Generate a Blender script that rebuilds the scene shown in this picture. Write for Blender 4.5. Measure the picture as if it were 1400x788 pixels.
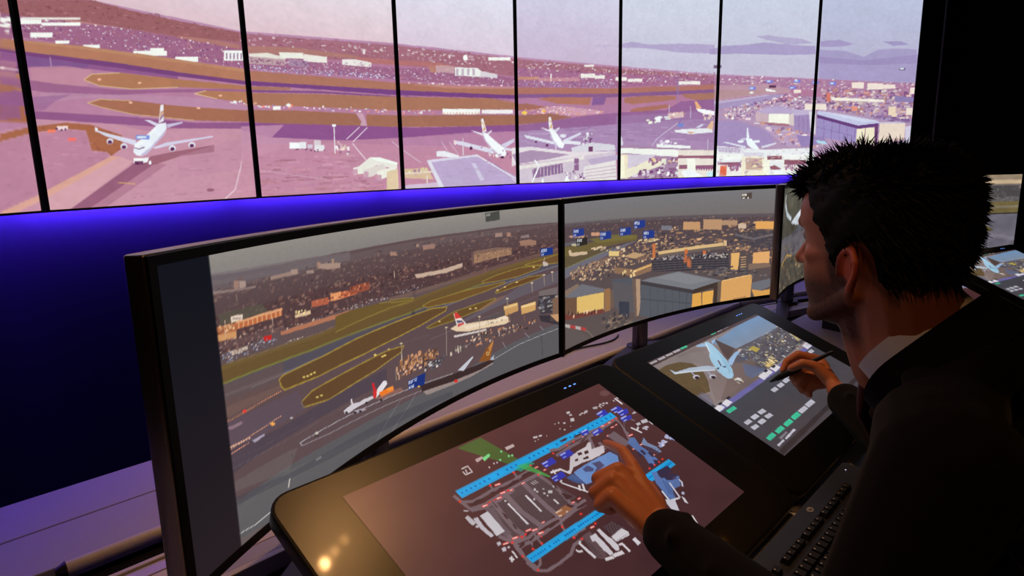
import bpy, bmesh, math, random
import numpy as np
from mathutils import Vector, Matrix

# ---------------------------------------------------------------- scene, camera, light
S = bpy.context.scene
for o in list(bpy.data.objects): bpy.data.objects.remove(o, do_unlink=True)
COL = S.collection
vs = S.view_settings
vs.view_transform = 'Standard'; vs.look = 'None'; vs.gamma = 1.0; vs.exposure = 0.0
vs.use_curve_mapping = False

F_PX, PITCH, ROLL, YAW = 863.5, 0.1907, -0.0210, 0.7607
CAM_POS = Vector((-0.4125, -0.4109, 1.3676))
cam_d = bpy.data.cameras.new('camera'); cam = bpy.data.objects.new('camera', cam_d); COL.objects.link(cam)
cam_d.sensor_width = 36.0; cam_d.lens = F_PX / 1400 * 36.0; cam_d.clip_start = 0.02
fw = Vector((math.cos(PITCH) * math.cos(YAW), math.cos(PITCH) * math.sin(YAW), -math.sin(PITCH)))
rt = fw.cross(Vector((0, 0, 1))).normalized(); up = rt.cross(fw)
rt2 = rt * math.cos(ROLL) + up * math.sin(ROLL); up2 = up * math.cos(ROLL) - rt * math.sin(ROLL)
mw = Matrix((rt2, up2, -fw)).transposed().to_4x4(); mw.translation = CAM_POS
cam.matrix_world = mw
S.camera = cam

world = bpy.data.worlds.new('dim_room'); S.world = world; world.use_nodes = True
wb = world.node_tree.nodes['Background']; wb.inputs[0].default_value = (0.50, 0.42, 1.0, 1); wb.inputs[1].default_value = 0.010

# ---------------------------------------------------------------- helpers
def srgb(c):
    return tuple((x / 12.92 if x <= 0.04045 else ((x + 0.055) / 1.055) ** 2.4) for x in (v / 255 for v in c))

def mat(name, rgb, rough=0.5, metal=0.0, spec=0.5, noise=0.0, nscale=60.0, bump=0.0, bscale=300.0, emit=None, estr=0.0, coat=0.0, sheen=0.0):
    m = bpy.data.materials.new(name); m.use_nodes = True
    nt = m.node_tree; b = nt.nodes['Principled BSDF']
    c = srgb(rgb)
    b.inputs['Base Color'].default_value = (*c, 1); b.inputs['Roughness'].default_value = rough
    b.inputs['Metallic'].default_value = metal; b.inputs['Specular IOR Level'].default_value = spec
    if coat: b.inputs['Coat Weight'].default_value = coat
    if sheen:
        b.inputs['Sheen Weight'].default_value = sheen; b.inputs['Sheen Roughness'].default_value = 0.4
    tc = nt.nodes.new('ShaderNodeTexCoord')
    if noise:
        n = nt.nodes.new('ShaderNodeTexNoise'); n.inputs['Scale'].default_value = nscale; n.inputs['Detail'].default_value = 4
        nt.links.new(tc.outputs['Object'], n.inputs['Vector'])
        mx = nt.nodes.new('ShaderNodeMix'); mx.data_type = 'RGBA'
        mx.inputs[6].default_value = (*[x * (1 - noise) for x in c], 1); mx.inputs[7].default_value = (*[min(1, x * (1 + noise)) for x in c], 1)
        nt.links.new(n.outputs['Fac'], mx.inputs[0]); nt.links.new(mx.outputs[2], b.inputs['Base Color'])
    if bump:
        n2 = nt.nodes.new('ShaderNodeTexNoise'); n2.inputs['Scale'].default_value = bscale; n2.inputs['Detail'].default_value = 3
        nt.links.new(tc.outputs['Object'], n2.inputs['Vector'])
        bp = nt.nodes.new('ShaderNodeBump'); bp.inputs['Strength'].default_value = bump; bp.inputs['Distance'].default_value = 0.002
        nt.links.new(n2.outputs['Fac'], bp.inputs['Height']); nt.links.new(bp.outputs['Normal'], b.inputs['Normal'])
    if emit:
        b.inputs['Emission Color'].default_value = (*srgb(emit), 1); b.inputs['Emission Strength'].default_value = estr
    return m

def screen_mat(name, rough, spec, strength=1.0):
    m = bpy.data.materials.new(name); m.use_nodes = True
    nt = m.node_tree; b = nt.nodes['Principled BSDF']
    b.inputs['Base Color'].default_value = (0.006, 0.006, 0.007, 1); b.inputs['Roughness'].default_value = rough
    b.inputs['Specular IOR Level'].default_value = spec
    a = nt.nodes.new('ShaderNodeAttribute'); a.attribute_name = 'picture'
    nt.links.new(a.outputs['Color'], b.inputs['Emission Color']); b.inputs['Emission Strength'].default_value = strength
    if 'etched' in name:
        b.inputs['Coat Weight'].default_value = 0.07; b.inputs['Coat Roughness'].default_value = 0.06
    m.cycles.emission_sampling = 'NONE'
    return m

M = dict(
    screen_wall=screen_mat('video_wall_screen', 0.5, 0.1, 1.0),
    screen_mon=screen_mat('monitor_screen', 0.5, 0.08, 1.0),
    screen_pen=screen_mat('etched_glass_screen', 0.30, 0.5, 1.0),
    glass_black=mat('black_etched_glass', (5, 5, 6), 0.30, spec=0.5),
    black=mat('black_plastic', (10, 10, 12), 0.42, spec=0.4, bump=0.05, bscale=900),
    black_matt=mat('black_matt', (5, 5, 7), 0.85, spec=0.1),
    bezel=mat('bezel_black', (6, 6, 8), 0.5, spec=0.25),
    silver=mat('silver_plastic', (150, 142, 148), 0.30, metal=0.95, noise=0.05),
    steel=mat('satin_steel', (95, 92, 105), 0.34, metal=0.8),
    laminate=mat('grey_laminate', (172, 172, 192), 0.45, spec=0.4, noise=0.05, nscale=180, bump=0.04),
    edge=mat('pale_edge_trim', (205, 198, 200), 0.35, spec=0.5, noise=0.03),
    alu=mat('aluminium_rail', (190, 182, 184), 0.35, metal=0.5, noise=0.04, nscale=120),
    joint=mat('dark_joint', (30, 26, 34), 0.7),
    brush=mat('black_bristle', (16, 14, 20), 0.7, spec=0.2),
    wall=mat('dark_blue_wall', (28, 28, 60), 0.75, spec=0.2, noise=0.08, nscale=90, bump=0.06, bscale=500),
    dark_wall=mat('black_wall', (7, 7, 9), 0.9, spec=0.1, noise=0.1),
    floor=mat('dark_carpet', (34, 33, 40), 0.95, spec=0.1, noise=0.3, nscale=400, bump=0.4, bscale=700),
    ceiling=mat('black_ceiling', (12, 12, 14), 0.95, spec=0.05, noise=0.1),
    led_blue=mat('blue_led', (20, 10, 40), 0.5, emit=(112, 62, 255), estr=245.0),
    cable=mat('black_cable', (12, 12, 14), 0.5),
    key=mat('black_key', (17, 18, 24), 0.5, spec=0.4, bump=0.05, bscale=1500),
    kbody=mat('keyboard_shell', (27, 28, 40), 0.45, spec=0.4, bump=0.08, bscale=1500),
    print_=mat('pale_print', (170, 172, 185), 0.5),
    gold_print=mat('gold_print', (170, 150, 110), 0.5),
    grip=mat('stylus_rubber', (12, 12, 13), 0.55, spec=0.3),
)

M['glass_black'].node_tree.nodes['Principled BSDF'].inputs['Coat Weight'].default_value = 0.07
M['glass_black'].node_tree.nodes['Principled BSDF'].inputs['Coat Roughness'].default_value = 0.06

class MB:
    """collects plain shapes for one mesh object"""
    def __init__(s): s.v = []; s.f = []; s.mi = []; s.cur = 0
    def add(s, vs_, fs):
        k = len(s.v); s.v += [tuple(v) for v in vs_]
        for f in fs: s.f.append(tuple(i + k for i in f)); s.mi.append(s.cur)
        return s
    def box(s, x0, x1, y0, y1, z0, z1):
        return s.add([(x, y, z) for z in (z0, z1) for y in (y0, y1) for x in (x0, x1)],
                     [(0, 2, 3, 1), (4, 5, 7, 6), (0, 1, 5, 4), (2, 6, 7, 3), (0, 4, 6, 2), (1, 3, 7, 5)])
    def prism(s, poly, z0, z1):
        n = len(poly)
        s.add([(x, y, z0) for x, y in poly] + [(x, y, z1) for x, y in poly],
              [tuple(range(n - 1, -1, -1)), tuple(range(n, 2 * n))] + [(i, (i + 1) % n, n + (i + 1) % n, n + i) for i in range(n)])
        return s
    def tube(s, pts, r, n=10, cap=True):
        pts = [Vector(p) for p in pts]; rr = r if isinstance(r, (list, tuple)) else [r] * len(pts)
        vs_ = []; fs = []
        ref = None
        for i, p in enumerate(pts):
            d = (pts[min(i + 1, len(pts) - 1)] - pts[max(i - 1, 0)]).normalized()
            if ref is None: ref = Vector((0, 0, 1)) if abs(d.z) < 0.9 else Vector((1, 0, 0))
            a = d.cross(ref).normalized(); b = a.cross(d).normalized(); ref = b
            for k in range(n):
                t = 2 * math.pi * k / n; vs_.append(p + (a * math.cos(t) + b * math.sin(t)) * rr[i])
        for i in range(len(pts) - 1):
            for k in range(n):
                fs.append((i * n + k, i * n + (k + 1) % n, (i + 1) * n + (k + 1) % n, (i + 1) * n + k))
        if cap: fs += [tuple(range(n - 1, -1, -1)), tuple(range((len(pts) - 1) * n, len(pts) * n))]
        return s.add(vs_, fs)
    def build(s, name, mats, parent=None, smooth=False, bevel=0.0, seg=2):
        me = bpy.data.meshes.new(name); me.from_pydata(s.v, [], s.f)
        mats = mats if isinstance(mats, (list, tuple)) else [mats]
        for m in mats: me.materials.append(m)
        me.polygons.foreach_set('material_index', s.mi)
        bm = bmesh.new(); bm.from_mesh(me); bmesh.ops.recalc_face_normals(bm, faces=bm.faces)
        if bevel:
            es = [e for e in bm.edges if len(e.link_faces) == 2 and e.calc_face_angle(0) > 0.6]
            bmesh.ops.bevel(bm, geom=es, offset=bevel, segments=seg, affect='EDGES', profile=0.5)
        bm.to_mesh(me); bm.free()
        if smooth:
            me.polygons.foreach_set('use_smooth', [True] * len(me.polygons)); me.set_sharp_from_angle(angle=0.7)
        o = bpy.data.objects.new(name, me); COL.objects.link(o)
        if parent: o.parent = parent
        return o

def tag(o, label=None, cat=None, group=None, kind=None):
    if label: o['label'] = label
    if cat: o['category'] = cat
    if group: o['group'] = group
    if kind: o['kind'] = kind
    return o
def empty(name, loc, rz=0.0, label=None, cat=None, group=None):
    o = bpy.data.objects.new(name, None); COL.objects.link(o); o.location = loc; o.rotation_euler = (0, 0, rz)
    o.empty_display_size = 0.05
    return tag(o, label, cat, group)
def copy_tree(o, parent=None):
    c = o.copy(); COL.objects.link(c); c.parent = parent
    for ch in list(o.children): copy_tree(ch, c)
    return c

# ---------------------------------------------------------------- pictures shown on the screens
# every screen picture is drawn here from flat shapes into a colour grid that its screen mesh carries
class Canvas:
    def __init__(s, x0, x1, y0, y1, k):      # canvas units, k samples per unit
        s.x0, s.y0, s.k = x0, y0, k
        s.w = int(round((x1 - x0) * k)); s.h = int(round((y1 - y0) * k))
        s.a = np.zeros((s.h, s.w, 3), np.float32)
    def rows(s, pts):
        p = np.asarray(pts, np.float64).reshape(-1, 2)
        X = (p[:, 0] - s.x0) * s.k; Y = (p[:, 1] - s.y0) * s.k
        r0 = max(0, int(math.ceil(Y.min() - 0.5))); r1 = min(s.h - 1, int(math.floor(Y.max() - 0.5)))
        X2 = np.roll(X, -1); Y2 = np.roll(Y, -1)
        for r in range(r0, r1 + 1):
            yc = r + 0.5
            m = (Y <= yc) != (Y2 <= yc)
            if not m.any(): continue
            xs = np.sort(X[m] + (yc - Y[m]) / (Y2[m] - Y[m]) * (X2[m] - X[m]))
            for i in range(0, len(xs) - 1, 2):
                c0 = max(0, int(math.ceil(xs[i] - 0.5))); c1 = min(s.w, int(math.floor(xs[i + 1] - 0.5)) + 1)
                if c1 > c0: yield r, c0, c1
    def poly(s, pts, c, al=1.0):
        c = np.array(c, np.float32)
        for r, c0, c1 in s.rows(pts):
            if al >= 1: s.a[r, c0:c1] = c
            else: s.a[r, c0:c1] += (c - s.a[r, c0:c1]) * al
    def grad(s, pts, ca, cb, al=1.0):        # ca at the top of the shape, cb at its foot
        p = np.asarray(pts, float).reshape(-1, 2); y0, y1 = p[:, 1].min(), p[:, 1].max()
        ca = np.array(ca, np.float32); cb = np.array(cb, np.float32)
        for r, c0, c1 in s.rows(pts):
            t = ((r + 0.5) / s.k + s.y0 - y0) / max(1e-6, y1 - y0)
            c = cb + (ca - cb) * t
            s.a[r, c0:c1] += (c - s.a[r, c0:c1]) * al
    def line(s, pts, w, c, al=1.0):
        p = np.asarray(pts, float).reshape(-1, 2)
        for i in range(len(p) - 1):
            d = p[i + 1] - p[i]; L = math.hypot(*d)
            if L < 1e-6: continue
            n = np.array([-d[1], d[0]]) / L * w / 2; e = d / L * w * 0.15
            s.poly([*(p[i] + n - e), *(p[i + 1] + n + e), *(p[i + 1] - n + e), *(p[i] - n - e)], c, al)
    def speckle(s, seed, n, w, h, cols, pts, al=1.0):
        rg = np.random.default_rng(seed); p = np.asarray(pts, float).reshape(-1, 2)
        lo, hi = p.min(0), p.max(0); X2, Y2 = np.roll(p[:, 0], -1), np.roll(p[:, 1], -1)
        got = 0; tries = 0
        while got < n and tries < n * 30:
            tries += 1
            q = lo + rg.random(2) * (hi - lo)
            m = (p[:, 1] <= q[1]) != (Y2 <= q[1])
            xs = p[m, 0] + (q[1] - p[m, 1]) / (Y2[m] - p[m, 1]) * (X2[m] - p[m, 0])
            if (xs > q[0]).sum() % 2 == 0: continue
            got += 1
            ww = w[0] + rg.random() ** 2 * (w[1] - w[0]); hh = h[0] + rg.random() ** 2 * (h[1] - h[0])
            c0 = int((q[0] - s.x0) * s.k); r0 = int((q[1] - s.y0) * s.k)
            c1 = c0 + max(1, int(round(ww * s.k))); r1 = r0 + max(1, int(round(hh * s.k)))
            c = np.array(cols[rg.integers(len(cols))], np.float32) * (0.88 + 0.24 * rg.random())
            c0 = max(c0, 0); r0 = max(r0, 0)
            if c1 > c0 and r1 > r0: s.a[r0:r1, c0:c1] += (c - s.a[r0:r1, c0:c1]) * al
    def mottle(s, seed, cell, amp, ax=1.0):   # soft tone variation over the whole picture, cell in units
        rg = np.random.default_rng(seed)
        gw = int(s.w / (cell * s.k * ax)) + 3; gh = int(s.h / (cell * s.k)) + 3
        g = rg.standard_normal((gh, gw)).astype(np.float32)
        xx = np.linspace(0, gw - 2, s.w); yy = np.linspace(0, gh - 2, s.h)
        xi = xx.astype(int); yi = yy.astype(int); fx = (xx - xi)[None, :]; fy = (yy - yi)[:, None]
        v = (g[yi][:, xi] * (1 - fx) + g[yi][:, xi + 1] * fx) * (1 - fy) + (g[yi + 1][:, xi] * (1 - fx) + g[yi + 1][:, xi + 1] * fx) * fy
        s.a *= (1 + amp * v)[..., None].astype(np.float32)
    def run(s, ops):
        for o in ops:
            k = o[0]
            if k == 'p': s.poly(o[2], o[1], o[3] if len(o) > 3 else 1.0)
            elif k == 'g': s.grad(o[3], o[1], o[2], o[4] if len(o) > 4 else 1.0)
            elif k == 'l': s.line(o[3], o[2], o[1], o[4] if len(o) > 4 else 1.0)
            elif k == 's': s.speckle(*o[1:])
            elif k == 'm': s.mottle(*o[1:])
    def sample(s, X, Y):                      # bilinear at canvas coordinates
        fx = np.clip((X - s.x0) * s.k - 0.5, 0, s.w - 1.001); fy = np.clip((Y - s.y0) * s.k - 0.5, 0, s.h - 1.001)
        xi = fx.astype(int); yi = fy.astype(int); fx = (fx - xi)[..., None]; fy = (fy - yi)[..., None]
        a = s.a
        return (a[yi, xi] * (1 - fx) + a[yi, xi + 1] * fx) * (1 - fy) + (a[yi + 1, xi] * (1 - fx) + a[yi + 1, xi + 1] * fx) * fy
    def soften(s):                            # 2x2 box, the lens and pixel blur of a display
        a = s.a; b = a.copy(); b[:-1] += a[1:]; b[-1] += a[-1]; c = b.copy(); c[:, :-1] += b[:, 1:]; c[:, -1] += b[:, -1]
        s.a = c * 0.25

def to_linear(c):
    c = np.clip(c / 255.0, 0, 1)
    return np.where(c <= 0.04045, c / 12.92, ((c + 0.055) / 1.055) ** 2.4)

def screen_mesh(name, nx, ny, pos, col, material, parent):
    """grid mesh; pos(u,v)->(..,3) and col(u,v)->(..,3) over u,v in 0..1"""
    u, v = np.meshgrid(np.linspace(0, 1, nx + 1), np.linspace(0, 1, ny + 1))
    P = pos(u, v).reshape(-1, 3).astype(np.float32); C = to_linear(col(u, v)).reshape(-1, 3).astype(np.float32)
    i = np.arange(ny)[:, None] * (nx + 1) + np.arange(nx)[None, :]
    q = np.stack([i, i + 1, i + nx + 2, i + nx + 1], -1).reshape(-1, 4).astype(np.int32)
    me = bpy.data.meshes.new(name); me.vertices.add(len(P)); me.vertices.foreach_set('co', P.ravel())
    me.loops.add(q.size); me.loops.foreach_set('vertex_index', q.ravel())
    me.polygons.add(len(q)); me.polygons.foreach_set('loop_start', np.arange(0, q.size, 4, dtype=np.int32))
    me.update(calc_edges=True)
    at = me.color_attributes.new('picture', 'FLOAT_COLOR', 'POINT')
    at.data.foreach_set('color', np.concatenate([C, np.ones((len(C), 1), np.float32)], 1).ravel())
    me.materials.append(material)
    me.polygons.foreach_set('use_smooth', np.ones(len(q), bool))
    o = bpy.data.objects.new(name, me); COL.objects.link(o); o.parent = parent
    return o

# ---- picture data, in units of each screen
WALL = [
  ('g',(208,217,241),(217,206,219),[0,780,8000,780,8000,1776,0,1776]),
  ('g',(234,236,245),(222,192,201),[0,780,3000,780,3000,1300,0,1300]),
  ('g',(227,238,252),(217,196,213),[3000,780,4000,780,4000,1500,3000,1500]),
  ('g',(212,219,237),(200,178,205),[4000,780,5000,780,5000,1600,4000,1600]),
  ('g',(210,219,233),(200,194,217),[5000,780,6000,780,6000,1600,5000,1600]),
  ('g',(203,213,229),(196,190,213),[6000,780,7000,780,7000,1600,6000,1600]),
  ('g',(188,196,221),(183,176,205),[7000,780,8000,780,8000,1600,7000,1600]),
  ('p',(161,146,193),[5896,1077,6046,1113,6259,1128,6451,1153,6699,1140,6977,1137,6983,1066,6630,1051,6191,1053,5898,1038],0.75),
  ('p',(167,153,195),[6351,1200,6472,1214,6595,1204,6820,1194,6950,1161,6699,1138,6474,1174],0.6),
  ('p',(157,141,189),[7022,1179,7207,1190,7350,1155,7258,1134,7026,1128],0.7),
  ('p',(154,139,189),[7016,1107,7261,1097,7454,1045,7590,1108,7802,1118,7971,1108,8004,812,7036,848],0.55),
  ('p',(150,137,187),[7630,1176,7796,1181,7895,1150,7729,1139],0.7),
  ('p',(150,132,181),[7021,1046,7457,1014,8000,1066,8008,988,7460,972,7025,990],0.5),
  ('p',(169,153,197),[4979,1066,5118,1098,5282,1083,5595,1109,5951,1119,5955,1046,5598,1037,5259,1054,4979,1046],0.7),
  ('p',(186,174,207),[4707,1039,4878,1063,4954,1055,4780,1031],0.5),
  ('g',(176,120,153),(191,137,165),[0,836,1285,812,1982,815,2997,891,3989,908,4980,906,6009,879,7020,857,8006,807,8000,810,8000,0,0,0]),
  ('p',(157,101,107),[0,690,1010,690,1010,830,0,830]),
  ('p',(161,105,135),[0,585,1010,585,1010,690,0,690]),
  ('p',(179,123,97),[0,540,1010,540,1010,590,0,590]),
  ('p',(120,70,123),[0,505,1010,505,1010,540,0,540]),
  ('p',(179,123,97),[0,440,1010,440,1010,500,0,500]),
  ('p',(152,96,137),[0,390,1010,390,1010,440,0,440]),
  ('p',(169,104,75),[0,330,1010,330,1010,385,0,385]),
  ('s',77,260,(5,24),(4,12),[(234,226,233),(212,192,209),(123,67,115),(246,249,245),(184,128,115)],[0,590,1000,590,1000,700,0,700],0.9),
  ('p',(188,146,179),[979,861,1285,812,1982,815,2997,891,3989,908,4980,906,6009,879,7020,857,8006,807,8011,762,7024,813,6011,837,4981,867,3988,873,2995,861,1979,791,1282,793,976,844],0.8),
  ('p',(162,106,119),[977,853,1283,804,1981,804,2996,878,3989,893,4980,889,6009,861,7022,838,8008,788,8015,720,7027,765,6013,786,4982,783,3985,772,2988,766,1970,711,1273,729,955,719],0.85),
  ('s',1,900,(4.7,33.2),(2.8,9.5),[(144,88,97),(169,113,125),(184,128,155),(130,74,89),(200,162,179)],[978,856,1284,806,1981,808,2996,882,3989,898,4980,895,6009,870,6013,792,4982,789,3986,777,2989,774,1970,718,1271,717,953,704],0.6),
  ('s',2,150,(5.9,23.7),(4.7,11.8),[(230,219,225),(217,196,209),(242,242,241)],[1980,794,2996,869,3988,883,4980,878,6010,852,7022,835,7025,790,6012,804,4981,817,3986,802,2990,800,1974,746],0.8),
  ('p',(155,99,103),[959,744,1284,812,1450,803,1679,800,1979,808,1974,762,1643,735,1370,729,1138,713,952,701]),
  ('s',3,420,(3.3,17.8),(2.2,5.6),[(137,81,83),(169,113,115),(125,69,79),(178,122,129)],[969,801,1284,812,1450,803,1979,808,1974,762,1370,729,952,701],0.7),
  ('p',(188,134,131),[1128,709,1199,724,1336,726,1324,715,1156,703],0.8),
  ('p',(178,123,115),[1643,737,1786,748,1972,749,1969,728,1754,729,1642,723],0.9),
  ('p',(159,103,135),[952,699,1138,711,1370,725,1642,729,2002,727,1992,641,1630,637,1427,636,1175,630,1033,632,939,626]),
  ('s',4,700,(2.2,11.1),(2.2,6.7),[(234,226,233),(212,192,209),(123,67,115),(246,249,245),(144,88,119),(184,128,115),(169,139,179),(118,70,123)],[952,699,1138,711,1370,725,1642,729,2002,727,1992,641,1630,637,1427,636,1175,630,1033,632,939,626],0.9),
  ('p',(246,250,243),[949,685,993,694,991,679,947,670]),
  ('p',(246,250,243),[946,664,985,672,983,660,944,653]),
  ('p',(246,250,243),[1020,692,1090,704,1087,689,1018,676]),
  ('p',(246,250,243),[1045,652,1122,665,1119,647,1043,635]),
  ('p',(246,250,243),[1088,694,1229,720,1227,707,1087,683]),
  ('p',(246,250,243),[1428,643,1581,665,1578,644,1425,623]),
  ('p',(246,250,243),[1504,665,1569,675,1567,661,1502,651]),
  ('p',(246,250,243),[1618,645,1734,661,1731,638,1615,623]),
  ('p',(246,250,243),[1227,637,1292,647,1291,634,1226,625]),
  ('p',(246,250,243),[1127,637,1178,645,1176,634,1126,626]),
  ('p',(234,231,225),[1021,700,1232,738,1230,730,1020,692]),
  ('p',(242,247,241),[1879,709,2002,726,1996,678,1873,662]),
  ('p',(169,139,169),[1889,699,1898,700,1895,670,1885,669]),
  ('p',(169,139,169),[1910,701,1919,703,1916,673,1906,672]),
  ('p',(169,139,169),[1931,704,1941,706,1937,676,1927,674]),
  ('p',(169,139,169),[1952,707,1962,709,1958,678,1949,677]),
  ('p',(169,139,169),[1974,710,1984,712,1980,681,1970,680]),
  ('p',(179,123,97),[937,613,1032,622,1227,632,1451,635,1991,637,1984,578,1623,581,1328,586,1026,582,932,583]),
  ('p',(193,144,111),[1032,621,1227,631,1451,634,1991,635,1990,623,1449,622,1225,620,1031,614],0.6),
  ('p',(120,70,123),[932,583,1026,582,1328,586,1623,581,2031,581,2029,563,1620,562,1325,566,1024,568,930,571]),
  ('l',(203,185,209),2,[1014,563,1237,559]),
  ('p',(145,91,141),[930,571,1024,568,1325,566,1620,562,1619,550,1323,549,1215,547,1036,525,924,535]),
  ('p',(130,88,141),[1020,568,1249,565,1215,549,1093,534,1015,532]),
  ('l',(218,201,215),2,[1099,574,1099,539]),
  ('p',(196,140,157),[1027,530,1154,549,1246,546,1238,492,1150,453,1024,441],0.8),
  ('p',(176,120,143),[925,540,982,539,970,465,913,468],0.8),
  ('l',(242,215,215),2.9,[921,514,988,513]),
  ('p',(152,96,137),[916,483,983,484,1104,479,1347,479,2012,546,2011,530,1557,487,1344,459,1158,438,1052,444,912,459],0.85),
  ('p',(169,109,91),[912,459,949,457,973,448,936,433,907,430]),
  ('p',(176,121,91),[1209,505,1244,529,1357,548,1619,550,2021,557,2019,541,1614,515,1407,488,1270,487]),
  ('l',(213,183,139),3.4,[1614,515,1407,488,1270,487,1211,504,1244,529,1357,547]),
  ('p',(178,123,93),[1695,494,1756,513,2018,530,2012,473,1938,476,1812,481]),
  ('l',(217,185,137),4.1,[1812,481,1695,494,1756,513]),
  ('p',(188,141,169),[1052,444,1344,459,1609,476,1842,476,2011,465,2008,438,1603,433,1389,444,1199,434,1027,400],0.8),
  ('p',(166,109,87),[1212,418,1263,436,1388,440,1603,433,2008,438,2003,384,1680,374,1393,384,1269,403]),
  ('l',(208,174,129),3.4,[1680,374,1393,384,1269,403,1213,417,1263,435,1388,439]),
  ('p',(147,91,137),[980,374,1051,374,1190,374,1391,373,1678,364,2010,381,2007,350,1591,336,1316,341,1085,345,990,345]),
  ('p',(157,107,151),[992,419,1159,445,1095,415,1052,379,984,369],0.7),
  ('p',(150,95,141),[904,411,970,407,970,344,891,334],0.8),
  ('p',(203,151,167),[990,345,1316,340,1432,318,1590,333,2007,350,1963,-22,834,-13,885,296,985,315],0.75),
  ('p',(169,104,75),[883,286,995,316,1123,337,1216,333,1333,296,1329,246,1276,212,1261,228,1202,233,1191,310,1120,314,1002,296,879,259]),
  ('s',5,60,(3.3,9.8),(3.3,8.7),[(144,63,63),(184,116,75),(135,79,69)],[1014,312,1205,330,1333,291,1326,240,1276,214,1202,235,1194,311],0.6),
  ('p',(186,130,155),[878,257,1002,293,1120,312,1189,308,1199,231,1261,225,1269,205,1006,67,837,6],0.8),
  ('s',6,90,(8.1,40.4),(3,9.1),[(176,120,143),(200,151,169),(169,113,137)],[878,253,1119,310,1189,306,1199,228,1265,212,1008,77,838,16],0.35),
  ('p',(225,171,147),[838,14,986,68,1276,212,1310,210,1004,50,834,-13],0.8),
  ('p',(217,169,175),[1004,50,1310,210,1366,189,1075,-1,994,-11],0.7),
  ('p',(144,88,115),[1074,-3,1365,180,1464,183,1156,2],0.85),
  ('p',(161,105,129),[1156,2,1464,183,1516,176,1224,5],0.5),
  ('p',(145,89,105),[1352,178,1449,212,1550,231,1769,266,1765,233,1588,213,1464,177],0.75),
  ('p',(189,137,161),[1574,213,2004,326,1985,159,1561,114],0.4),
  ('s',7,60,(13.5,94.2),(2.7,6.7),[(184,128,157),(215,174,185),(172,116,143)],[1462,165,1984,298,1948,0,1247,4],0.35),
  ('l',(229,203,211),7.5,[1791,4,1862,52,1908,160,1940,256],0.8),
  ('l',(212,174,109),4.7,[1289,104,1363,96],0.8),
  ('p',(135,79,99),[1744,54,1739,50,1728,48,1715,48,1705,51,1702,56,1706,61,1717,63,1730,62,1741,59],0.7),
  ('p',(242,128,99),[1053,308,1080,309,1078,298,1051,297]),
  ('p',(242,219,219),[1087,323,1127,325,1124,310,1085,308]),
  ('p',(246,116,109),[1121,280,1151,280,1149,269,1119,268]),
  ('p',(93,47,89),[1089,313,1088,310,1086,309,1083,309,1082,310,1081,312,1082,315,1085,316,1087,317,1089,315]),
  ('p',(93,47,89),[1105,309,1104,307,1102,305,1100,305,1098,306,1097,309,1099,311,1101,313,1103,313,1105,312]),
  ('p',(93,47,89),[1120,312,1119,309,1116,308,1114,308,1112,309,1112,312,1113,314,1115,316,1118,316,1119,314]),
  ('p',(242,185,159),[1279,513,1277,510,1273,508,1268,507,1265,509,1264,511,1265,514,1269,516,1274,516,1278,515]),
  ('p',(242,185,159),[1446,517,1444,514,1439,512,1434,511,1430,512,1429,515,1431,518,1435,520,1440,520,1445,519]),
  ('p',(242,185,159),[1396,432,1394,429,1389,427,1384,427,1380,428,1379,431,1381,434,1385,436,1390,436,1394,435]),
  ('p',(242,185,159),[1843,498,1841,495,1835,492,1828,492,1823,493,1821,496,1824,499,1830,502,1836,502,1842,501]),
  ('p',(242,185,159),[1717,431,1715,428,1710,426,1703,426,1698,427,1697,430,1699,433,1705,435,1711,436,1716,434]),
  ('s',8,10,(5.9,17.7),(4.4,8.9),[(246,250,249)],[1874,476,1981,480,1979,465,1872,463],1),
  ('p',(217,213,231),[1439,364,1459,365,1506,349,1493,336]),
  ('p',(203,196,223),[1535,350,1615,365,1617,359,1542,336]),
  ('p',(217,217,235),[1226,312,1237,312,1288,299,1390,277,1382,256,1264,291]),
  ('p',(230,233,243),[1228,326,1237,321,1236,306,1226,308]),
  ('p',(212,208,231),[1458,248,1528,272,1767,308,1768,302,1582,268,1473,244]),
  ('p',(235,242,249),[1371,229,1382,264,1429,292,1468,325,1500,351,1535,357,1537,336,1523,307,1475,263,1432,222,1408,212,1384,215]),
  ('p',(191,178,209),[1408,212,1432,222,1523,307,1534,331,1499,296,1448,248,1400,217],0.8),
  ('p',(246,250,252),[1383,258,1428,288,1468,321,1494,343,1483,319,1426,271,1385,241],0.7),
  ('p',(234,233,243),[1501,353,1520,432,1534,434,1526,364]),
  ('p',(195,139,109),[1515,403,1531,409,1527,383,1506,361],0.7),
  ('p',(118,93,159),[1508,374,1529,395,1528,385,1510,365],0.6),
  ('p',(223,224,237),[1294,271,1290,264,1282,259,1273,259,1267,263,1265,270,1269,278,1277,282,1286,283,1292,278]),
  ('p',(98,47,89),[1288,268,1286,263,1281,260,1275,260,1271,263,1270,267,1272,272,1277,275,1283,275,1287,272]),
  ('p',(223,224,237),[1350,252,1346,245,1337,240,1328,240,1321,244,1319,251,1323,259,1331,264,1341,264,1348,259]),
  ('p',(98,47,89),[1343,248,1341,244,1336,241,1330,241,1326,244,1324,248,1327,253,1332,256,1338,256,1342,253]),
  ('p',(223,224,237),[1569,247,1565,239,1556,234,1545,234,1537,239,1534,247,1539,255,1548,260,1559,260,1567,255]),
  ('p',(98,47,89),[1562,244,1559,239,1554,235,1547,235,1542,238,1541,243,1543,248,1549,251,1556,252,1561,249]),
  ('p',(223,224,237),[1670,264,1665,256,1655,251,1643,250,1635,255,1632,263,1637,271,1647,277,1658,277,1667,272]),
  ('p',(98,47,89),[1662,260,1659,255,1653,252,1646,251,1641,254,1639,260,1642,265,1648,268,1655,268,1660,265]),
  ('l',(118,70,119),3.6,[1379,247,1397,241,1423,250]),
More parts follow.
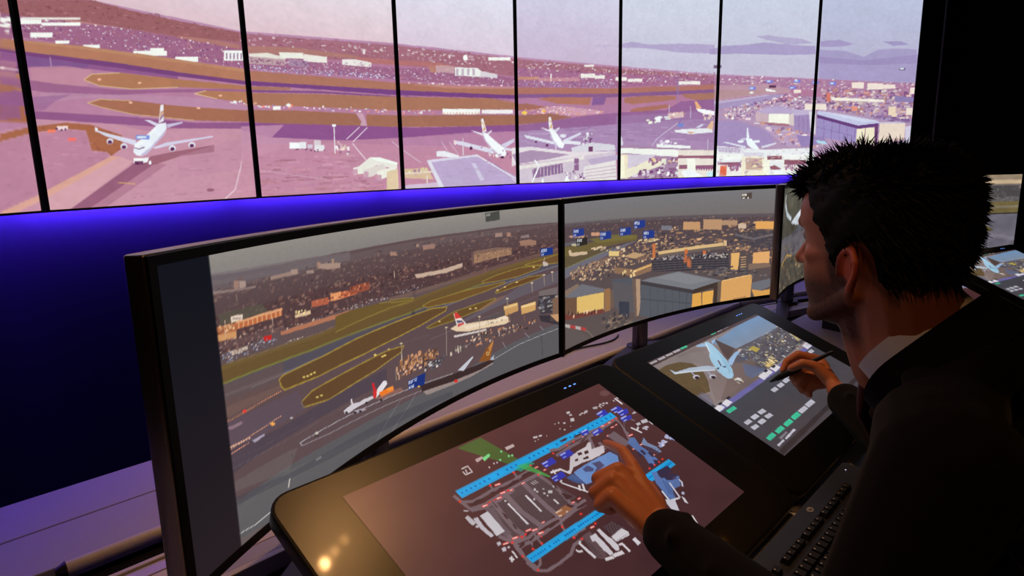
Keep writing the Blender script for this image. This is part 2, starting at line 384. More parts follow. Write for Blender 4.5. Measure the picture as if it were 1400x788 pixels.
  ('p',(244,249,245),[1369,203,1414,203,1411,182,1366,182]),
  ('p',(118,65,103),[1371,191,1410,191,1408,177,1369,177]),
  ('p',(237,242,243),[1407,203,1437,207,1427,187,1409,184]),
  ('p',(237,242,245),[1445,184,1444,179,1440,176,1436,176,1433,179,1433,184,1435,189,1438,192,1442,192,1445,189]),
  ('p',(84,36,75),[1388,181,1386,178,1383,176,1379,176,1376,178,1376,181,1377,184,1380,185,1384,185,1387,184]),
  ('p',(118,139,219),[1391,299,1452,301,1450,283,1388,281],0.9),
  ('p',(234,250,252),[1395,295,1437,297,1436,287,1394,286],0.8),
  ('p',(176,125,115),[2012,749,2279,776,2708,783,2688,767,2355,748,2009,715],0.85),
  ('p',(188,118,111),[2689,776,3008,792,3324,807,3450,792,3200,773,2705,746],0.7),
  ('p',(161,105,137),[2007,701,2243,724,2487,729,2800,735,3043,749,3364,775,3987,759,3985,702,3401,680,3001,679,2605,665,2266,653,2001,642]),
  ('s',11,620,(3.4,15.4),(3.4,8.6),[(217,208,223),(135,86,131),(237,236,239),(123,72,119),(178,151,189),(191,135,123)],[2007,701,2243,724,2487,729,2800,735,3043,749,3364,775,3987,759,3985,702,3401,680,3001,679,2605,665,2266,653,2001,642],0.85),
  ('s',12,300,(4.5,12),(3,6),[(144,128,179),(203,208,233),(118,88,143),(223,226,239)],[2030,658,2268,670,2981,697,2980,676,2265,641,2028,638],0.9),
  ('s',13,60,(7,35),(5.3,14),[(234,219,215),(217,196,205)],[2513,822,3965,891,3965,864,3048,821,2510,794],0.7),
  ('p',(191,162,169),[2022,711,2123,728,2230,718,2219,678,2017,666]),
  ('p',(230,226,215),[2022,714,2123,730,2230,720,2226,710,2021,701]),
  ('s',14,40,(6.8,10.9),(5.5,8.2),[(144,93,123)],[2028,692,2217,698,2208,682,2026,672],0.8),
  ('p',(237,238,227),[2191,741,2337,755,2337,725,2196,714]),
  ('p',(234,231,223),[2339,749,2489,753,2486,720,2336,711]),
  ('p',(169,137,165),[2245,714,2365,717,2362,682,2241,680]),
  ('s',15,14,(5.8,11.6),(5.8,11.6),[(135,86,129)],[2250,704,2361,709,2359,685,2248,683],0.8),
  ('p',(235,231,227),[2591,751,2687,762,2802,757,2800,730,2589,722]),
  ('s',16,14,(5,13.2),(6.6,11.6),[(178,144,165)],[2597,737,2794,750,2792,732,2596,726],0.8),
  ('p',(191,135,111),[3240,774,3292,785,3304,738,3255,741],0.8),
  ('p',(208,174,175),[3298,789,3450,795,3448,749,3300,747],0.8),
  ('p',(237,240,235),[3454,789,3646,799,3691,778,3683,744,3451,736]),
  ('p',(186,167,185),[3462,780,3484,782,3482,739,3460,737],0.8),
  ('p',(186,167,185),[3508,784,3530,786,3528,742,3506,740],0.8),
  ('p',(186,167,185),[3555,788,3577,790,3575,746,3553,744],0.8),
  ('p',(186,167,185),[3602,792,3625,793,3623,749,3600,748],0.8),
  ('p',(217,210,217),[3673,784,3826,772,3825,747,3671,743]),
  ('p',(246,250,247),[3565,859,3560,846,3550,838,3538,837,3528,843,3525,855,3529,867,3539,875,3552,876,3561,870]),
  ('p',(242,245,239),[3746,879,3953,898,3952,877,3746,858]),
  ('s',17,25,(11.5,30.7),(5.8,9.6),[(246,231,229)],[3076,664,3973,704,3973,694,3075,652],0.8),
  ('p',(174,118,99),[2000,632,2265,639,3000,659,3998,686,3997,641,2997,615,2260,590,1994,582]),
  ('p',(203,146,145),[3095,655,3998,699,3998,686,3400,650],0.6),
  ('p',(120,70,131),[1994,582,2260,590,2997,615,3997,641,3996,615,2994,584,2258,571,1991,560]),
  ('p',(169,118,101),[1991,557,2243,570,2241,557,1988,537]),
  ('p',(130,82,135),[1988,538,2421,565,2994,578,3996,606,3760,603,2993,572,2420,554,1987,527]),
  ('p',(171,118,95),[1987,524,2419,549,2994,575,3760,607,3995,588,3994,543,2988,493,2413,479,1979,466]),
  ('s',18,90,(4.8,22.3),(4.8,12.8),[(242,245,241),(234,226,225),(212,156,129),(169,139,179),(242,139,109)],[1949,473,2157,477,2313,479,2988,493,3308,504,3307,484,2819,463,2312,462,1947,454],0.9),
  ('p',(246,249,245),[3340,517,3658,530,3657,495,3338,483]),
  ('p',(239,238,237),[3674,526,3968,538,3967,511,3673,499]),
  ('p',(212,156,109),[3345,495,3358,496,3358,486,3345,485],0.6),
  ('p',(212,156,109),[3371,496,3384,497,3383,487,3370,486],0.6),
  ('p',(212,156,109),[3397,497,3410,498,3409,488,3396,487],0.6),
  ('p',(212,156,109),[3423,498,3436,499,3435,489,3422,488],0.6),
  ('p',(212,156,109),[3449,499,3462,500,3462,490,3449,489],0.6),
  ('p',(212,156,109),[3475,500,3489,501,3488,491,3475,490],0.6),
  ('p',(212,156,109),[3502,501,3515,502,3515,492,3502,491],0.6),
  ('p',(212,156,109),[3529,502,3542,503,3542,493,3528,492],0.6),
  ('p',(212,156,109),[3556,503,3570,504,3569,494,3556,493],0.6),
  ('p',(212,156,109),[3583,505,3597,505,3597,495,3583,494],0.6),
  ('p',(212,156,109),[3611,506,3625,506,3624,496,3610,495],0.6),
  ('p',(212,156,109),[3639,507,3653,507,3652,497,3638,496],0.6),
  ('p',(246,249,243),[2129,468,2174,471,2172,452,2127,450]),
  ('p',(237,247,243),[2234,479,2231,474,2224,470,2216,470,2211,473,2209,478,2212,483,2218,487,2226,488,2232,485]),
  ('p',(161,109,89),[1976,441,2247,453,2662,458,2714,389,2404,384,2087,377,1970,390]),
  ('p',(164,111,91),[2739,456,3025,464,3569,487,3993,502,3991,433,3498,409,3021,394,2741,387]),
  ('p',(203,162,179),[2666,460,2716,461,2743,387,2684,382,2704,416]),
  ('p',(142,86,141),[1937,379,2733,390,3179,394,3566,411,3991,433,3990,381,3175,337,2574,303,2109,307,1933,341]),
  ('p',(196,146,173),[1935,359,2185,376,2107,310,2397,305,1914,189],0.8),
  ('p',(184,132,167),[3017,327,3610,374,3990,387,3987,285,3011,231],0.85),
  ('p',(200,144,165),[1924,265,2396,293,3014,279,3987,285,3979,-17,1888,-28],0.55),
  ('s',19,240,(15.9,111.4),(4.8,14.3),[(176,120,131),(217,171,187),(161,105,123),(203,147,159)],[1997,215,2605,229,2828,58,2865,1,1987,-1],0.4),
  ('l',(232,219,227),5,[2584,310,2684,382]),
  ('l',(232,219,227),5.1,[2629,296,2742,381]),
  ('l',(237,231,233),5.1,[2625,286,2717,193]),
  ('l',(223,208,223),5.3,[2931,302,3146,173],0.8),
  ('l',(217,196,215),5.7,[3319,306,3379,230],0.8),
  ('l',(217,196,215),5.8,[3383,306,3456,226],0.8),
  ('l',(217,196,209),3,[2019,143,2429,85],0.6),
  ('l',(237,236,239),6.4,[2503,385,2497,229]),
  ('p',(246,250,251),[2490,390,2516,391,2515,379,2489,379]),
  ('l',(229,224,231),5.9,[3499,333,3498,219]),
  ('p',(246,250,252),[2208,285,2272,286,2269,253,2205,253]),
  ('p',(234,238,241),[2269,289,2312,290,2308,256,2266,256]),
  ('p',(212,203,219),[2319,276,2352,276,2350,257,2317,256]),
  ('p',(220,208,215),[2362,299,2407,300,2404,271,2360,271]),
  ('p',(232,231,235),[2363,274,2428,275,2425,243,2360,243]),
  ('s',20,16,(13.1,36),(9.8,22.9),[(237,219,205),(217,185,189),(169,116,149),(242,242,239)],[2500,287,2537,302,2606,244,2594,218,2495,229],0.9),
  ('s',21,9,(6.1,15.2),(4.5,7.6),[(93,40,85)],[2205,255,2426,246,2425,235,2205,247],1),
  ('p',(234,233,223),[2617,147,2659,154,2748,207,2819,207,2964,174,2961,134,2795,160,2691,111,2623,107]),
  ('p',(242,250,241),[2748,208,2819,208,2969,173,2959,160,2797,187]),
  ('p',(223,215,209),[2692,131,2847,168,2876,136,2749,91,2693,93]),
  ('p',(237,238,225),[2792,121,2941,151,2960,110,2808,68]),
  ('p',(225,203,169),[2874,120,2966,134,2965,8,2866,5]),
  ('p',(203,162,179),[2616,140,2650,139,2648,109,2613,110]),
  ('p',(203,162,179),[2696,123,2731,123,2728,89,2693,90]),
  ('p',(203,162,179),[2794,103,2831,102,2829,67,2791,68]),
  ('p',(217,190,159),[3016,133,3195,139,3243,62,3020,76]),
  ('s',22,14,(11,25.6),(11,25.6),[(169,128,159),(237,226,169),(246,242,199)],[3043,125,3184,127,3202,86,3041,87],0.9),
  ('l',(229,215,199),11.2,[3192,88,3191,38]),
  ('l',(229,215,199),11,[3022,104,3256,112]),
  ('p',(210,192,215),[3018,32,3305,43,3282,2,3012,3]),
  ('p',(188,169,205),[3195,184,3615,219,3994,59,3993,-2,3290,2]),
  ('p',(217,213,231),[3195,187,3616,222,3627,208,3215,173]),
  ('p',(223,222,235),[3195,184,3224,183,3329,4,3290,2]),
  ('p',(208,201,225),[3567,162,3601,162,3680,49,3644,39]),
  ('l',(152,116,165),4.3,[3686,211,3981,40]),
  ('l',(234,236,243),8.5,[3615,219,3994,40]),
  ('s',23,30,(40.9,122.7),(4.1,8.2),[(178,155,193),(198,183,215)],[3248,163,3603,201,3942,41,3941,11,3325,11],0.5),
  ('p',(234,236,241),[3273,243,3337,247,3462,216,3457,202,3276,210]),
  ('p',(234,236,241),[3569,383,3592,382,3692,361,3679,350]),
  ('p',(217,208,223),[3716,369,3757,391,3762,380,3727,354]),
  ('p',(220,219,235),[3423,315,3493,309,3748,262,3783,229,3699,240,3426,295]),
  ('p',(234,219,219),[3421,319,3445,312,3439,285,3422,290]),
  ('p',(212,208,229),[3847,291,3976,336,3975,312,3877,266]),
  ('p',(220,217,233),[3877,269,3974,262,3973,244,3884,251]),
  ('p',(244,250,252),[3676,375,3713,368,3787,319,3872,269,3898,229,3880,207,3840,207,3784,247,3702,319]),
  ('p',(203,194,219),[3675,368,3711,310,3791,240,3840,207,3820,207,3748,256,3679,336],0.8),
  ('p',(239,242,247),[3665,462,3684,467,3714,379,3676,375]),
  ('p',(217,161,99),[3669,442,3687,439,3705,390,3676,380,3691,414],0.85),
  ('p',(93,42,85),[3582,265,3580,257,3572,253,3564,253,3557,257,3555,264,3558,272,3565,276,3573,276,3580,272]),
  ('p',(93,42,85),[3875,201,3871,196,3860,192,3848,193,3838,196,3835,201,3839,207,3849,210,3861,210,3871,207]),
  ('s',24,16,(8.5,25.6),(8.5,19.2),[(237,242,243),(144,100,143),(246,250,229)],[3606,282,3973,229,3972,187,3746,200],0.8),
  ('p',(166,110,145),[4011,832,4402,839,4957,845,5965,853,5967,803,5608,779,4958,740,4008,699]),
  ('s',31,620,(4.3,26.1),(4.3,13),[(220,203,215),(135,79,127),(237,233,233),(147,91,119),(191,135,135),(174,146,185)],[4012,874,4956,891,5963,893,5967,803,4958,740,4008,699],0.8),
  ('s',32,170,(6,16.1),(4,8),[(152,134,185),(208,208,231),(123,91,143)],[4009,732,4932,779,4933,735,4008,699],0.9),
  ('p',(239,236,229),[4600,825,4744,833,4744,802,4600,794]),
  ('p',(239,236,229),[4744,820,4843,826,4843,800,4744,795]),
  ('p',(239,236,229),[4957,818,5065,822,5066,796,4958,792]),
  ('p',(239,236,229),[5077,811,5217,816,5218,793,5077,789]),
  ('p',(239,236,229),[5582,809,5810,816,5811,789,5583,782]),
  ('p',(239,236,229),[4635,892,4732,899,4732,884,4635,878]),
  ('p',(242,242,235),[4312,808,4323,809,4323,752,4311,751]),
  ('p',(208,152,115),[4010,769,4202,780,4201,759,4009,749],0.7),
  ('p',(217,162,159),[4201,773,4588,794,4588,769,4201,749],0.6),
  ('p',(176,116,105),[4008,696,4958,732,5362,760,5583,766,5968,793,5970,750,5363,714,4959,692,4007,649]),
  ('p',(137,93,143),[4007,649,4959,692,5363,718,5970,754,5971,721,5462,693,4959,665,4006,622]),
  ('p',(179,118,101),[4188,622,4310,640,4708,652,4684,593,4378,594]),
  ('p',(137,95,151),[4721,651,4862,662,4833,598,4709,590]),
  ('p',(172,116,101),[5045,662,5268,685,5561,688,5562,664,5463,647,5127,613,5045,625]),
  ('p',(171,114,101),[5104,569,5175,587,5464,619,5514,601,5271,554,5116,548]),
  ('p',(169,118,103),[5610,705,5971,725,5974,677,5817,654,5662,676]),
  ('p',(166,109,97),[4005,578,4090,587,4309,565,4242,551,4004,534]),
  ('p',(178,128,165),[4006,618,4188,622,4378,594,4684,593,4986,614,4987,539,4636,530,4309,565,4090,587,4005,578],0.7),
  ('p',(234,185,195),[4220,562,4400,580,4833,553,4821,534,4516,512,4220,533],0.5),
  ('s',33,150,(6,20.2),(4,10.1),[(244,236,235),(234,162,159),(246,250,245),(212,156,109)],[4004,527,4220,561,4400,580,4833,553,4808,530,4516,508,4004,503],0.9),
  ('p',(246,208,89),[4098,521,4093,514,4080,509,4064,509,4051,513,4046,519,4051,527,4064,531,4080,532,4093,528]),
  ('p',(246,185,79),[4266,537,4263,532,4252,529,4240,528,4230,531,4226,536,4230,542,4240,545,4253,545,4263,543]),
  ('p',(159,107,93),[4004,500,4309,521,4516,498,4219,452,4002,435]),
  ('p',(145,98,149),[4002,428,4241,456,4636,511,5012,547,5465,574,5613,646,5974,673,5983,491,5468,486,4962,453,4636,420,4001,385],0.85),
  ('p',(169,141,183),[4001,385,4636,429,4962,453,5468,486,5982,511,5998,202,3998,256],0.85),
  ('p',(161,128,171),[4961,519,5466,545,5769,569,5983,491,5992,306,4963,367],0.6),
  ('s',34,60,(44.6,200.9),(6.7,17.9),[(152,116,165),(186,164,197)],[4001,385,5983,491,5992,306,3999,290],0.4),
  ('l',(217,215,231),6.7,[5326,277,5374,338,5619,487],0.7),
  ('l',(217,215,231),6.7,[5385,276,5436,328],0.6),
  ('p',(234,238,243),[4214,417,4240,414,4307,397,4296,387]),
  ('p',(217,215,229),[4344,401,4390,423,4394,409,4357,384]),
  ('p',(223,226,239),[4064,360,4086,360,4352,312,4361,290,4085,339]),
  ('p',(217,217,235),[4433,330,4597,386,4607,372,4449,309]),
  ('p',(229,231,241),[4422,327,4600,313,4600,290,4433,299]),
  ('p',(244,250,252),[4292,411,4335,405,4398,341,4438,294,4426,265,4389,269,4329,335]),
  ('p',(203,196,223),[4292,406,4329,333,4389,269,4366,276,4307,344],0.8),
  ('p',(240,245,247),[4293,493,4311,496,4333,408,4294,408]),
  ('p',(217,161,103),[4295,468,4311,472,4328,415,4299,411,4315,447],0.8),
  ('p',(225,226,239),[4459,358,4453,350,4436,345,4416,345,4400,350,4394,357,4400,365,4416,369,4437,369,4453,365]),
  ('p',(101,54,99),[4288,287,4285,280,4279,277,4270,277,4263,280,4261,287,4264,293,4270,297,4279,297,4286,293]),
  ('p',(101,54,99),[4183,311,4181,306,4175,303,4169,303,4163,306,4161,311,4163,317,4169,320,4176,320,4181,317]),
  ('s',35,16,(12.8,34.1),(10.7,21.3),[(234,236,241),(118,70,119)],[4612,364,4710,374,4710,309,4612,290],0.9),
  ('l',(217,208,225),10.2,[4357,290,4356,251]),
  ('s',36,14,(21.9,65.6),(13.1,26.2),[(237,245,245),(246,250,229),(144,104,149)],[5260,504,5467,514,5469,462,5261,457],0.9),
  ('p',(242,250,251),[5345,501,5398,525,5423,513,5379,485]),
  ('p',(234,208,199),[5479,545,5641,563,5648,516,5492,502],0.8),
  ('s',37,12,(11.1,31.2),(8.9,22.3),[(212,162,159),(246,236,209)],[5478,549,5641,563,5648,512,5492,502],0.8),
  ('p',(234,238,241),[5551,407,5672,420,5960,425,5967,392,5725,376,5571,392]),
  ('p',(212,156,119),[5686,398,5777,392,5725,376],0.8),
  ('p',(225,185,149),[5896,425,5946,486,5972,491,5965,417]),
  ('p',(212,215,235),[5775,432,5852,465,5863,453,5814,428]),
  ('p',(118,139,209),[5589,463,5645,464,5646,436,5590,435]),
  ('l',(144,116,179),13.5,[5594,463,5630,507]),
  ('p',(246,250,252),[5773,593,5846,586,6005,568,6007,536,5874,542,5795,569]),
  ('p',(234,178,129),[5758,645,5781,649,5835,594,5784,585]),
  ('s',38,10,(11.6,27.8),(18.5,37.1),[(229,208,199)],[5849,534,5981,536,5983,495,5850,494],1),
  ('l',(203,192,215),6.6,[5494,612,5496,549]),
  ('l',(203,192,215),6.8,[5716,608,5720,508]),
  ('l',(212,203,225),7,[5916,335,5920,248]),
  ('s',39,10,(4.4,8.8),(132.7,154.8),[(152,128,175)],[5548,761,5583,762,5589,606,5554,605],0.4),
  ('p',(234,231,233),[3950,269,4128,276,4515,235,4760,238,4965,242,4966,214,4587,198,3995,148,3946,134],0.9),
  ('p',(217,215,225),[4506,268,4710,309,4951,291,4965,248,4612,235,4515,232]),
  ('p',(118,65,109),[4680,279,4725,279,4725,238,4680,238]),
  ('p',(174,148,179),[3949,221,4127,252,4491,217,4282,183,3995,151]),
  ('p',(212,199,213),[3995,144,4587,202,4965,237,4984,3,3991,11]),
  ('p',(234,229,225),[3994,134,4444,177,4587,198,4636,207,4636,179,3994,109]),
  ('p',(144,109,151),[4136,113,4420,152,4425,78,4141,42]),
  ('l',(217,208,215),4,[4147,115,4150,41]),
  ('l',(217,208,215),4,[4178,119,4181,45]),
  ('l',(217,208,215),4,[4209,123,4213,49]),
  ('l',(217,208,215),4,[4241,127,4244,53]),
  ('l',(217,208,215),4.1,[4273,131,4276,57]),
  ('l',(217,208,215),4.1,[4304,135,4308,61]),
  ('l',(217,208,215),4.1,[4337,139,4341,65]),
  ('l',(217,208,215),4.1,[4369,143,4373,69]),
  ('l',(217,208,215),4.1,[4402,147,4406,73]),
  ('p',(144,104,145),[4534,187,4583,187,4583,93,4534,94]),
  ('l',(237,236,233),4.2,[4534,143,4583,146]),
  ('p',(230,226,225),[4636,122,4966,175,4969,3,4636,5]),
  ('p',(191,174,203),[4661,178,4992,213,4993,171,4711,132]),
  ('l',(178,139,169),6.6,[4649,94,4967,126],0.6),
  ('l',(178,139,169),6.6,[4649,69,4967,97],0.6),
  ('l',(178,139,169),6.6,[4649,45,4968,68],0.6),
  ('l',(178,139,169),6.7,[4649,20,4968,38],0.6),
  ('l',(242,249,249),12,[4196,130,4132,13]),
  ('l',(242,249,249),13.9,[4159,177,4198,130]),
  ('l',(223,219,233),8.3,[3944,47,4014,10]),
  ('p',(242,249,249),[4242,21,4239,10,4234,4,4227,4,4221,11,4219,21,4221,32,4227,38,4234,38,4240,32]),
  ('p',(242,250,251),[4438,11,4462,70,4491,10]),
  ('s',41,24,(8.5,25.5),(12.7,34),[(118,70,119),(237,236,233),(152,116,159)],[4432,78,4636,92,4636,19,4443,19],0.8),
  ('p',(169,137,169),[4991,291,5996,243,6008,-19,4995,2]),
  ('p',(242,247,239),[4991,267,5376,253,5783,241,5997,214,5999,172,5630,186,5377,199,5063,224,4992,213]),
  ('p',(237,226,199),[4992,213,5087,212,5135,172,5185,53,4995,18]),
  ('p',(246,245,219),[4992,198,5052,203,5066,20,4995,14]),
  ('p',(212,203,219),[5087,212,5377,209,5314,166,5089,95]),
  ('p',(237,233,209),[5065,75,5317,174,5478,171,5479,127,5185,53,5066,12]),
  ('s',42,34,(18,40.4),(15.7,31.4),[(144,93,129),(246,219,159),(242,249,233),(169,128,159)],[5280,162,5605,166,5606,125,5281,111],0.9),
  ('s',43,50,(17.9,58.3),(13.4,26.9),[(242,249,243),(135,88,129),(217,208,219),(110,59,109)],[5233,92,5607,104,5611,2,5090,12],0.9),
  ('p',(234,226,215),[5597,243,5996,239,6008,-9,5606,2]),
  ('p',(152,96,119),[5599,198,5998,193,5999,168,5599,174]),
  ('p',(152,96,123),[5612,117,6002,109,6004,76,5613,84]),
  ('p',(144,93,131),[5799,109,5812,109,5814,67,5801,68]),
  ('p',(144,93,131),[5826,109,5839,108,5841,67,5828,67]),
  ('p',(144,93,131),[5852,108,5866,108,5867,66,5854,66]),
  ('p',(144,93,131),[5879,108,5892,107,5894,66,5881,66]),
  ('p',(144,93,131),[5906,107,5919,107,5921,65,5908,65]),
  ('p',(144,93,131),[5932,107,5946,106,5948,64,5934,65]),
  ('p',(144,93,131),[5959,106,5973,106,5975,64,5961,64]),
  ('p',(144,93,131),[5986,106,6000,105,6002,63,5988,63]),
  ('p',(246,249,237),[5697,172,5786,171,5791,47,5702,49]),
  ('p',(244,250,251),[5634,63,5737,81,5900,3,5689,-4]),
  ('p',(242,247,245),[5375,296,5729,278,5730,254,5375,269]),
  ('s',44,12,(17.9,44.7),(13.4,22.4),[(246,250,252),(203,192,215)],[5387,308,5574,311,5575,275,5388,276],0.9),
  ('p',(217,215,229),[4990,319,5026,358,5043,290,4991,279]),
  ('p',(174,128,161),[5959,869,7024,852,7979,812,7989,726,7031,760,6525,780,5963,793]),
  ('s',51,420,(4.4,31),(4.4,13.3),[(223,208,215),(144,93,139),(240,238,231),(203,162,169),(161,123,165)],[5959,869,7024,852,7979,812,7992,694,7032,754,5962,803],0.8),
  ('p',(191,157,171),[5963,789,6523,801,6752,766,6729,731,6284,696,5970,653],0.8),
  ('p',(181,146,147),[5965,753,6651,757,6211,696,5969,669],0.7),
  ('p',(169,151,191),[5970,653,6504,714,6730,720,6362,614,6071,593,5974,582]),
  ('p',(200,187,213),[5970,653,6504,714,6529,706,5971,629],0.7),
  ('p',(178,151,183),[5974,582,6362,614,6910,701,7992,694,8050,167,5993,202],0.9),
  ('s',52,360,(9.2,45.8),(6.9,20.6),[(234,226,225),(144,102,149),(203,180,199),(123,82,131),(242,242,233),(212,162,159)],[6072,589,6730,716,7013,697,7092,584,7024,553,6415,552,6222,490,6075,511],0.85),
  ('s',53,520,(11.4,59),(9.1,27.2),[(135,98,147),(169,139,177),(234,224,215),(118,77,127),(217,192,191),(200,144,129)],[7043,760,7988,737,8016,477,7648,503,7115,590],0.85),
  ('p',(239,226,215),[7356,821,7474,821,7479,770,7360,771]),
  ('p',(239,226,215),[7510,814,7666,813,7671,760,7515,761]),
  ('p',(239,226,215),[7655,803,7787,802,7791,764,7659,765]),
  ('p',(239,226,215),[7940,776,7988,775,7995,715,7946,716]),
  ('p',(239,226,215),[6902,637,7123,637,7127,584,6906,585]),
  ('p',(239,226,215),[6778,758,6854,759,6856,730,6780,729]),
  ('p',(242,236,223),[7166,692,7692,670,7694,645,7168,666]),
  ('p',(212,123,109),[7116,730,7156,730,7161,658,7121,658]),
  ('p',(229,151,129),[7374,613,7426,613,7430,570,7378,570]),
  ('p',(142,128,177),[7792,706,7993,683,7998,640,7798,652]),
  ('p',(234,215,189),[7739,610,7819,609,7829,509,7749,510]),
  ('p',(200,171,177),[7813,596,7869,596,7874,543,7818,544]),
  ('p',(237,224,209),[7918,591,7991,590,7998,529,7925,530]),
  ('p',(118,128,219),[6486,837,6553,838,6555,816,6488,815]),
  ('p',(229,250,252),[6494,833,6529,834,6529,821,6495,821],0.8),
  ('p',(118,128,219),[6771,845,6840,846,6841,823,6773,822]),
  ('p',(229,250,252),[6779,841,6815,842,6815,829,6780,829],0.8),
  ('p',(118,128,219),[6964,835,7030,836,7032,813,6966,812]),
  ('p',(229,250,252),[6972,831,7007,832,7008,819,6973,819],0.8),
  ('p',(118,128,219),[7138,827,7202,826,7204,803,7140,804]),
  ('p',(229,250,252),[7146,822,7179,822,7180,810,7147,810],0.8),
  ('p',(118,128,219),[6315,778,6381,779,6383,756,6317,756]),
  ('p',(229,250,252),[6323,774,6357,774,6358,762,6324,762],0.8),
  ('p',(118,128,219),[6730,787,6798,787,6800,765,6731,764]),
  ('p',(229,250,252),[6738,783,6773,783,6774,771,6739,770],0.8),
  ('p',(93,54,85),[6519,797,6588,797,6590,773,6520,772]),
  ('p',(118,95,127),[7810,950,7873,950,7875,929,7812,929]),
  ('p',(237,250,252),[7820,946,7859,946,7860,935,7821,936],0.8),
  ('p',(118,95,127),[5949,952,6030,954,6031,931,5951,928]),
  ('p',(242,249,247),[6365,729,6361,725,6350,722,6336,721,6325,724,6321,729,6325,734,6335,737,6349,737,6360,734]),
  ('p',(246,250,247),[6481,767,6576,752,6597,740,6492,743]),
  ('p',(186,169,205),[6394,569,6511,605,6661,620,6778,582,6798,553,6515,542]),
  ('p',(203,178,189),[6395,563,6530,548,6535,465,6399,482]),
  ('p',(246,249,233),[6530,548,6742,548,6749,460,6535,469]),
  ('p',(169,116,129),[6419,482,6761,460,6750,438,6420,465]),
  ('p',(217,203,201),[6743,540,6798,561,6816,447,6749,451]),
  ('p',(191,178,209),[6777,591,7022,578,7025,536,6794,536]),
  ('p',(161,139,185),[6794,536,7024,544,7037,368,6810,400]),
  ('l',(137,109,161),4.7,[6846,536,6863,382]),
  ('l',(137,109,161),4.7,[6892,536,6909,382]),
  ('l',(137,109,161),4.7,[6939,536,6956,382]),
  ('l',(137,109,161),4.7,[6986,536,7003,381]),
  ('p',(223,219,229),[6952,570,7022,570,7037,368,6988,377]),
  ('p',(198,201,231),[7041,574,7650,477,7667,455,7452,436,7039,535]),
  ('p',(217,226,245),[7040,578,7260,550,7650,481,7507,465],0.6),
  ('p',(103,63,123),[7038,544,7451,440,7652,459,7655,433,7454,410,7041,514]),
  ('p',(159,144,195),[7041,514,7449,410,7441,284,7039,346]),
  ('l',(127,98,157),4.5,[7113,494,7118,337]),
  ('l',(127,98,157),4.5,[7190,476,7196,322]),
  ('l',(127,98,157),4.6,[7268,458,7273,308]),
  ('l',(127,98,157),4.6,[7346,439,7351,294]),
  ('l',(127,98,157),4.6,[7424,421,7430,279]),
  ('l',(135,109,165),4.5,[7042,433,7441,340]),
  ('p',(242,233,205),[7444,410,7620,421,7629,267,7442,279]),
  ('l',(144,93,129),6.9,[7526,415,7532,273]),
  ('p',(110,65,115),[7616,434,7654,442,7656,263,7632,263]),
  ('p',(203,196,217),[7661,468,7924,465,7911,447,7668,450]),
  ('p',(234,217,201),[7667,455,7925,456,7927,302,7670,276]),
  ('p',(203,162,169),[7764,314,7924,324,7927,302,7742,283],0.5),
  ('p',(208,203,223),[7928,425,8001,433,8010,257,7939,280]),
  ('p',(169,151,191),[7501,526,7793,510,7997,466,7999,451,7698,480],0.8),
  ('s',54,40,(18.4,59.8),(11.5,27.6),[(123,88,139),(144,116,163)],[7501,526,7744,510,7991,477,7994,455,7650,485],0.8),
  ('p',(166,144,189),[6004,491,6222,490,6550,395,6607,299,6433,259,6014,272]),
  ('p',(188,162,195),[6221,511,6420,465,6683,298,6764,255,6997,273,6990,360,6753,404,6419,480],0.8),
  ('s',55,90,(11.7,60.8),(9.4,23.4),[(234,226,225),(135,98,145),(203,180,201),(217,161,139)],[6220,521,6546,448,7038,359,7140,271,6948,231,6685,277,6550,395],0.8),
  ('p',(152,132,183),[6833,361,7110,345,7162,292,6894,253]),
  ('p',(178,215,233),[7041,316,7138,302,7159,275,7067,285]),
  ('p',(223,226,241),[6073,305,6110,309,6308,269,6309,252]),
  ('p',(217,217,235),[6470,267,6620,299,6628,286,6484,245]),
  ('p',(239,249,252),[6304,344,6366,333,6446,248,6448,220,6397,234,6327,281]),
  ('p',(234,240,249),[6311,428,6323,428,6343,340,6316,340]),
  ('p',(234,240,247),[6291,311,6284,304,6267,299,6246,299,6229,304,6222,312,6228,319,6245,323,6266,323,6284,318]),
  ('p',(234,240,247),[6455,309,6449,302,6431,297,6410,298,6392,302,6385,310,6391,317,6408,322,6430,322,6448,317]),
  ('p',(212,208,225),[6255,336,6299,340,6305,323,6255,324]),
  ('p',(234,238,241),[6009,276,6510,236,6999,247,7053,164,6941,-21,6003,-4]),
  ('p',(203,194,215),[6015,268,6247,257,6262,210,6041,222]),
  ('p',(217,215,229),[6286,214,6499,211,6501,177,6300,180]),
  ('l',(178,157,189),4.5,[6044,264,6051,222]),
  ('l',(178,157,189),4.5,[6075,263,6082,221]),
  ('l',(178,157,189),4.5,[6107,263,6114,221]),
  ('l',(178,157,189),4.5,[6139,262,6146,220]),
  ('l',(178,157,189),4.5,[6170,262,6177,220]),
  ('l',(178,157,189),4.5,[6202,262,6209,219]),
  ('l',(178,157,189),4.6,[6234,261,6241,219]),
  ('p',(242,236,215),[6263,181,6514,177,6525,-4,6273,2]),
  ('p',(203,174,159),[6314,165,6484,162,6491,57,6320,61]),
  ('s',56,16,(23.2,69.5),(7,13.9),[(234,226,179),(169,128,149)],[6327,154,6477,152,6483,66,6332,69],0.8),
  ('p',(247,249,229),[6501,173,6565,161,6564,-12,6505,-10]),
  ('p',(246,250,245),[5993,202,6275,197,6277,151,5995,156]),
  ('p',(152,96,115),[6033,134,6266,130,6267,104,6034,109]),
  ('p',(239,238,233),[6010,109,6267,104,6273,10,6014,16]),
  ('s',57,24,(11.5,22.9),(22.9,41.2),[(152,96,129)],[6132,103,6268,100,6271,45,6135,48],0.8),
  ('p',(225,109,79),[6059,104,6125,103,6124,10,6056,11]),
  ('p',(242,245,241),[6563,193,7003,186,7009,116,6568,124]),
  ('p',(144,88,103),[6539,181,6692,178,6694,144,6541,146]),
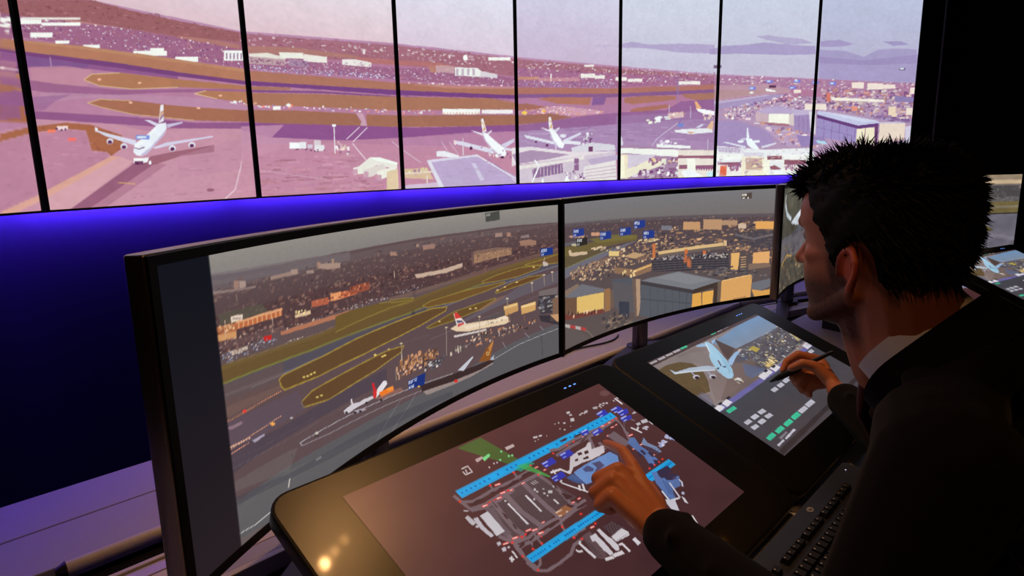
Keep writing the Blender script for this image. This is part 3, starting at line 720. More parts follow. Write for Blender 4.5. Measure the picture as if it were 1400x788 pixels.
  ('p',(144,88,105),[6720,143,6955,139,6958,95,6723,100]),
  ('p',(242,245,237),[6697,100,6958,95,6964,23,6702,28]),
  ('s',58,26,(12,21.5),(21.5,38.3),[(161,105,139)],[6711,87,6959,82,6963,38,6714,43],0.8),
  ('p',(152,96,109),[6570,85,6621,97,6700,61,6585,51]),
  ('p',(244,250,252),[6585,59,6701,48,6835,-3,6628,-7]),
  ('p',(242,162,129),[6947,78,6986,77,6991,22,6951,23]),
  ('p',(203,236,245),[6021,25,6013,8,5987,-3,5954,-2,5926,10,5915,27,5925,44,5951,54,5985,54,6011,42]),
  ('s',59,140,(11.6,51.3),(9.3,21),[(237,242,243),(186,169,199),(144,109,149),(212,174,179)],[5990,260,6999,243,7018,-12,6002,13],0.35),
  ('m',101,60,0.008,1.5),
  ('m',102,14,0.012,1.5)]
MON_A = [
  ('g',(152,146,138),(116,110,112),[-50,800,2900,800,2900,1050,-50,1050]),
  ('g',(96,76,78),(104,92,92),[184,939,352,925,543,920,991,912,1418,911,1904,903,2302,901,2868,883,2900,-60,-50,-60]),
  ('p',(118,108,112),[185,944,354,934,711,920,990,906,986,872,538,883,179,908],0.7),
  ('p',(104,94,100),[199,932,352,925,542,912,621,891,346,881,191,883],0.6),
  ('p',(84,62,64),[192,887,618,864,1414,861,2301,861,2832,872,2831,682,2294,653,1397,654,680,675,175,680]),
  ('s',1,1500,(4.4,26.7),(4.4,13.3),[(72,50,52),(104,72,70),(60,44,50),(124,88,80),(92,74,78),(140,104,92)],[195,905,621,886,1416,886,2301,879,2832,872,2831,682,2294,653,1396,647,679,669,174,675],0.7),
  ('s',2,330,(6.6,26.3),(4.4,13.2),[(176,138,118),(206,170,150),(156,110,92),(190,150,124)],[194,898,620,881,1415,876,2301,870,2832,862,2831,706,1892,680,1398,668,596,701,179,703],0.42),
  ('p',(90,84,72),[229,809,446,798,479,756,238,758],0.8),
  ('p',(190,140,116),[320,901,343,898,339,870,316,872]),
  ('p',(206,176,156),[343,895,376,891,373,870,342,872]),
  ('p',(160,136,128),[216,886,339,871,424,865,425,858,315,866,216,876]),
  ('p',(186,150,130),[503,884,570,883,656,885,657,867,568,869,504,869]),
  ('p',(206,172,150),[619,889,657,887,657,868,618,871]),
  ('p',(200,150,120),[776,893,797,892,798,867,776,868]),
  ('p',(206,160,130),[869,894,883,892,881,872,867,874]),
  ('p',(206,170,146),[793,885,861,877,924,871,918,850,843,854,786,868]),
  ('p',(190,160,146),[709,870,753,868,751,855,708,858]),
  ('p',(180,110,76),[206,770,311,763,303,712,203,723]),
  ('p',(206,150,100),[206,743,306,734,305,711,205,724]),
  ('s',3,20,(4.7,8.5),(7.6,13.2),[(110,70,56),(230,190,140)],[210,766,306,761,305,738,209,745],0.8),
  ('p',(226,206,186),[286,788,343,783,342,762,288,767]),
  ('p',(120,100,100),[295,783,334,773,333,767,294,776],0.5),
  ('p',(186,106,66),[310,759,549,750,549,730,309,738]),
  ('p',(220,160,116),[309,765,550,759,552,749,310,758]),
  ('l',(226,170,126),4.9,[322,758,320,740]),
  ('l',(226,170,126),5,[345,757,343,739]),
  ('l',(226,170,126),5,[368,756,366,738]),
  ('l',(226,170,126),5.1,[391,755,390,737]),
  ('l',(226,170,126),5.1,[415,753,414,736]),
  ('l',(226,170,126),5.2,[439,752,438,735]),
  ('l',(226,170,126),5.3,[464,751,463,734]),
  ('l',(226,170,126),5.3,[489,750,487,733]),
  ('l',(226,170,126),5.4,[514,749,513,732]),
  ('l',(226,170,126),5.5,[539,748,538,731]),
  ('p',(176,96,70),[723,748,829,742,829,714,723,722]),
  ('p',(226,150,100),[843,753,913,750,909,719,842,721]),
  ('p',(196,104,70),[912,746,1023,742,1020,719,909,719]),
  ('s',4,26,(8.8,11.3),(6.3,11.3),[(110,56,50),(226,160,120)],[730,742,829,738,1016,739,1014,722,826,718,728,725],0.7),
  ('s',5,150,(4.4,15.5),(3.3,8.9),[(140,104,96),(96,72,74),(206,180,160),(60,48,56),(170,130,110)],[212,722,315,714,544,694,775,677,1001,680,998,653,682,660,408,668,206,652],0.85),
  ('p',(216,186,150),[617,714,711,713,714,697,622,703]),
  ('s',6,10,(5.8,11.6),(7,14),[(236,206,150)],[618,721,713,717,714,699,619,706],1),
  ('p',(186,120,90),[528,673,743,665,1013,655,1012,639,756,646,534,658],0.9),
  ('p',(200,40,36),[438,679,480,674,479,657,438,661]),
  ('p',(110,84,84),[211,715,413,701,544,690,569,674,347,680,213,694],0.6),
  ('s',7,110,(4,9.1),(3,6),[(150,160,190),(200,200,210),(70,66,80),(110,110,130)],[207,676,284,667,434,669,525,653,482,638,328,639,210,639],0.9),
  ('p',(196,176,160),[271,674,352,669,354,660,273,659]),
  ('s',8,6,(3,3.9),(11.8,13.8),[(140,110,100)],[275,670,352,664,351,658,273,656],1),
  ('l',(200,170,146),2.4,[258,782,249,704]),
  ('l',(200,170,146),2.7,[493,737,489,681]),
  ('l',(200,170,146),2.4,[326,864,325,832]),
  ('l',(150,120,100),2.3,[204,640,401,626,767,609,1010,624],0.7),
  ('s',9,20,(3.4,5.7),(2.3,3.4),[(226,206,180)],[542,627,662,621,665,616,545,620],1),
  ('p',(104,82,50),[203,642,401,622,716,606,1060,607,1393,610,1889,639,2294,667,2831,692,2830,648,2433,621,1887,586,1388,552,710,554,200,582]),
  ('p',(118,96,56),[210,645,717,612,1394,614,2294,667,2831,692,2830,677,2294,649,1392,596,715,595,207,626],0.5),
  ('l',(122,124,60),7.5,[200,582,710,554,1388,549,1886,582,2433,616,2830,643],0.8),
  ('p',(84,78,88),[199,577,709,548,1388,541,1886,573,2433,607,2830,633,2830,598,2291,559,1627,517,1048,486,567,489,205,523]),
  ('l',(120,114,122),9.7,[221,540,570,511,1157,502,1884,532,2830,608],0.7),
  ('l',(150,146,150),4.7,[750,506,1049,499],0.8),
  ('l',(150,146,150),3.9,[348,522,548,509],0.8),
  ('p',(92,72,76),[205,523,567,489,1048,486,1627,517,2291,559,2830,598,2827,52,1573,-269,229,122,204,295],0.75),
  ('p',(108,86,48),[864,652,963,656,1169,645,1432,618,1431,606,1238,607,956,593,857,586]),
  ('l',(150,130,62),4.3,[1169,645,1432,618,1431,606,1238,607,956,593,857,586],0.8),
  ('p',(104,88,46),[1251,645,1432,621,1408,613,1258,629]),
  ('l',(150,130,62),4.4,[1251,645,1432,621,1408,613,1258,629,1251,645],0.85),
  ('p',(112,82,46),[1502,565,1563,575,1854,579,2230,571,2230,562,2049,543,1788,532,1541,547]),
  ('l',(150,130,62),5.1,[1502,565,1563,575,1854,579,2230,571,2230,562,2049,543,1788,532,1541,547,1502,565],0.85),
  ('p',(106,76,46),[2019,604,2142,621,2370,637,2581,625,2557,606,2346,583,2140,585,2029,594]),
  ('l',(150,130,62),5.5,[2019,604,2142,621,2370,637,2581,625,2557,606,2346,583,2140,585,2029,594,2019,604],0.85),
  ('p',(104,72,44),[2138,522,2275,549,2462,567,2599,560,2579,547,2414,528,2228,518,2149,514]),
  ('l',(150,130,62),5.6,[2138,522,2275,549,2462,567,2599,560,2579,547,2414,528,2228,518,2149,514,2138,522],0.85),
  ('p',(110,80,50),[2422,648,2581,659,2773,681,2772,620,2605,625,2440,640]),
  ('l',(150,130,62),5.8,[2422,648,2581,659,2773,681,2772,620,2605,625,2440,640,2422,648],0.85),
  ('p',(104,78,44),[1525,445,1636,459,1763,479,2136,487,2145,474,2000,445,1739,430,1553,434]),
  ('l',(150,130,62),5.1,[1525,445,1636,459,1763,479,2136,487,2145,474,2000,445,1739,430,1553,434,1525,445],0.85),
  ('p',(140,104,80),[1438,503,1559,521,1660,507,1577,485,1456,484],0.5),
  ('p',(150,116,96),[2136,484,2250,488,2227,475,2044,436,1955,439],0.5),
  ('p',(44,40,56),[1456,648,1452,636,1443,629,1434,631,1427,641,1425,654,1429,666,1437,672,1447,671,1454,661],0.4),
  ('p',(44,40,56),[1444,527,1439,513,1429,507,1417,509,1408,520,1406,535,1410,549,1421,555,1432,553,1441,542],0.4),
  ('l',(120,110,110),3.7,[935,409,1295,416,1550,401],0.3),
  ('p',(220,190,120),[1917,465,1915,463,1910,463,1903,464,1898,467,1896,470,1898,472,1903,472,1910,471,1915,468]),
  ('p',(220,190,120),[1967,458,1965,456,1960,456,1953,457,1948,460,1946,463,1948,465,1953,465,1960,464,1965,461]),
  ('p',(220,190,120),[2172,529,2170,527,2164,526,2157,527,2151,530,2149,533,2152,535,2157,536,2164,535,2170,532]),
  ('p',(220,190,120),[2356,549,2354,546,2348,546,2341,547,2335,549,2333,552,2335,555,2341,555,2348,554,2354,552]),
  ('p',(220,190,120),[2522,620,2519,618,2513,617,2506,618,2500,620,2498,623,2500,626,2506,626,2514,626,2519,623]),
  ('p',(220,190,120),[1229,409,1227,408,1222,408,1217,409,1212,412,1211,414,1213,416,1217,416,1223,414,1227,412]),
  ('p',(220,190,120),[1189,385,1188,383,1183,383,1177,385,1173,388,1172,390,1173,392,1178,392,1184,390,1188,387]),
  ('p',(220,190,120),[1127,405,1126,403,1121,404,1116,405,1111,408,1110,410,1112,412,1116,411,1122,410,1126,407]),
  ('p',(220,190,120),[1646,450,1644,448,1639,448,1632,450,1627,452,1626,455,1628,457,1633,457,1639,456,1644,453]),
  ('p',(220,190,120),[2240,537,2238,535,2232,534,2225,535,2220,538,2218,541,2220,543,2226,544,2233,542,2238,540]),
  ('p',(196,170,150),[1453,734,1675,725,1852,736,1853,715,1714,703,1465,713]),
  ('p',(156,120,96),[1951,786,2148,787,2301,770,2299,726,2146,725,1952,717]),
  ('p',(110,84,80),[1929,780,1955,785,1952,717,1935,714]),
  ('s',11,60,(7.1,12.4),(7.1,10.6),[(120,90,76),(190,150,116)],[1964,776,2292,766,2290,730,1961,724],0.8),
  ('p',(200,150,116),[2375,801,2467,803,2537,787,2536,760,2385,770]),
  ('p',(190,140,120),[1525,870,1624,868,1626,843,1528,848]),
  ('p',(206,150,120),[2259,865,2295,861,2294,837,2258,840]),
  ('p',(196,156,140),[2152,869,2218,868,2218,846,2151,847]),
  ('p',(170,150,146),[2387,832,2468,833,2472,815,2389,817]),
  ('p',(200,150,120),[1273,871,1320,864,1319,846,1272,853]),
  ('p',(196,150,126),[1476,883,1499,880,1498,866,1475,869]),
  ('s',12,160,(4.9,19.6),(3.3,9.8),[(170,110,90),(206,160,130),(140,90,80),(110,70,66)],[985,862,1410,872,1934,863,2750,814,2749,719,2372,700,1926,715,1474,706,1191,686,966,687],0.5),
  ('g',(118,108,110),(88,68,70),[197,919,622,897,1417,897,2302,887,2868,879,2868,752,2298,764,1407,776,608,791,195,805],0.42),
  ('p',(150,80,60),[974,757,1109,757,1109,721,970,722]),
  ('s',13,14,(5.4,9.4),(6.7,13.4),[(90,50,50),(206,140,110)],[976,750,1109,750,1106,726,974,728],0.8),
  ('l',(206,176,160),4.4,[1294,776,1295,745]),
  ('p',(130,100,88),[1242,653,1569,653,1924,668,2372,692,2749,719,2749,693,2371,670,1922,645,1567,634,1259,632],0.5),
  ('s',14,50,(5.7,12.9),(4.3,7.2),[(170,160,170),(110,100,110),(206,196,190)],[965,676,1208,671,1510,669,1509,657,1206,654,963,656],0.8),
  ('p',(104,100,112),[2367,520,2772,572,2771,490,2226,438,1866,402,1737,403,2135,455],0.6),
  ('l',(140,134,140),3.7,[1548,375,2224,394,2771,458],0.35),
  ('p',(92,90,94),[199,166,521,151,852,128,1351,109,1861,124,2278,175,2828,217,2826,-104,1578,-186,496,-30,196,34,182,109],0.95),
  ('g',(104,100,100),(84,84,90),[188,146,519,134,1112,41,1590,-23,1578,-186,500,-2,198,46],0.6),
  ('p',(104,82,78),[193,575,531,556,516,449,311,441,195,448],0.6),
  ('p',(126,96,86),[206,502,504,476,492,453,214,465],0.4),
  ('p',(98,72,46),[499,500,524,508,770,509,1005,523,1349,531,1583,534,1704,518,1693,499,1483,468,1297,452,1037,439,724,436,525,450,506,470]),
  ('l',(168,140,60),6.4,[499,500,524,508,770,509,1005,523,1349,531,1583,534,1704,518,1693,499,1483,468,1297,452,1037,439,724,436,525,450,506,470,499,500],0.85),
  ('p',(98,70,46),[611,369,682,391,951,399,1204,408,1338,398,1313,371,1111,339,784,317,622,344]),
  ('l',(164,138,62),6.3,[611,369,682,391,951,399,1204,408,1338,398,1313,371,1111,339,784,317,622,344,611,369],0.85),
  ('p',(94,80,96),[195,448,311,439,597,421,617,373,638,329,371,332,198,363],0.55),
  ('p',(72,64,78),[197,358,449,320,784,317,1197,326,1190,257,778,263,362,271,197,267],0.6),
  ('l',(120,110,120),2.1,[200,286,523,254,1017,247],0.5),
  ('l',(110,96,104),1.9,[191,319,365,291,704,274],0.4),
  ('p',(236,150,110),[226,449,225,448,224,448,222,449,220,450,220,452,221,452,222,453,224,452,225,451]),
  ('p',(236,150,110),[236,449,235,448,234,448,232,449,231,450,230,452,231,452,233,452,234,452,236,450]),
  ('p',(236,150,110),[246,449,246,448,244,448,242,449,241,450,241,451,241,452,243,452,245,452,246,450]),
  ('p',(236,150,110),[257,449,256,448,255,448,253,449,251,450,251,451,252,452,253,452,255,452,257,450]),
  ('p',(236,150,110),[267,449,267,448,265,448,263,449,262,450,261,451,262,452,264,452,266,452,267,450]),
  ('p',(236,150,110),[278,449,277,448,276,448,274,449,272,450,272,451,273,452,274,452,276,452,278,450]),
  ('p',(236,150,110),[289,449,288,448,286,448,284,449,283,450,283,452,283,452,285,452,287,452,288,450]),
  ('p',(236,150,110),[299,449,299,448,297,448,295,449,294,450,293,452,294,452,296,453,297,452,299,450]),
  ('p',(236,150,110),[310,449,309,448,308,448,306,449,304,450,304,452,305,452,306,453,308,452,310,451]),
  ('p',(236,150,110),[321,449,320,448,319,448,317,449,315,450,315,452,316,453,317,453,319,452,321,451]),
  ('p',(236,150,110),[332,449,331,448,329,448,328,449,326,450,326,452,326,453,328,453,330,452,331,451]),
  ('p',(236,150,110),[343,449,342,448,340,448,338,449,337,450,337,452,337,453,339,453,341,452,342,451]),
  ('p',(236,150,110),[354,450,353,449,351,448,350,449,348,451,348,452,348,453,350,453,352,452,354,451]),
  ('p',(236,150,110),[365,450,364,449,363,449,361,449,359,451,359,452,360,453,361,453,363,452,365,451]),
  ('p',(236,150,110),[376,450,376,449,374,449,372,449,370,451,370,452,371,453,372,453,374,453,376,451]),
  ('p',(236,150,110),[388,450,387,449,385,449,383,450,382,451,381,452,382,453,384,453,386,453,387,451]),
  ('p',(236,150,110),[399,450,398,449,396,449,394,450,393,451,392,453,393,453,395,454,397,453,399,452]),
  ('p',(236,150,110),[410,450,410,449,408,449,406,450,404,451,404,453,405,454,406,454,408,453,410,452]),
  ('p',(236,150,110),[422,450,421,450,419,449,417,450,416,452,415,453,416,454,418,454,420,453,421,452]),
  ('p',(236,150,110),[434,451,433,450,431,450,429,450,427,452,427,453,428,454,429,454,431,454,433,452]),
  ('p',(236,150,110),[445,451,444,450,443,450,441,451,439,452,439,453,439,454,441,455,443,454,445,452]),
  ('p',(236,150,110),[457,451,456,450,454,450,452,451,451,452,450,454,451,455,453,455,455,454,456,453]),
  ('p',(236,150,110),[469,452,468,451,466,450,464,451,462,453,462,454,463,455,465,455,467,454,468,453]),
  ('p',(236,150,110),[481,452,480,451,478,451,476,451,474,453,474,454,475,455,476,455,479,455,480,453]),
  ('p',(236,150,110),[493,452,492,451,490,451,488,452,486,453,486,455,487,456,488,456,491,455,492,454]),
  ('p',(236,150,110),[505,452,504,451,502,451,500,452,498,453,498,455,499,456,500,456,503,455,504,454]),
  ('p',(240,60,50),[314,449,311,447,306,447,300,450,296,453,294,457,296,459,302,459,308,456,312,453]),
  ('p',(240,170,130),[196,352,196,351,194,351,192,352,191,354,191,355,191,356,193,356,195,355,196,354]),
  ('p',(240,170,130),[206,352,206,351,204,351,202,352,201,354,201,355,201,356,203,356,205,355,206,354]),
  ('p',(240,170,130),[217,352,216,352,214,352,212,352,211,354,211,355,211,356,213,356,215,355,216,354]),
  ('p',(240,170,130),[227,352,226,352,224,352,223,352,221,354,221,355,222,356,223,356,225,355,226,354]),
  ('p',(240,170,130),[237,353,236,352,235,352,233,352,231,354,231,355,232,356,233,356,235,355,236,354]),
  ('p',(240,170,130),[247,353,246,352,245,352,243,353,242,354,241,355,242,356,243,356,245,355,247,354]),
  ('p',(240,170,130),[257,353,257,352,255,352,253,353,252,354,251,355,252,356,254,356,256,356,257,354]),
  ('p',(240,170,130),[268,353,267,352,265,352,264,353,262,354,262,356,263,356,264,356,266,356,267,354]),
  ('p',(240,170,130),[278,353,278,352,276,352,274,353,273,354,272,356,273,357,275,357,276,356,278,354]),
  ('p',(240,170,130),[289,353,288,352,286,352,285,353,283,355,283,356,283,357,285,357,287,356,288,355]),
  ('p',(240,170,130),[299,353,299,353,297,352,295,353,294,355,293,356,294,357,296,357,298,356,299,355]),
  ('p',(240,170,130),[310,354,309,353,308,353,306,354,304,355,304,356,305,357,306,357,308,356,310,355]),
  ('p',(240,170,130),[321,354,320,353,318,353,316,354,315,355,315,357,315,357,317,357,319,357,320,355]),
  ('p',(240,170,130),[332,354,331,353,329,353,327,354,326,355,325,357,326,358,328,358,330,357,331,355]),
  ('p',(240,170,130),[342,354,342,353,340,353,338,354,337,356,336,357,337,358,339,358,341,357,342,356]),
  ('p',(240,170,130),[353,355,353,354,351,354,349,354,347,356,347,357,348,358,350,358,351,357,353,356]),
  ('p',(240,170,130),[364,355,364,354,362,354,360,355,358,356,358,358,359,359,361,359,362,358,364,356]),
  ('p',(240,170,130),[376,355,375,354,373,354,371,355,369,356,369,358,370,359,372,359,374,358,375,357]),
  ('p',(240,170,130),[387,356,386,355,384,355,382,355,381,357,380,358,381,359,383,359,385,358,386,357]),
  ('p',(240,170,130),[398,356,397,355,395,355,393,356,392,357,391,359,392,360,394,360,396,359,397,357]),
  ('p',(240,170,130),[409,356,408,355,407,355,405,356,403,358,403,359,403,360,405,360,407,359,409,358]),
  ('p',(240,170,130),[421,357,420,356,418,356,416,357,414,358,414,359,415,360,417,360,419,360,420,358]),
  ('p',(240,170,130),[432,357,431,356,429,356,427,357,426,358,425,360,426,361,428,361,430,360,432,359]),
  ('p',(240,170,130),[444,358,443,357,441,356,439,357,437,359,437,360,438,361,439,361,441,360,443,359]),
  ('p',(240,170,130),[455,358,454,357,452,357,450,358,449,359,448,361,449,362,451,362,453,361,455,359]),
  ('p',(240,170,130),[467,358,466,357,464,357,462,358,460,360,460,361,461,362,463,362,465,361,466,360]),
  ('p',(240,170,130),[479,359,478,358,476,358,474,359,472,360,472,362,472,363,474,363,476,362,478,360]),
  ('p',(240,170,130),[490,359,489,359,488,358,486,359,484,361,483,362,484,363,486,363,488,362,490,361]),
  ('p',(244,190,160),[203,360,202,359,199,359,196,361,193,363,193,365,194,366,197,366,200,365,202,362]),
  ('p',(244,190,160),[216,359,214,358,211,358,208,359,206,362,205,364,206,365,209,365,212,363,215,361]),
  ('p',(244,190,160),[228,358,227,356,224,357,221,358,218,360,218,362,219,364,222,363,225,362,227,360]),
  ('p',(244,190,160),[241,356,240,355,237,355,233,357,231,359,230,361,231,362,234,362,238,361,240,358]),
  ('p',(244,190,160),[254,355,252,354,249,354,246,355,244,358,243,360,244,361,247,361,250,359,253,357]),
  ('p',(244,190,160),[267,354,265,352,262,352,259,354,256,356,256,358,257,360,260,360,263,358,266,356]),
  ('p',(244,190,160),[280,352,278,351,275,351,272,353,269,355,269,357,270,358,273,358,276,357,279,354]),
  ('p',(244,190,160),[293,351,291,350,288,350,285,351,282,354,282,356,283,357,286,357,289,355,292,353]),
  ('p',(244,190,160),[306,350,305,348,302,349,298,350,296,352,295,355,296,356,299,356,303,354,305,352]),
  ('p',(244,190,160),[319,348,318,347,315,347,312,349,309,351,308,353,309,355,312,354,316,353,319,351]),
  ('p',(240,160,130),[202,337,202,337,200,337,199,337,197,339,197,340,198,341,199,341,201,340,202,339]),
  ('p',(240,160,130),[209,337,209,336,207,336,206,337,204,338,204,340,205,341,206,341,208,340,209,339]),
  ('p',(240,160,130),[216,337,216,336,214,336,213,337,211,338,211,339,212,340,213,340,215,340,216,338]),
  ('p',(240,160,130),[223,337,223,336,221,336,220,336,218,338,218,339,219,340,220,340,222,339,223,338]),
  ('p',(240,160,130),[231,336,230,335,228,335,227,336,226,337,225,339,226,340,227,340,229,339,230,338]),
  ('p',(240,160,130),[238,336,237,335,236,335,234,336,233,337,232,339,233,339,234,339,236,339,237,337]),
  ('p',(240,160,130),[245,336,244,335,243,335,241,336,240,337,239,338,240,339,242,339,243,338,245,337]),
  ('p',(240,160,130),[252,335,251,335,250,334,248,335,247,337,247,338,247,339,249,339,251,338,252,337]),
  ('p',(240,160,130),[259,335,259,334,257,334,256,335,254,336,254,338,255,339,256,339,258,338,259,337]),
  ('p',(240,160,130),[267,335,266,334,264,334,263,335,262,336,261,337,262,338,263,338,265,338,266,336]),
  ('p',(240,160,130),[274,335,273,334,272,334,270,334,269,336,268,337,269,338,271,338,272,337,274,336]),
  ('p',(240,160,130),[281,334,281,334,279,333,277,334,276,336,276,337,276,338,278,338,280,337,281,336]),
  ('p',(240,160,130),[289,334,288,333,286,333,285,334,283,335,283,337,284,338,285,338,287,337,288,336]),
  ('p',(240,160,130),[296,334,295,333,294,333,292,334,291,335,291,336,291,337,293,337,294,337,296,335]),
  ('p',(240,160,130),[304,334,303,333,301,333,300,334,298,335,298,336,299,337,300,337,302,336,303,335]),
  ('p',(240,160,130),[311,333,310,333,309,332,307,333,306,335,305,336,306,337,308,337,309,336,311,335]),
  ('p',(244,170,80),[454,344,451,342,444,342,437,345,431,350,429,354,432,357,439,357,446,354,452,349]),
  ('p',(170,160,180),[325,337,394,332,392,325,339,324]),
  ('p',(190,150,160),[209,431,286,424,289,415,234,416],0.5),
  ('p',(230,200,110),[649,459,648,457,643,457,638,459,634,462,633,464,634,466,639,465,644,464,648,461]),
  ('p',(230,200,110),[671,456,669,455,664,455,659,457,655,459,653,462,655,463,660,463,665,461,669,459]),
  ('p',(230,200,110),[692,456,690,455,686,455,680,457,676,459,675,462,677,463,681,463,687,462,691,459]),
  ('p',(230,200,110),[714,456,712,455,707,455,702,457,698,460,696,462,698,464,703,463,708,462,712,459]),
  ('p',(230,200,110),[719,351,717,349,712,350,707,352,703,355,701,357,703,359,708,358,713,356,718,354]),
  ('p',(230,200,110),[745,349,743,347,738,348,733,350,728,353,727,355,729,357,733,356,739,354,743,352]),
  ('p',(230,200,110),[1183,386,1180,385,1175,385,1168,387,1163,390,1161,393,1164,394,1169,394,1176,392,1181,389]),
  ('p',(230,200,110),[1200,387,1198,385,1192,385,1186,387,1181,390,1179,393,1181,395,1187,395,1193,393,1198,390]),
  ('p',(230,200,110),[1129,410,1126,408,1121,408,1115,410,1110,413,1108,416,1110,418,1115,418,1122,416,1127,413]),
  ('l',(186,184,190),3.6,[594,196,583,213,696,209,888,201,1318,171,1730,136],0.8),
  ('l',(176,172,178),3.7,[594,196,767,173,1180,147,1728,103],0.6),
  ('l',(150,150,156),3.6,[1081,-4,1172,63,1292,136],0.5),
  ('l',(150,150,156),3.7,[1164,-21,1357,83,1420,130],0.5),
  ('p',(66,66,74),[191,188,505,123,758,100,1173,77,1724,38,1722,6,1168,28,754,64,502,101,222,151],0.4),
  ('l',(204,200,196),3.1,[182,54,295,33,391,33],0.9),
  ('p',(118,112,108),[195,238,517,210,567,199,506,133,201,204],0.35),
  ('l',(60,60,66),2.1,[532,192,537,130],0.5),
  ('l',(214,206,200),5.5,[494,72,505,101]),
  ('p',(200,190,180),[699,204,696,202,691,202,684,205,679,209,678,213,680,216,686,216,692,213,697,209]),
  ('p',(60,50,50),[701,191,698,190,691,192,682,196,675,200,673,203,675,204,683,202,691,199,698,194]),
  ('p',(150,146,150),[667,104,701,104,707,93,673,94],0.6),
  ('p',(196,190,186),[557,326,555,325,550,326,544,328,539,331,537,334,539,335,544,334,551,332,555,329]),
  ('p',(206,200,206),[872,234,934,243,984,232,1015,234,1078,228,1090,213,1013,213,971,215,910,211,878,218]),
  ('p',(170,160,170),[942,207,1011,194,1031,179,948,191]),
  ('l',(220,212,214),9.6,[928,265,933,242]),
  ('p',(226,220,224),[1082,224,1124,251,1165,271,1187,267,1194,248,1154,227,1102,208]),
  ('p',(206,40,46),[1080,288,1095,286,1106,249,1089,246]),
  ('p',(206,50,50),[1085,248,1115,246,1107,210,1085,214]),
  ('p',(236,120,40),[1126,228,1236,225,1243,197,1145,199]),
  ('p',(240,160,70),[1187,227,1236,222,1239,207,1197,209],0.7),
  ('p',(176,120,100),[1094,211,1297,196,1318,171,1139,187],0.5),
  ('p',(40,36,40),[900,215,898,213,893,213,887,215,882,219,881,222,883,225,888,225,894,222,898,219]),
  ('p',(40,36,40),[959,193,956,190,951,190,945,193,940,196,939,200,941,202,946,202,952,200,957,196]),
  ('p',(40,36,40),[995,184,993,182,988,182,982,184,977,188,975,192,977,194,983,194,989,192,994,188]),
  ('p',(40,36,40),[1150,183,1148,180,1142,180,1135,183,1130,187,1129,190,1131,193,1136,193,1143,191,1148,187]),
  ('p',(40,36,40),[1044,207,1042,205,1036,205,1030,207,1025,211,1024,214,1026,217,1031,217,1038,215,1042,211]),
  ('s',15,90,(7.5,26.2),(9.3,26.2),[(150,100,66),(206,150,110),(110,76,60),(226,180,150),(70,56,56)],[1262,263,1306,293,1422,295,1591,303,1639,290,1562,248,1370,235,1278,232],0.9),
  ('s',16,20,(11.7,27.3),(9.7,23.4),[(206,196,190),(96,96,106),(60,60,70)],[1463,219,1514,247,1661,253,1684,220,1559,208],0.9),
  ('l',(206,190,170),5.4,[1318,377,1316,305]),
  ('l',(170,150,130),4.5,[1267,311,1265,242]),
  ('p',(30,50,120),[1354,210,1403,211,1499,211,1487,150,1423,158,1355,162]),
  ('l',(226,232,244),3,[1362,190,1363,206,1370,204,1370,200,1362,198,1369,190]),
  ('l',(226,232,244),3,[1381,206,1380,192,1377,190,1373,193]),
  ('l',(226,232,244),3,[1384,190,1389,206,1391,190]),
  ('l',(226,232,244),3,[1387,197,1390,197]),
  ('l',(226,232,244),3,[1399,190,1400,207,1397,203]),
  ('l',(226,232,244),3,[1411,190,1412,207,1409,203]),
  ('l',(226,232,244),3,[1419,205,1426,207,1426,201,1418,191,1426,191]),
  ('l',(226,232,244),3,[1362,166,1363,179,1368,178,1363,172,1369,170,1362,166]),
  ('l',(226,232,244),3,[1373,179,1379,179,1374,166]),
  ('l',(226,232,244),3,[1382,166,1388,166,1384,179,1388,179,1382,166]),
  ('l',(226,232,244),3,[1392,166,1398,166,1394,179,1398,179,1392,166]),
  ('p',(240,190,80),[1448,151,1447,149,1442,149,1436,151,1431,154,1430,157,1432,159,1437,159,1442,157,1447,154]),
  ('p',(60,44,44),[1450,154,1635,136,1940,123,2098,122,2111,101,1983,86,1717,86,1467,112]),
  ('p',(150,134,130),[1468,117,1718,91,1983,86,2111,101,2097,89,1892,69,1717,72,1506,86]),
  ('p',(140,84,40),[1967,136,2045,203,2108,236,2107,210,2081,142,2075,119]),
  ('p',(196,140,80),[2061,199,2108,236,2107,216,2073,165],0.8),
  ('p',(220,180,110),[2070,162,2067,156,2059,154,2049,156,2042,163,2039,170,2042,176,2050,179,2060,176,2068,170]),
  ('p',(140,84,40),[2064,164,2062,160,2057,159,2052,160,2047,164,2046,169,2048,172,2052,174,2058,172,2062,169]),
  ('p',(196,196,206),[1777,141,1912,186,1920,178,1829,123]),
  ('p',(170,180,196),[2076,128,2113,142,2107,114,2080,118]),
  ('p',(206,206,214),[2350,-70,2446,-72,2451,-85,2378,-91],0.5),
  ('l',(60,60,68),6,[2577,166,2585,16],0.6),
  ('l',(190,190,196),3.5,[2098,115,2356,151,2744,173],0.8),
  ('l',(170,166,170),2.8,[1772,265,1947,266],0.5),
  ('l',(190,190,196),3,[2194,204,2227,158],0.7),
  ('l',(190,190,196),3.1,[2410,214,2457,172],0.7),
  ('l',(190,190,196),3.2,[2562,226,2597,194],0.7),
  ('p',(206,50,46),[1774,80,1770,75,1761,74,1751,77,1742,83,1739,90,1743,95,1752,96,1762,92,1771,86]),
  ('p',(226,202,170),[1726,392,1780,400,1887,386,2131,360,2223,364,2268,340,2272,316,2221,310,2039,326,1884,340,1778,365]),
  ('p',(236,220,196),[1843,378,2131,353,2223,361,2259,342,2130,341,1864,357],0.8),
  ('p',(230,220,210),[1758,470,1784,473,1869,386,1787,388]),
  ('p',(206,46,40),[1763,469,1788,471,1829,431,1773,437],0.9),
  ('p',(60,56,96),[1781,427,1828,417,1844,403,1789,409],0.8),
  ('p',(196,50,46),[1788,404,1844,403,1852,390,1792,387],0.8),
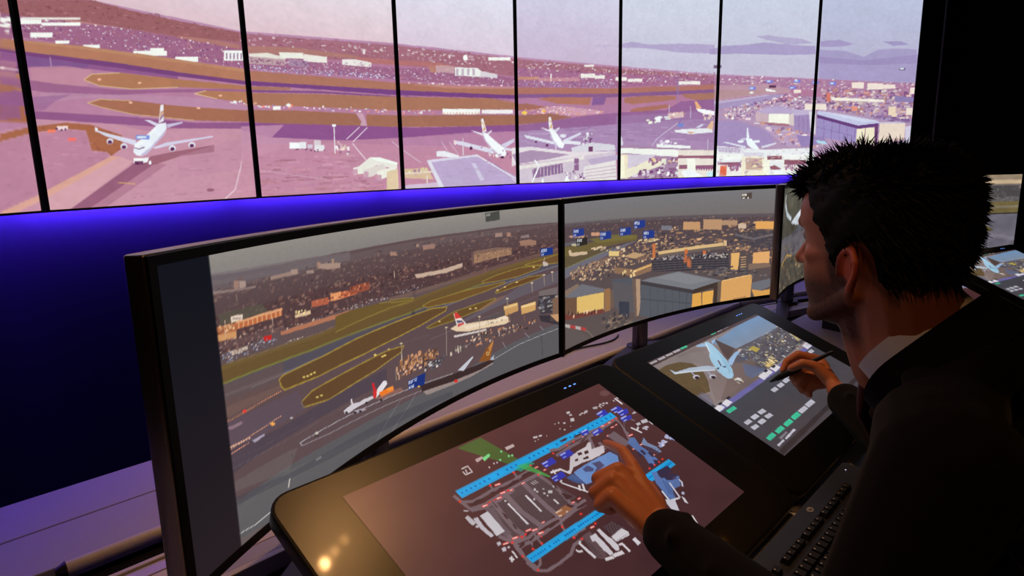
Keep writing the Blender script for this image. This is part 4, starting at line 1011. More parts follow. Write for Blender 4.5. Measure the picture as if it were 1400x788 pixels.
  ('p',(206,196,190),[1751,347,1950,327,2052,320,2038,308,1840,326,1759,334]),
  ('p',(70,56,50),[2060,286,2055,283,2044,283,2030,286,2019,291,2015,296,2020,299,2031,299,2045,296,2056,291]),
  ('s',17,12,(5.5,5.5),(5.5,7.3),[(90,70,60)],[2040,354,2222,340,2222,331,2040,343],0.8),
  ('s',18,120,(7.4,22.1),(7.4,16.6),[(226,206,186),(176,150,130),(110,84,74),(60,50,50),(200,130,90)],[1816,281,1949,306,2337,280,2503,278,2502,230,2218,235,1990,227,1836,248],0.85),
  ('s',19,26,(10.3,17.2),(13.7,24),[(206,190,170),(90,80,80)],[1712,269,1826,270,1826,234,1714,239],0.9),
  ('p',(196,150,96),[2213,423,2350,422,2353,369,2223,358]),
  ('p',(226,190,130),[2216,419,2345,420,2345,404,2220,404]),
  ('p',(206,160,100),[2377,395,2524,398,2523,341,2385,338]),
  ('p',(236,200,140),[2382,395,2519,395,2519,379,2386,378]),
  ('l',(120,90,70),9.4,[2260,369,2263,318]),
  ('l',(120,90,70),9.6,[2409,340,2412,288]),
  ('p',(90,80,80),[2042,386,2224,394,2227,363,2086,368]),
  ('p',(116,104,104),[2554,459,2742,459,2741,397,2558,414]),
  ('p',(64,58,64),[2558,427,2741,410,2740,290,2575,302,2540,366]),
  ('s',20,26,(19.7,47.4),(9.9,19.7),[(130,130,140),(90,86,92),(170,160,150)],[2529,400,2734,398,2733,300,2539,319],0.8),
  ('p',(126,96,80),[2692,388,2775,391,2774,217,2691,258]),
  ('p',(196,150,110),[2667,282,2774,272,2774,217,2666,238]),
  ('p',(50,46,54),[2551,300,2671,278,2744,215,2768,193,2574,256],0.8),
  ('l',(156,140,124),5,[1691,407,1685,252]),
  ('p',(210,190,160),[1704,404,1701,402,1695,402,1687,404,1681,407,1679,410,1681,412,1688,412,1695,410,1701,407]),
  ('l',(156,140,124),4.6,[1318,414,1311,289]),
  ('p',(210,190,160),[1329,411,1327,410,1321,410,1314,412,1309,415,1307,417,1309,419,1315,419,1322,417,1327,414]),
  ('l',(156,140,124),5.3,[1987,405,1985,268]),
  ('p',(210,190,160),[2000,402,1998,400,1991,400,1983,401,1976,404,1974,407,1976,409,1983,409,1991,408,1998,405]),
  ('l',(156,140,124),5.8,[2489,524,2492,461]),
  ('p',(210,190,160),[2503,522,2500,519,2493,519,2484,520,2477,523,2475,526,2478,528,2485,529,2493,528,2500,525]),
  ('l',(156,140,124),5.8,[2608,558,2612,490]),
  ('p',(210,190,160),[2623,556,2620,554,2613,553,2604,554,2597,557,2594,560,2597,563,2604,563,2613,562,2620,559]),
  ('l',(156,140,124),5.9,[2690,566,2694,505]),
  ('p',(210,190,160),[2704,564,2701,562,2694,561,2685,562,2678,565,2675,568,2678,571,2685,571,2694,570,2701,568]),
  ('l',(156,140,124),5.6,[2249,464,2252,411]),
  ('p',(210,190,160),[2263,462,2260,459,2253,459,2245,460,2238,463,2236,466,2238,469,2245,469,2254,467,2261,465]),
  ('s',21,70,(7.8,25.1),(9.4,28.3),[(150,100,66),(206,150,110),(110,76,60)],[1255,281,1306,315,1484,328,1564,313,1541,273,1359,262],0.85),
  ('s',22,16,(9.9,23),(8.2,14.8),[(200,196,196),(60,60,68)],[1518,240,1540,260,1642,237,1649,221,1537,221],0.9),
  ('p',(74,74,70),[2067,993,2196,998,2197,945,2069,943]),
  ('l',(226,226,220),3.4,[2079,975,2084,989]),
  ('l',(226,226,220),3.5,[2092,976,2097,989]),
  ('l',(226,226,220),3.5,[2105,976,2110,990]),
  ('p',(30,54,130),[2576,733,2697,729,2698,683,2579,680]),
  ('l',(226,232,240),6.1,[2587,707,2592,725]),
  ('l',(226,232,240),6.1,[2601,707,2606,725]),
  ('l',(226,232,240),6.1,[2615,707,2620,725]),
  ('l',(226,232,240),6.2,[2630,707,2635,725]),
  ('l',(200,210,230),5.8,[2589,685,2592,697]),
  ('l',(200,210,230),5.8,[2603,685,2606,697]),
  ('p',(196,180,170),[2595,642,2619,645,2652,628,2647,613,2604,616]),
  ('l',(210,200,190),3.9,[2620,670,2605,644]),
  ('p',(150,160,180),[2724,1019,2747,1018,2747,999,2724,1000],0.7),
  ('m',6,7,0.01,1.6),
  ('g',(15,18,27),(40,31,35),[-60,-60,218,-60,218,1060,-60,1060])]
MON_B = [
  ('g',(122,122,126),(116,108,106),[-50,740,2900,740,2900,1050,-50,1050]),
  ('g',(84,70,76),(96,84,82),[-71,870,470,849,958,834,1816,804,2427,780,2825,765,2900,-60,-50,-60]),
  ('p',(100,92,96),[-70,878,957,842,1816,810,2824,772,2827,738,1818,777,958,812,-71,849],0.6),
  ('s',1,420,(7.6,30.2),(5,12.6),[(74,58,62),(116,86,80),(160,124,104),(96,76,76),(186,150,124)],[-71,859,958,821,1817,789,2768,752,2776,640,1822,685,961,718,-72,767],0.5),
  ('p',(110,96,56),[-23,714,307,706,668,711,994,705,995,661,603,657,175,640,-24,641],0.9),
  ('p',(120,110,60),[340,732,700,732,987,700,962,676,471,692],0.8),
  ('p',(96,84,60),[-24,649,406,647,603,651,373,598,75,570,-25,565],0.9),
  ('l',(150,156,90),7.2,[-25,565,75,573,406,603,669,635],0.6),
  ('p',(112,110,122),[-25,565,175,581,669,626,865,651,995,658,735,609,274,533,8,497],0.9),
  ('p',(100,98,106),[-23,738,340,737,340,720,-23,717],0.8),
  ('p',(140,112,96),[75,537,473,568,736,591,867,580,506,519,108,482],0.7),
  ('s',2,300,(9.9,44.4),(7.4,19.7),[(206,170,130),(110,90,84),(160,124,100),(70,60,64),(190,150,110),(230,200,160)],[75,537,506,564,964,623,1192,580,1195,481,706,456,541,397,74,470],0.85),
  ('s',3,520,(12.9,77.4),(7.7,20.7),[(84,74,80),(130,104,92),(190,146,106),(60,54,62),(160,120,96),(216,176,130)],[963,642,1252,712,2130,711,2772,696,2800,330,2545,372,2144,472,1259,504],0.85),
  ('p',(196,150,110),[1599,762,1819,747,1823,678,1602,695]),
  ('p',(186,146,112),[1859,766,2097,751,2102,661,1863,678]),
  ('p',(176,140,112),[2097,743,2295,731,2298,687,2100,700]),
  ('p',(226,166,96),[2521,709,2743,698,2748,625,2526,638]),
  ('p',(206,180,156),[2306,700,2403,694,2406,650,2309,656]),
  ('p',(120,120,130),[1314,750,1448,740,1450,704,1315,715]),
  ('p',(226,196,130),[611,616,752,600,753,563,611,580]),
  ('p',(200,150,120),[372,778,634,754,635,729,372,754]),
  ('p',(190,150,130),[76,784,274,764,274,750,76,771]),
  ('p',(216,182,130),[1274,540,2125,543,2136,512,1285,515]),
  ('p',(110,96,90),[1275,516,2142,511,2144,485,1292,491]),
  ('p',(196,116,70),[1197,611,1239,611,1240,492,1205,492]),
  ('p',(206,110,60),[1629,526,1668,522,1670,480,1631,484]),
  ('p',(206,110,60),[1870,491,1908,488,1910,449,1873,453]),
  ('p',(220,186,140),[2133,560,2170,557,2173,509,2136,512]),
  ('p',(70,66,76),[2272,624,2749,612,2762,448,2509,465,2276,566],0.7),
  ('p',(120,110,112),[2273,615,2502,560,2751,585,2753,566,2504,537,2274,593],0.7),
  ('p',(190,156,116),[812,552,965,569,1096,532,967,517]),
  ('p',(120,96,84),[967,517,1096,532,1130,499,1000,500]),
  ('p',(140,108,84),[688,486,969,430,1196,457,1199,392,971,372,689,439]),
  ('p',(216,170,110),[969,427,1197,450,1197,434,970,407]),
  ('s',4,16,(20,35),(15,30),[(236,206,150),(80,66,60)],[659,453,970,411,971,362,660,407],0.8),
  ('p',(58,54,62),[1195,481,1453,473,2196,424,2216,300,1715,331,1199,382]),
  ('l',(120,110,112),6.4,[1202,469,1454,453,2198,401],0.6),
  ('l',(120,110,112),6.5,[1203,449,1455,432,2199,379],0.6),
  ('l',(120,110,112),6.5,[1204,429,1456,412,2201,357],0.6),
  ('l',(120,110,112),6.5,[1205,409,1457,391,2202,335],0.6),
  ('l',(120,110,112),6.5,[1205,389,1458,370,2203,313],0.6),
  ('s',5,150,(15.5,25.8),(10.3,15.5),[(140,134,140),(40,38,46),(96,92,100),(190,180,170)],[1202,477,1453,484,2196,435,2198,390,1455,449],0.9),
  ('s',6,9,(31.1,41.4),(51.8,67.3),[(196,110,70)],[1615,419,1711,413,1714,352,1618,356],0.6),
  ('p',(226,176,110),[2232,438,2342,434,2328,274,2236,287]),
  ('p',(90,76,74),[2344,411,2437,415,2432,264,2334,273]),
  ('l',(196,160,120),7.8,[2357,388,2424,387]),
  ('l',(196,160,120),7.8,[2359,365,2425,364]),
  ('l',(196,160,120),7.8,[2360,343,2427,342]),
  ('l',(196,160,120),7.8,[2362,320,2428,319]),
  ('l',(196,160,120),7.9,[2363,298,2430,296]),
  ('p',(226,170,110),[2512,420,2714,419,2716,309,2507,317]),
  ('p',(130,106,92),[2459,321,2716,309,2745,270,2463,262]),
  ('s',61,10,(15.6,26.1),(10.4,15.6),[(70,60,60)],[2715,405,2750,407,2755,264,2725,267],0.8),
  ('p',(84,86,96),[657,398,931,368,933,319,674,349]),
  ('p',(112,110,118),[7,373,241,426,558,339,592,319,174,330]),
  ('p',(136,116,100),[-26,412,191,438,208,414,7,373],0.9),
  ('p',(110,84,66),[-27,371,174,343,174,221,-28,263]),
  ('p',(222,186,110),[174,341,549,315,550,189,174,223]),
  ('p',(150,110,76),[552,337,635,331,638,158,561,163]),
  ('p',(110,90,80),[635,316,692,310,688,168,638,173]),
  ('p',(120,60,50),[-28,258,174,221,550,189,551,156,73,199,-28,221],0.8),
  ('s',7,16,(14.7,24.4),(19.5,29.3),[(226,190,150),(60,46,46)],[-21,253,174,218,544,183,544,161,73,203],0.8),
  ('p',(92,88,92),[657,379,973,304,979,77,745,138,694,186]),
  ('p',(176,146,120),[932,362,1044,343,1051,114,1030,44,973,50]),
  ('p',(110,92,84),[932,362,984,353,1007,44,973,50]),
  ('p',(120,122,128),[1051,330,1555,342,2130,196,1756,157]),
  ('p',(138,138,142),[1266,325,1556,334,2004,218,1721,209],0.6),
  ('p',(66,62,66),[1051,326,1756,157,1757,122,1052,298]),
  ('p',(66,54,48),[1756,157,2130,196,2127,152,1758,118]),
  ('p',(88,90,98),[1052,298,1751,123,1740,-49,1279,-33,1046,45]),
  ('l',(64,64,72),5.2,[1187,263,1190,-1]),
  ('l',(64,64,72),5.2,[1286,239,1288,-10]),
  ('l',(64,64,72),5.2,[1384,214,1387,-18]),
  ('l',(64,64,72),5.2,[1482,190,1485,-26]),
  ('l',(64,64,72),5.3,[1579,166,1582,-33]),
  ('l',(64,64,72),5.3,[1677,142,1679,-40]),
  ('l',(64,64,72),5.2,[1049,180,1749,33]),
  ('p',(222,164,80),[1751,119,1869,117,1877,-38,1746,-41]),
  ('p',(228,170,84),[1884,117,2026,119,2019,-33,1886,-35]),
  ('p',(96,60,36),[1746,-41,2019,-33,2020,-49,1747,-54]),
  ('p',(70,56,50),[2023,172,2100,177,2101,-44,2035,-42]),
  ('p',(110,92,80),[2075,193,2130,196,2132,-48,2082,-48]),
  ('p',(216,162,98),[2125,188,2511,212,2505,-1,2120,-47]),
  ('p',(150,110,70),[2284,12,2449,17,2450,-7,2286,-20],0.6),
  ('l',(236,190,130),7.9,[2131,191,2511,216]),
  ('p',(110,110,118),[2516,136,2768,159,2774,89,2628,49,2511,79]),
  ('p',(216,160,86),[2512,74,2643,47,2755,55,2755,-62,2581,-53]),
  ('s',8,60,(26.3,89.3),(10.5,23.6),[(74,72,80),(110,106,108),(60,56,62),(140,120,104)],[1586,366,2216,300,2555,235,2738,173,2531,146,2466,209,2129,209,1587,345],0.8),
  ('p',(60,62,74),[753,209,897,181,900,51,766,96]),
  ('s',9,70,(20.4,76.4),(12.7,35.7),[(84,78,80),(60,54,58),(120,100,86),(150,130,110)],[477,115,746,109,980,37,983,-64,546,-12],0.7),
  ('p',(92,90,92),[681,-31,981,17,1279,-33,715,-48],0.9),
  ('l',(140,134,130),5.2,[983,-64,1280,-42],0.5),
  ('p',(96,86,84),[-29,179,174,108,309,32,360,-25,-31,10]),
  ('l',(150,140,130),6.1,[-22,183,174,129,343,52,428,-22],0.7),
  ('p',(196,186,180),[5,187,79,164,79,139,5,166],0.8),
  ('p',(190,60,60),[79,164,154,140,153,116,79,143],0.8),
  ('p',(196,186,180),[154,140,228,117,228,92,153,119],0.8),
  ('p',(190,60,60),[228,117,302,93,302,68,228,95],0.8),
  ('p',(206,180,150),[63,684,89,687,109,662,241,656,314,647,320,629,115,638,69,650]),
  ('s',10,12,(19.5,73),(9.7,17),[(216,190,160)],[340,672,620,640,801,621,801,591,373,633],0.8),
  ('p',(190,180,150),[188,709,179,705,156,705,128,708,105,714,96,719,105,723,128,724,156,721,179,715]),
  ('s',62,30,(15,40.1),(7.5,15),[(226,200,150),(180,150,120)],[963,651,1222,652,1319,631,996,623],0.9),
  ('p',(38,58,136),[123,825,274,816,274,766,122,769]),
  ('l',(226,232,240),7.9,[136,799,139,817]),
  ('l',(226,232,240),7.9,[154,797,157,815]),
  ('l',(226,232,240),7.9,[172,796,175,814]),
  ('l',(226,232,240),7.9,[190,794,193,812]),
  ('l',(206,214,230),7,[136,774,139,787]),
  ('l',(206,214,230),7,[155,772,159,785]),
  ('p',(38,58,136),[490,771,641,763,642,708,491,711]),
  ('l',(226,232,240),8.2,[504,743,507,762]),
  ('l',(226,232,240),8.2,[522,742,525,761]),
  ('l',(226,232,240),8.2,[540,740,543,759]),
  ('l',(226,232,240),8.2,[558,738,561,757]),
  ('l',(206,214,230),7.2,[504,717,507,731]),
  ('l',(206,214,230),7.2,[524,715,527,729]),
  ('p',(38,58,136),[758,776,908,769,909,713,759,714]),
  ('l',(226,232,240),8.3,[772,747,775,767]),
  ('l',(226,232,240),8.3,[790,746,792,766]),
  ('l',(226,232,240),8.3,[808,744,810,764]),
  ('l',(226,232,240),8.3,[826,743,828,763]),
  ('l',(206,214,230),7.3,[772,720,775,734]),
  ('l',(206,214,230),7.4,[792,718,795,732]),
  ('p',(38,58,136),[945,816,1094,811,1096,754,947,753]),
  ('l',(226,232,240),8.4,[959,787,962,808]),
  ('l',(226,232,240),8.4,[977,786,979,806]),
  ('l',(226,232,240),8.4,[995,785,997,805]),
  ('l',(226,232,240),8.4,[1012,783,1015,804]),
  ('l',(206,214,230),7.4,[960,759,963,774]),
  ('l',(206,214,230),7.4,[979,757,982,772]),
  ('p',(38,58,136),[1071,727,1219,721,1221,662,1073,662]),
  ('l',(226,232,240),8.5,[1085,697,1087,718]),
  ('l',(226,232,240),8.5,[1102,696,1105,717]),
  ('l',(226,232,240),8.5,[1120,694,1123,715]),
  ('l',(226,232,240),8.5,[1138,693,1141,714]),
  ('l',(206,214,230),7.5,[1086,668,1088,683]),
  ('l',(206,214,230),7.5,[1105,666,1108,682]),
  ('p',(46,42,38),[168,758,320,748,320,696,168,701]),
  ('l',(226,232,240),8,[182,732,185,750]),
  ('l',(226,232,240),8,[200,730,203,748]),
  ('l',(226,232,240),8,[218,728,221,746]),
  ('l',(226,232,240),8,[236,726,239,744]),
  ('l',(206,214,230),7,[181,706,185,719]),
  ('l',(206,214,230),7.1,[201,704,205,717]),
  ('p',(84,72,64),[2325,969,2455,975,2459,920,2334,919]),
  ('l',(236,230,226),10.1,[2341,949,2343,964]),
  ('l',(236,230,226),10.1,[2356,948,2358,963]),
  ('l',(236,230,226),10.1,[2371,948,2373,963]),
  ('l',(236,230,226),10.1,[2386,947,2388,962]),
  ('l',(236,230,226),10.2,[2345,927,2369,928]),
  ('l',(236,230,226),12.7,[2408,927,2417,926]),
  ('p',(150,160,180),[-20,1007,19,1005,19,984,-20,987],0.7),
  ('m',6,7,0.01,1.6)]
PEN_A = [
  ('p',(72,42,44),[-20,-20,1800,-20,1800,1020,-20,1020]),
  ('g',(92,54,54),(64,38,42),[-20,0,1800,0,1800,1020,-20,1020],0.8),
  ('p',(78,96,50),[616,989,773,992,840,778,845,746,900,621,890,620,833,699,780,772]),
  ('p',(88,70,74),[484,647,573,644,769,658,851,662,914,467,832,458,651,441,533,446,435,474,430,494],0.9),
  ('l',(52,32,36),2.2,[565,635,527,466],0.55),
  ('l',(52,32,36),2.2,[579,632,542,464],0.55),
  ('l',(52,32,36),2.2,[593,629,556,462],0.55),
  ('l',(52,32,36),2.2,[607,627,570,460],0.55),
  ('l',(52,32,36),2.2,[621,624,585,458],0.55),
  ('l',(52,32,36),2.2,[635,621,599,456],0.55),
  ('l',(52,32,36),2.2,[649,618,614,454],0.55),
  ('l',(52,32,36),2.3,[663,616,629,452],0.55),
  ('l',(52,32,36),2.3,[678,613,644,450],0.55),
  ('l',(52,32,36),2.3,[692,610,658,447],0.55),
  ('l',(52,32,36),2.3,[707,607,674,445],0.55),
  ('l',(52,32,36),2.3,[722,604,689,443],0.55),
  ('l',(52,32,36),2.3,[736,601,704,441],0.55),
  ('l',(52,32,36),2.3,[751,598,719,439],0.55),
  ('l',(52,32,36),2.4,[764,593,752,451],0.55),
  ('l',(52,32,36),2.4,[775,587,763,445],0.55),
  ('l',(52,32,36),2.4,[786,580,774,438],0.55),
  ('l',(52,32,36),2.4,[798,573,785,432],0.55),
  ('l',(52,32,36),2.4,[809,567,796,425],0.55),
  ('l',(52,32,36),2.4,[820,560,807,419],0.55),
  ('l',(52,32,36),2.4,[832,554,818,412],0.55),
  ('l',(52,32,36),2.4,[843,547,829,405],0.55),
  ('l',(52,32,36),2.4,[855,540,840,399],0.55),
  ('l',(52,32,36),2.4,[866,534,851,392],0.55),
  ('l',(52,32,36),2.4,[878,527,862,385],0.55),
  ('l',(52,32,36),2.4,[889,520,873,379],0.55),
  ('l',(116,96,102),17.8,[410,766,416,722,426,664,484,647]),
  ('l',(116,96,102),16,[416,722,464,699,576,702,719,696,834,702]),
  ('l',(116,96,102),17.5,[431,670,502,658,601,664,739,665,867,663]),
  ('l',(116,96,102),22,[494,645,474,558,473,471,457,389,457,293]),
  ('l',(116,96,102),27,[540,649,527,569,522,486,533,446]),
  ('l',(116,96,102),28.1,[621,657,614,543,635,443]),
  ('l',(116,96,102),26.5,[745,662,740,541,745,442]),
  ('l',(116,96,102),21.4,[851,662,870,561,857,453,880,439]),
  ('l',(116,96,102),15.2,[474,438,538,427,645,436,824,426,937,430]),
  ('l',(116,96,102),16.5,[452,416,520,409,612,406,747,410,854,417,913,411]),
  ('l',(116,96,102),11.7,[599,764,597,729,587,695]),
  ('l',(116,96,102),12.4,[755,756,753,726,740,685]),
  ('l',(116,96,102),11.3,[538,427,523,371,510,332,488,307,447,300,443,344]),
  ('l',(116,96,102),10.5,[575,429,567,376,564,353]),
  ('l',(116,96,102),14.1,[455,292,489,269,554,265,637,267,689,291,742,292]),
  ('l',(116,96,102),12.5,[741,422,717,384,704,349]),
  ('l',(116,96,102),11.1,[712,319,755,326,804,322]),
  ('l',(116,96,102),15.7,[484,647,573,644,676,653]),
  ('l',(116,96,102),19.4,[435,499,464,444,533,446]),
  ('l',(104,86,92),40,[500,629,475,540,475,490]),
  ('p',(70,44,46),[441,690,480,698,518,689,505,679,454,678]),
  ('p',(70,44,46),[659,687,713,695,749,689,733,678,675,675]),
  ('p',(70,44,46),[537,656,540,645,540,618,532,618]),
  ('p',(70,44,46),[535,590,540,574,536,544,526,550]),
  ('p',(70,44,46),[530,520,535,508,531,485,523,490]),
  ('p',(70,44,46),[467,415,492,423,510,416,492,407,472,407]),
  ('p',(70,44,46),[529,420,556,419,559,412,535,408]),
  ('p',(70,44,46),[653,419,696,423,738,419,724,410,662,409]),
  ('p',(70,44,46),[864,525,908,475,855,478]),
  ('p',(70,44,46),[861,423,926,422,906,405,860,414]),
  ('p',(70,44,46),[562,693,583,696,588,685,569,680]),
  ('p',(70,44,46),[615,696,636,695,640,686,620,684]),
  ('p',(70,44,46),[774,700,821,699,851,690,795,683,769,686]),
  ('p',(70,44,46),[875,597,880,575,871,546,863,555]),
  ('p',(70,44,46),[528,392,551,390,551,366,528,360,518,375]),
  ('p',(70,44,46),[473,395,505,387,503,360,478,353,460,368]),
  ('p',(70,44,46),[486,316,481,315,473,318,465,323,460,329,460,333,465,334,473,331,481,326,486,320]),
  ('l',(206,198,202),9.7,[594,607,590,479]),
  ('l',(206,198,202),10.1,[701,599,697,497]),
  ('l',(206,198,202),4.6,[781,643,787,626],0.8),
  ('l',(206,198,202),4.6,[794,644,800,625],0.8),
  ('l',(206,198,202),4.6,[808,644,812,624],0.8),
  ('p',(190,182,186),[767,610,776,605,765,594,756,600]),
  ('p',(190,182,186),[766,594,776,588,768,581,759,586]),
  ('p',(190,182,186),[806,588,813,584,808,579,801,583]),
  ('p',(190,182,186),[789,569,798,563,791,556,782,562]),
  ('p',(190,182,186),[793,549,799,546,793,540,786,544]),
  ('p',(190,182,186),[820,565,839,555,825,543,807,554]),
  ('p',(190,182,186),[863,575,870,570,862,563,855,567]),
  ('p',(190,182,186),[721,569,728,565,719,557,713,561]),
  ('p',(190,182,186),[594,631,601,626,595,619,587,624]),
  ('l',(206,198,202),8.9,[802,512,803,483]),
  ('p',(196,190,196),[435,624,483,624,475,505,426,506]),
  ('l',(150,140,146),2,[436,622,429,506]),
  ('p',(186,178,186),[401,626,423,625,419,604,413,570,419,515,401,514,394,549,393,574,397,613]),
  ('p',(186,178,184),[374,650,393,653,396,604,376,599,371,620]),
  ('p',(186,178,184),[386,595,397,588,390,579,378,586]),
  ('l',(190,180,186),6.7,[394,681,409,669]),
  ('p',(186,178,186),[402,482,420,480,415,466,397,466]),
  ('p',(186,178,186),[401,451,421,447,413,432,394,433]),
  ('p',(186,178,186),[424,441,436,443,437,436,427,432]),
  ('l',(206,198,202),7.4,[430,416,426,381]),
  ('l',(206,198,202),8.6,[396,397,409,383]),
  ('l',(206,198,202),8.6,[410,399,393,380]),
  ('l',(40,150,206),47.4,[439,761,1607,762]),
  ('l',(28,160,224),25.1,[439,761,1607,762]),
  ('l',(16,84,150),10.5,[450,761,455,761],0.75),
  ('l',(16,84,150),10.6,[476,761,482,761],0.75),
  ('l',(16,84,150),10.7,[503,761,509,761],0.75),
  ('l',(16,84,150),10.8,[531,761,537,761],0.75),
  ('l',(16,84,150),10.9,[559,761,564,761],0.75),
  ('l',(16,84,150),11,[587,761,593,761],0.75),
  ('l',(16,84,150),11.1,[616,761,622,761],0.75),
  ('l',(16,84,150),11.4,[674,761,680,761],0.75),
  ('l',(16,84,150),11.6,[734,761,741,761],0.75),
  ('l',(16,84,150),11.8,[765,761,772,761],0.75),
  ('l',(16,84,150),11.9,[797,761,803,761],0.75),
  ('l',(16,84,150),12.3,[893,761,900,761],0.75),
  ('l',(16,84,150),12.5,[926,761,933,761],0.75),
  ('l',(16,84,150),12.6,[960,761,967,761],0.75),
  ('l',(16,84,150),12.7,[994,761,1001,761],0.75),
  ('l',(16,84,150),12.9,[1029,761,1036,761],0.75),
  ('l',(16,84,150),13.2,[1100,761,1108,761],0.75),
  ('l',(16,84,150),13.4,[1137,761,1144,761],0.75),
  ('l',(16,84,150),13.5,[1174,761,1181,761],0.75),
  ('l',(16,84,150),13.7,[1211,761,1219,761],0.75),
  ('l',(16,84,150),13.9,[1250,761,1258,761],0.75),
  ('l',(16,84,150),14,[1289,761,1297,761],0.75),
  ('l',(16,84,150),14.2,[1328,761,1336,761],0.75),
  ('l',(16,84,150),14.4,[1368,761,1377,761],0.75),
  ('l',(16,84,150),14.6,[1409,761,1418,762],0.75),
  ('l',(16,84,150),14.8,[1451,762,1459,762],0.75),
  ('l',(16,84,150),15,[1493,762,1502,762],0.75),
  ('l',(16,84,150),15.2,[1536,762,1545,762],0.75),
  ('l',(16,84,150),15.4,[1580,762,1589,762],0.75),
  ('l',(40,150,206),38.7,[468,347,998,344]),
  ('l',(28,160,224),20.4,[468,347,998,344]),
  ('l',(16,84,150),9.3,[472,347,477,347],0.75),
  ('l',(16,84,150),9.3,[486,347,491,347],0.75),
  ('l',(16,84,150),9.4,[500,347,505,347],0.75),
  ('l',(16,84,150),9.4,[513,346,519,346],0.75),
  ('l',(16,84,150),9.5,[527,346,533,346],0.75),
  ('l',(16,84,150),9.5,[542,346,547,346],0.75),
  ('l',(16,84,150),9.6,[556,346,561,346],0.75),
  ('l',(16,84,150),9.7,[584,346,590,346],0.75),
  ('l',(16,84,150),9.8,[614,346,619,346],0.75),
  ('l',(16,84,150),9.9,[628,346,634,346],0.75),
  ('l',(16,84,150),9.9,[643,346,649,346],0.75),
  ('l',(16,84,150),10.1,[689,345,695,345],0.75),
  ('l',(16,84,150),10.2,[704,345,710,345],0.75),
  ('l',(16,84,150),10.3,[720,345,726,345],0.75),
  ('l',(16,84,150),10.3,[735,345,741,345],0.75),
  ('l',(16,84,150),10.4,[751,345,757,345],0.75),
  ('l',(16,84,150),10.5,[783,345,789,345],0.75),
  ('l',(16,84,150),10.6,[799,345,805,345],0.75),
  ('l',(16,84,150),10.6,[815,345,822,345],0.75),
  ('l',(16,84,150),10.7,[832,345,838,345],0.75),
  ('l',(16,84,150),10.8,[848,344,855,344],0.75),
  ('l',(16,84,150),10.8,[865,344,871,344],0.75),
  ('l',(16,84,150),10.9,[882,344,888,344],0.75),
  ('l',(16,84,150),11,[899,344,905,344],0.75),
  ('l',(16,84,150),11,[916,344,922,344],0.75),
  ('l',(16,84,150),11.1,[933,344,940,344],0.75),
  ('l',(16,84,150),11.2,[951,344,957,344],0.75),
  ('l',(16,84,150),11.3,[968,344,975,344],0.75),
  ('l',(16,84,150),11.3,[986,344,993,344],0.75),
  ('l',(40,150,206),46.6,[998,344,1590,346]),
  ('l',(28,160,224),24.2,[998,344,1590,346]),
  ('l',(16,84,150),11,[1002,344,1009,344],0.75),
  ('l',(16,84,150),11.1,[1018,344,1024,344],0.75),
  ('l',(16,84,150),11.1,[1033,344,1040,344],0.75),
  ('l',(16,84,150),11.2,[1049,344,1055,344],0.75),
  ('l',(16,84,150),11.2,[1064,344,1071,344],0.75),
  ('l',(16,84,150),11.3,[1080,344,1087,344],0.75),
  ('l',(16,84,150),11.4,[1096,344,1103,344],0.75),
  ('l',(16,84,150),11.5,[1128,344,1135,344],0.75),
  ('l',(16,84,150),11.6,[1161,344,1168,344],0.75),
  ('l',(16,84,150),11.7,[1177,344,1185,344],0.75),
  ('l',(16,84,150),11.8,[1194,345,1201,345],0.75),
  ('l',(16,84,150),12,[1245,345,1252,345],0.75),
  ('l',(16,84,150),12.1,[1262,345,1269,345],0.75),
  ('l',(16,84,150),12.1,[1279,345,1287,345],0.75),
  ('l',(16,84,150),12.2,[1297,345,1304,345],0.75),
  ('l',(16,84,150),12.3,[1314,345,1322,345],0.75),
  ('l',(16,84,150),12.4,[1350,345,1358,345],0.75),
  ('l',(16,84,150),12.5,[1368,345,1376,345],0.75),
  ('l',(16,84,150),12.6,[1386,345,1394,346],0.75),
  ('l',(16,84,150),12.7,[1404,346,1412,346],0.75),
  ('l',(16,84,150),12.7,[1423,346,1431,346],0.75),
  ('l',(16,84,150),12.8,[1441,346,1450,346],0.75),
  ('l',(16,84,150),12.9,[1460,346,1468,346],0.75),
  ('l',(16,84,150),13,[1479,346,1487,346],0.75),
  ('l',(16,84,150),13.1,[1498,346,1507,346],0.75),
  ('l',(16,84,150),13.1,[1518,346,1526,346],0.75),
  ('l',(16,84,150),13.2,[1537,346,1545,346],0.75),
  ('l',(16,84,150),13.3,[1556,346,1565,346],0.75),
  ('l',(16,84,150),13.4,[1576,346,1585,346],0.75),
  ('p',(30,170,140),[771,746,874,750,893,723,790,719],0.7),
  ('p',(206,58,58),[615,723,652,719,647,708,611,712]),
  ('p',(250,214,206),[619,721,646,716,644,710,616,715],0.85),
  ('p',(206,58,58),[602,674,637,670,632,659,598,664]),
  ('p',(250,214,206),[606,672,631,668,629,662,603,666],0.85),
  ('p',(206,58,58),[566,660,600,656,595,646,561,650]),
  ('p',(250,214,206),[569,658,594,654,592,648,567,652],0.85),
  ('p',(206,58,58),[479,661,514,656,509,645,475,650]),
  ('p',(250,214,206),[482,659,508,654,506,648,480,652],0.85),
  ('p',(206,58,58),[656,662,678,662,673,654,651,654]),
  ('p',(250,214,206),[657,661,674,660,671,656,655,656],0.85),
  ('p',(206,58,58),[736,664,760,663,755,655,731,656]),
  ('p',(250,214,206),[738,663,755,661,753,657,735,658],0.85),
  ('p',(206,58,58),[554,462,588,456,583,446,549,452]),
  ('p',(250,214,206),[557,459,582,454,580,449,554,454],0.85),
  ('p',(206,58,58),[580,448,612,442,608,433,575,439]),
  ('p',(250,214,206),[583,446,607,441,605,435,580,441],0.85),
  ('p',(206,58,58),[591,422,626,417,621,407,586,413]),
  ('p',(250,214,206),[594,420,620,415,617,409,592,414],0.85),
  ('p',(206,58,58),[474,465,508,459,503,449,470,455]),
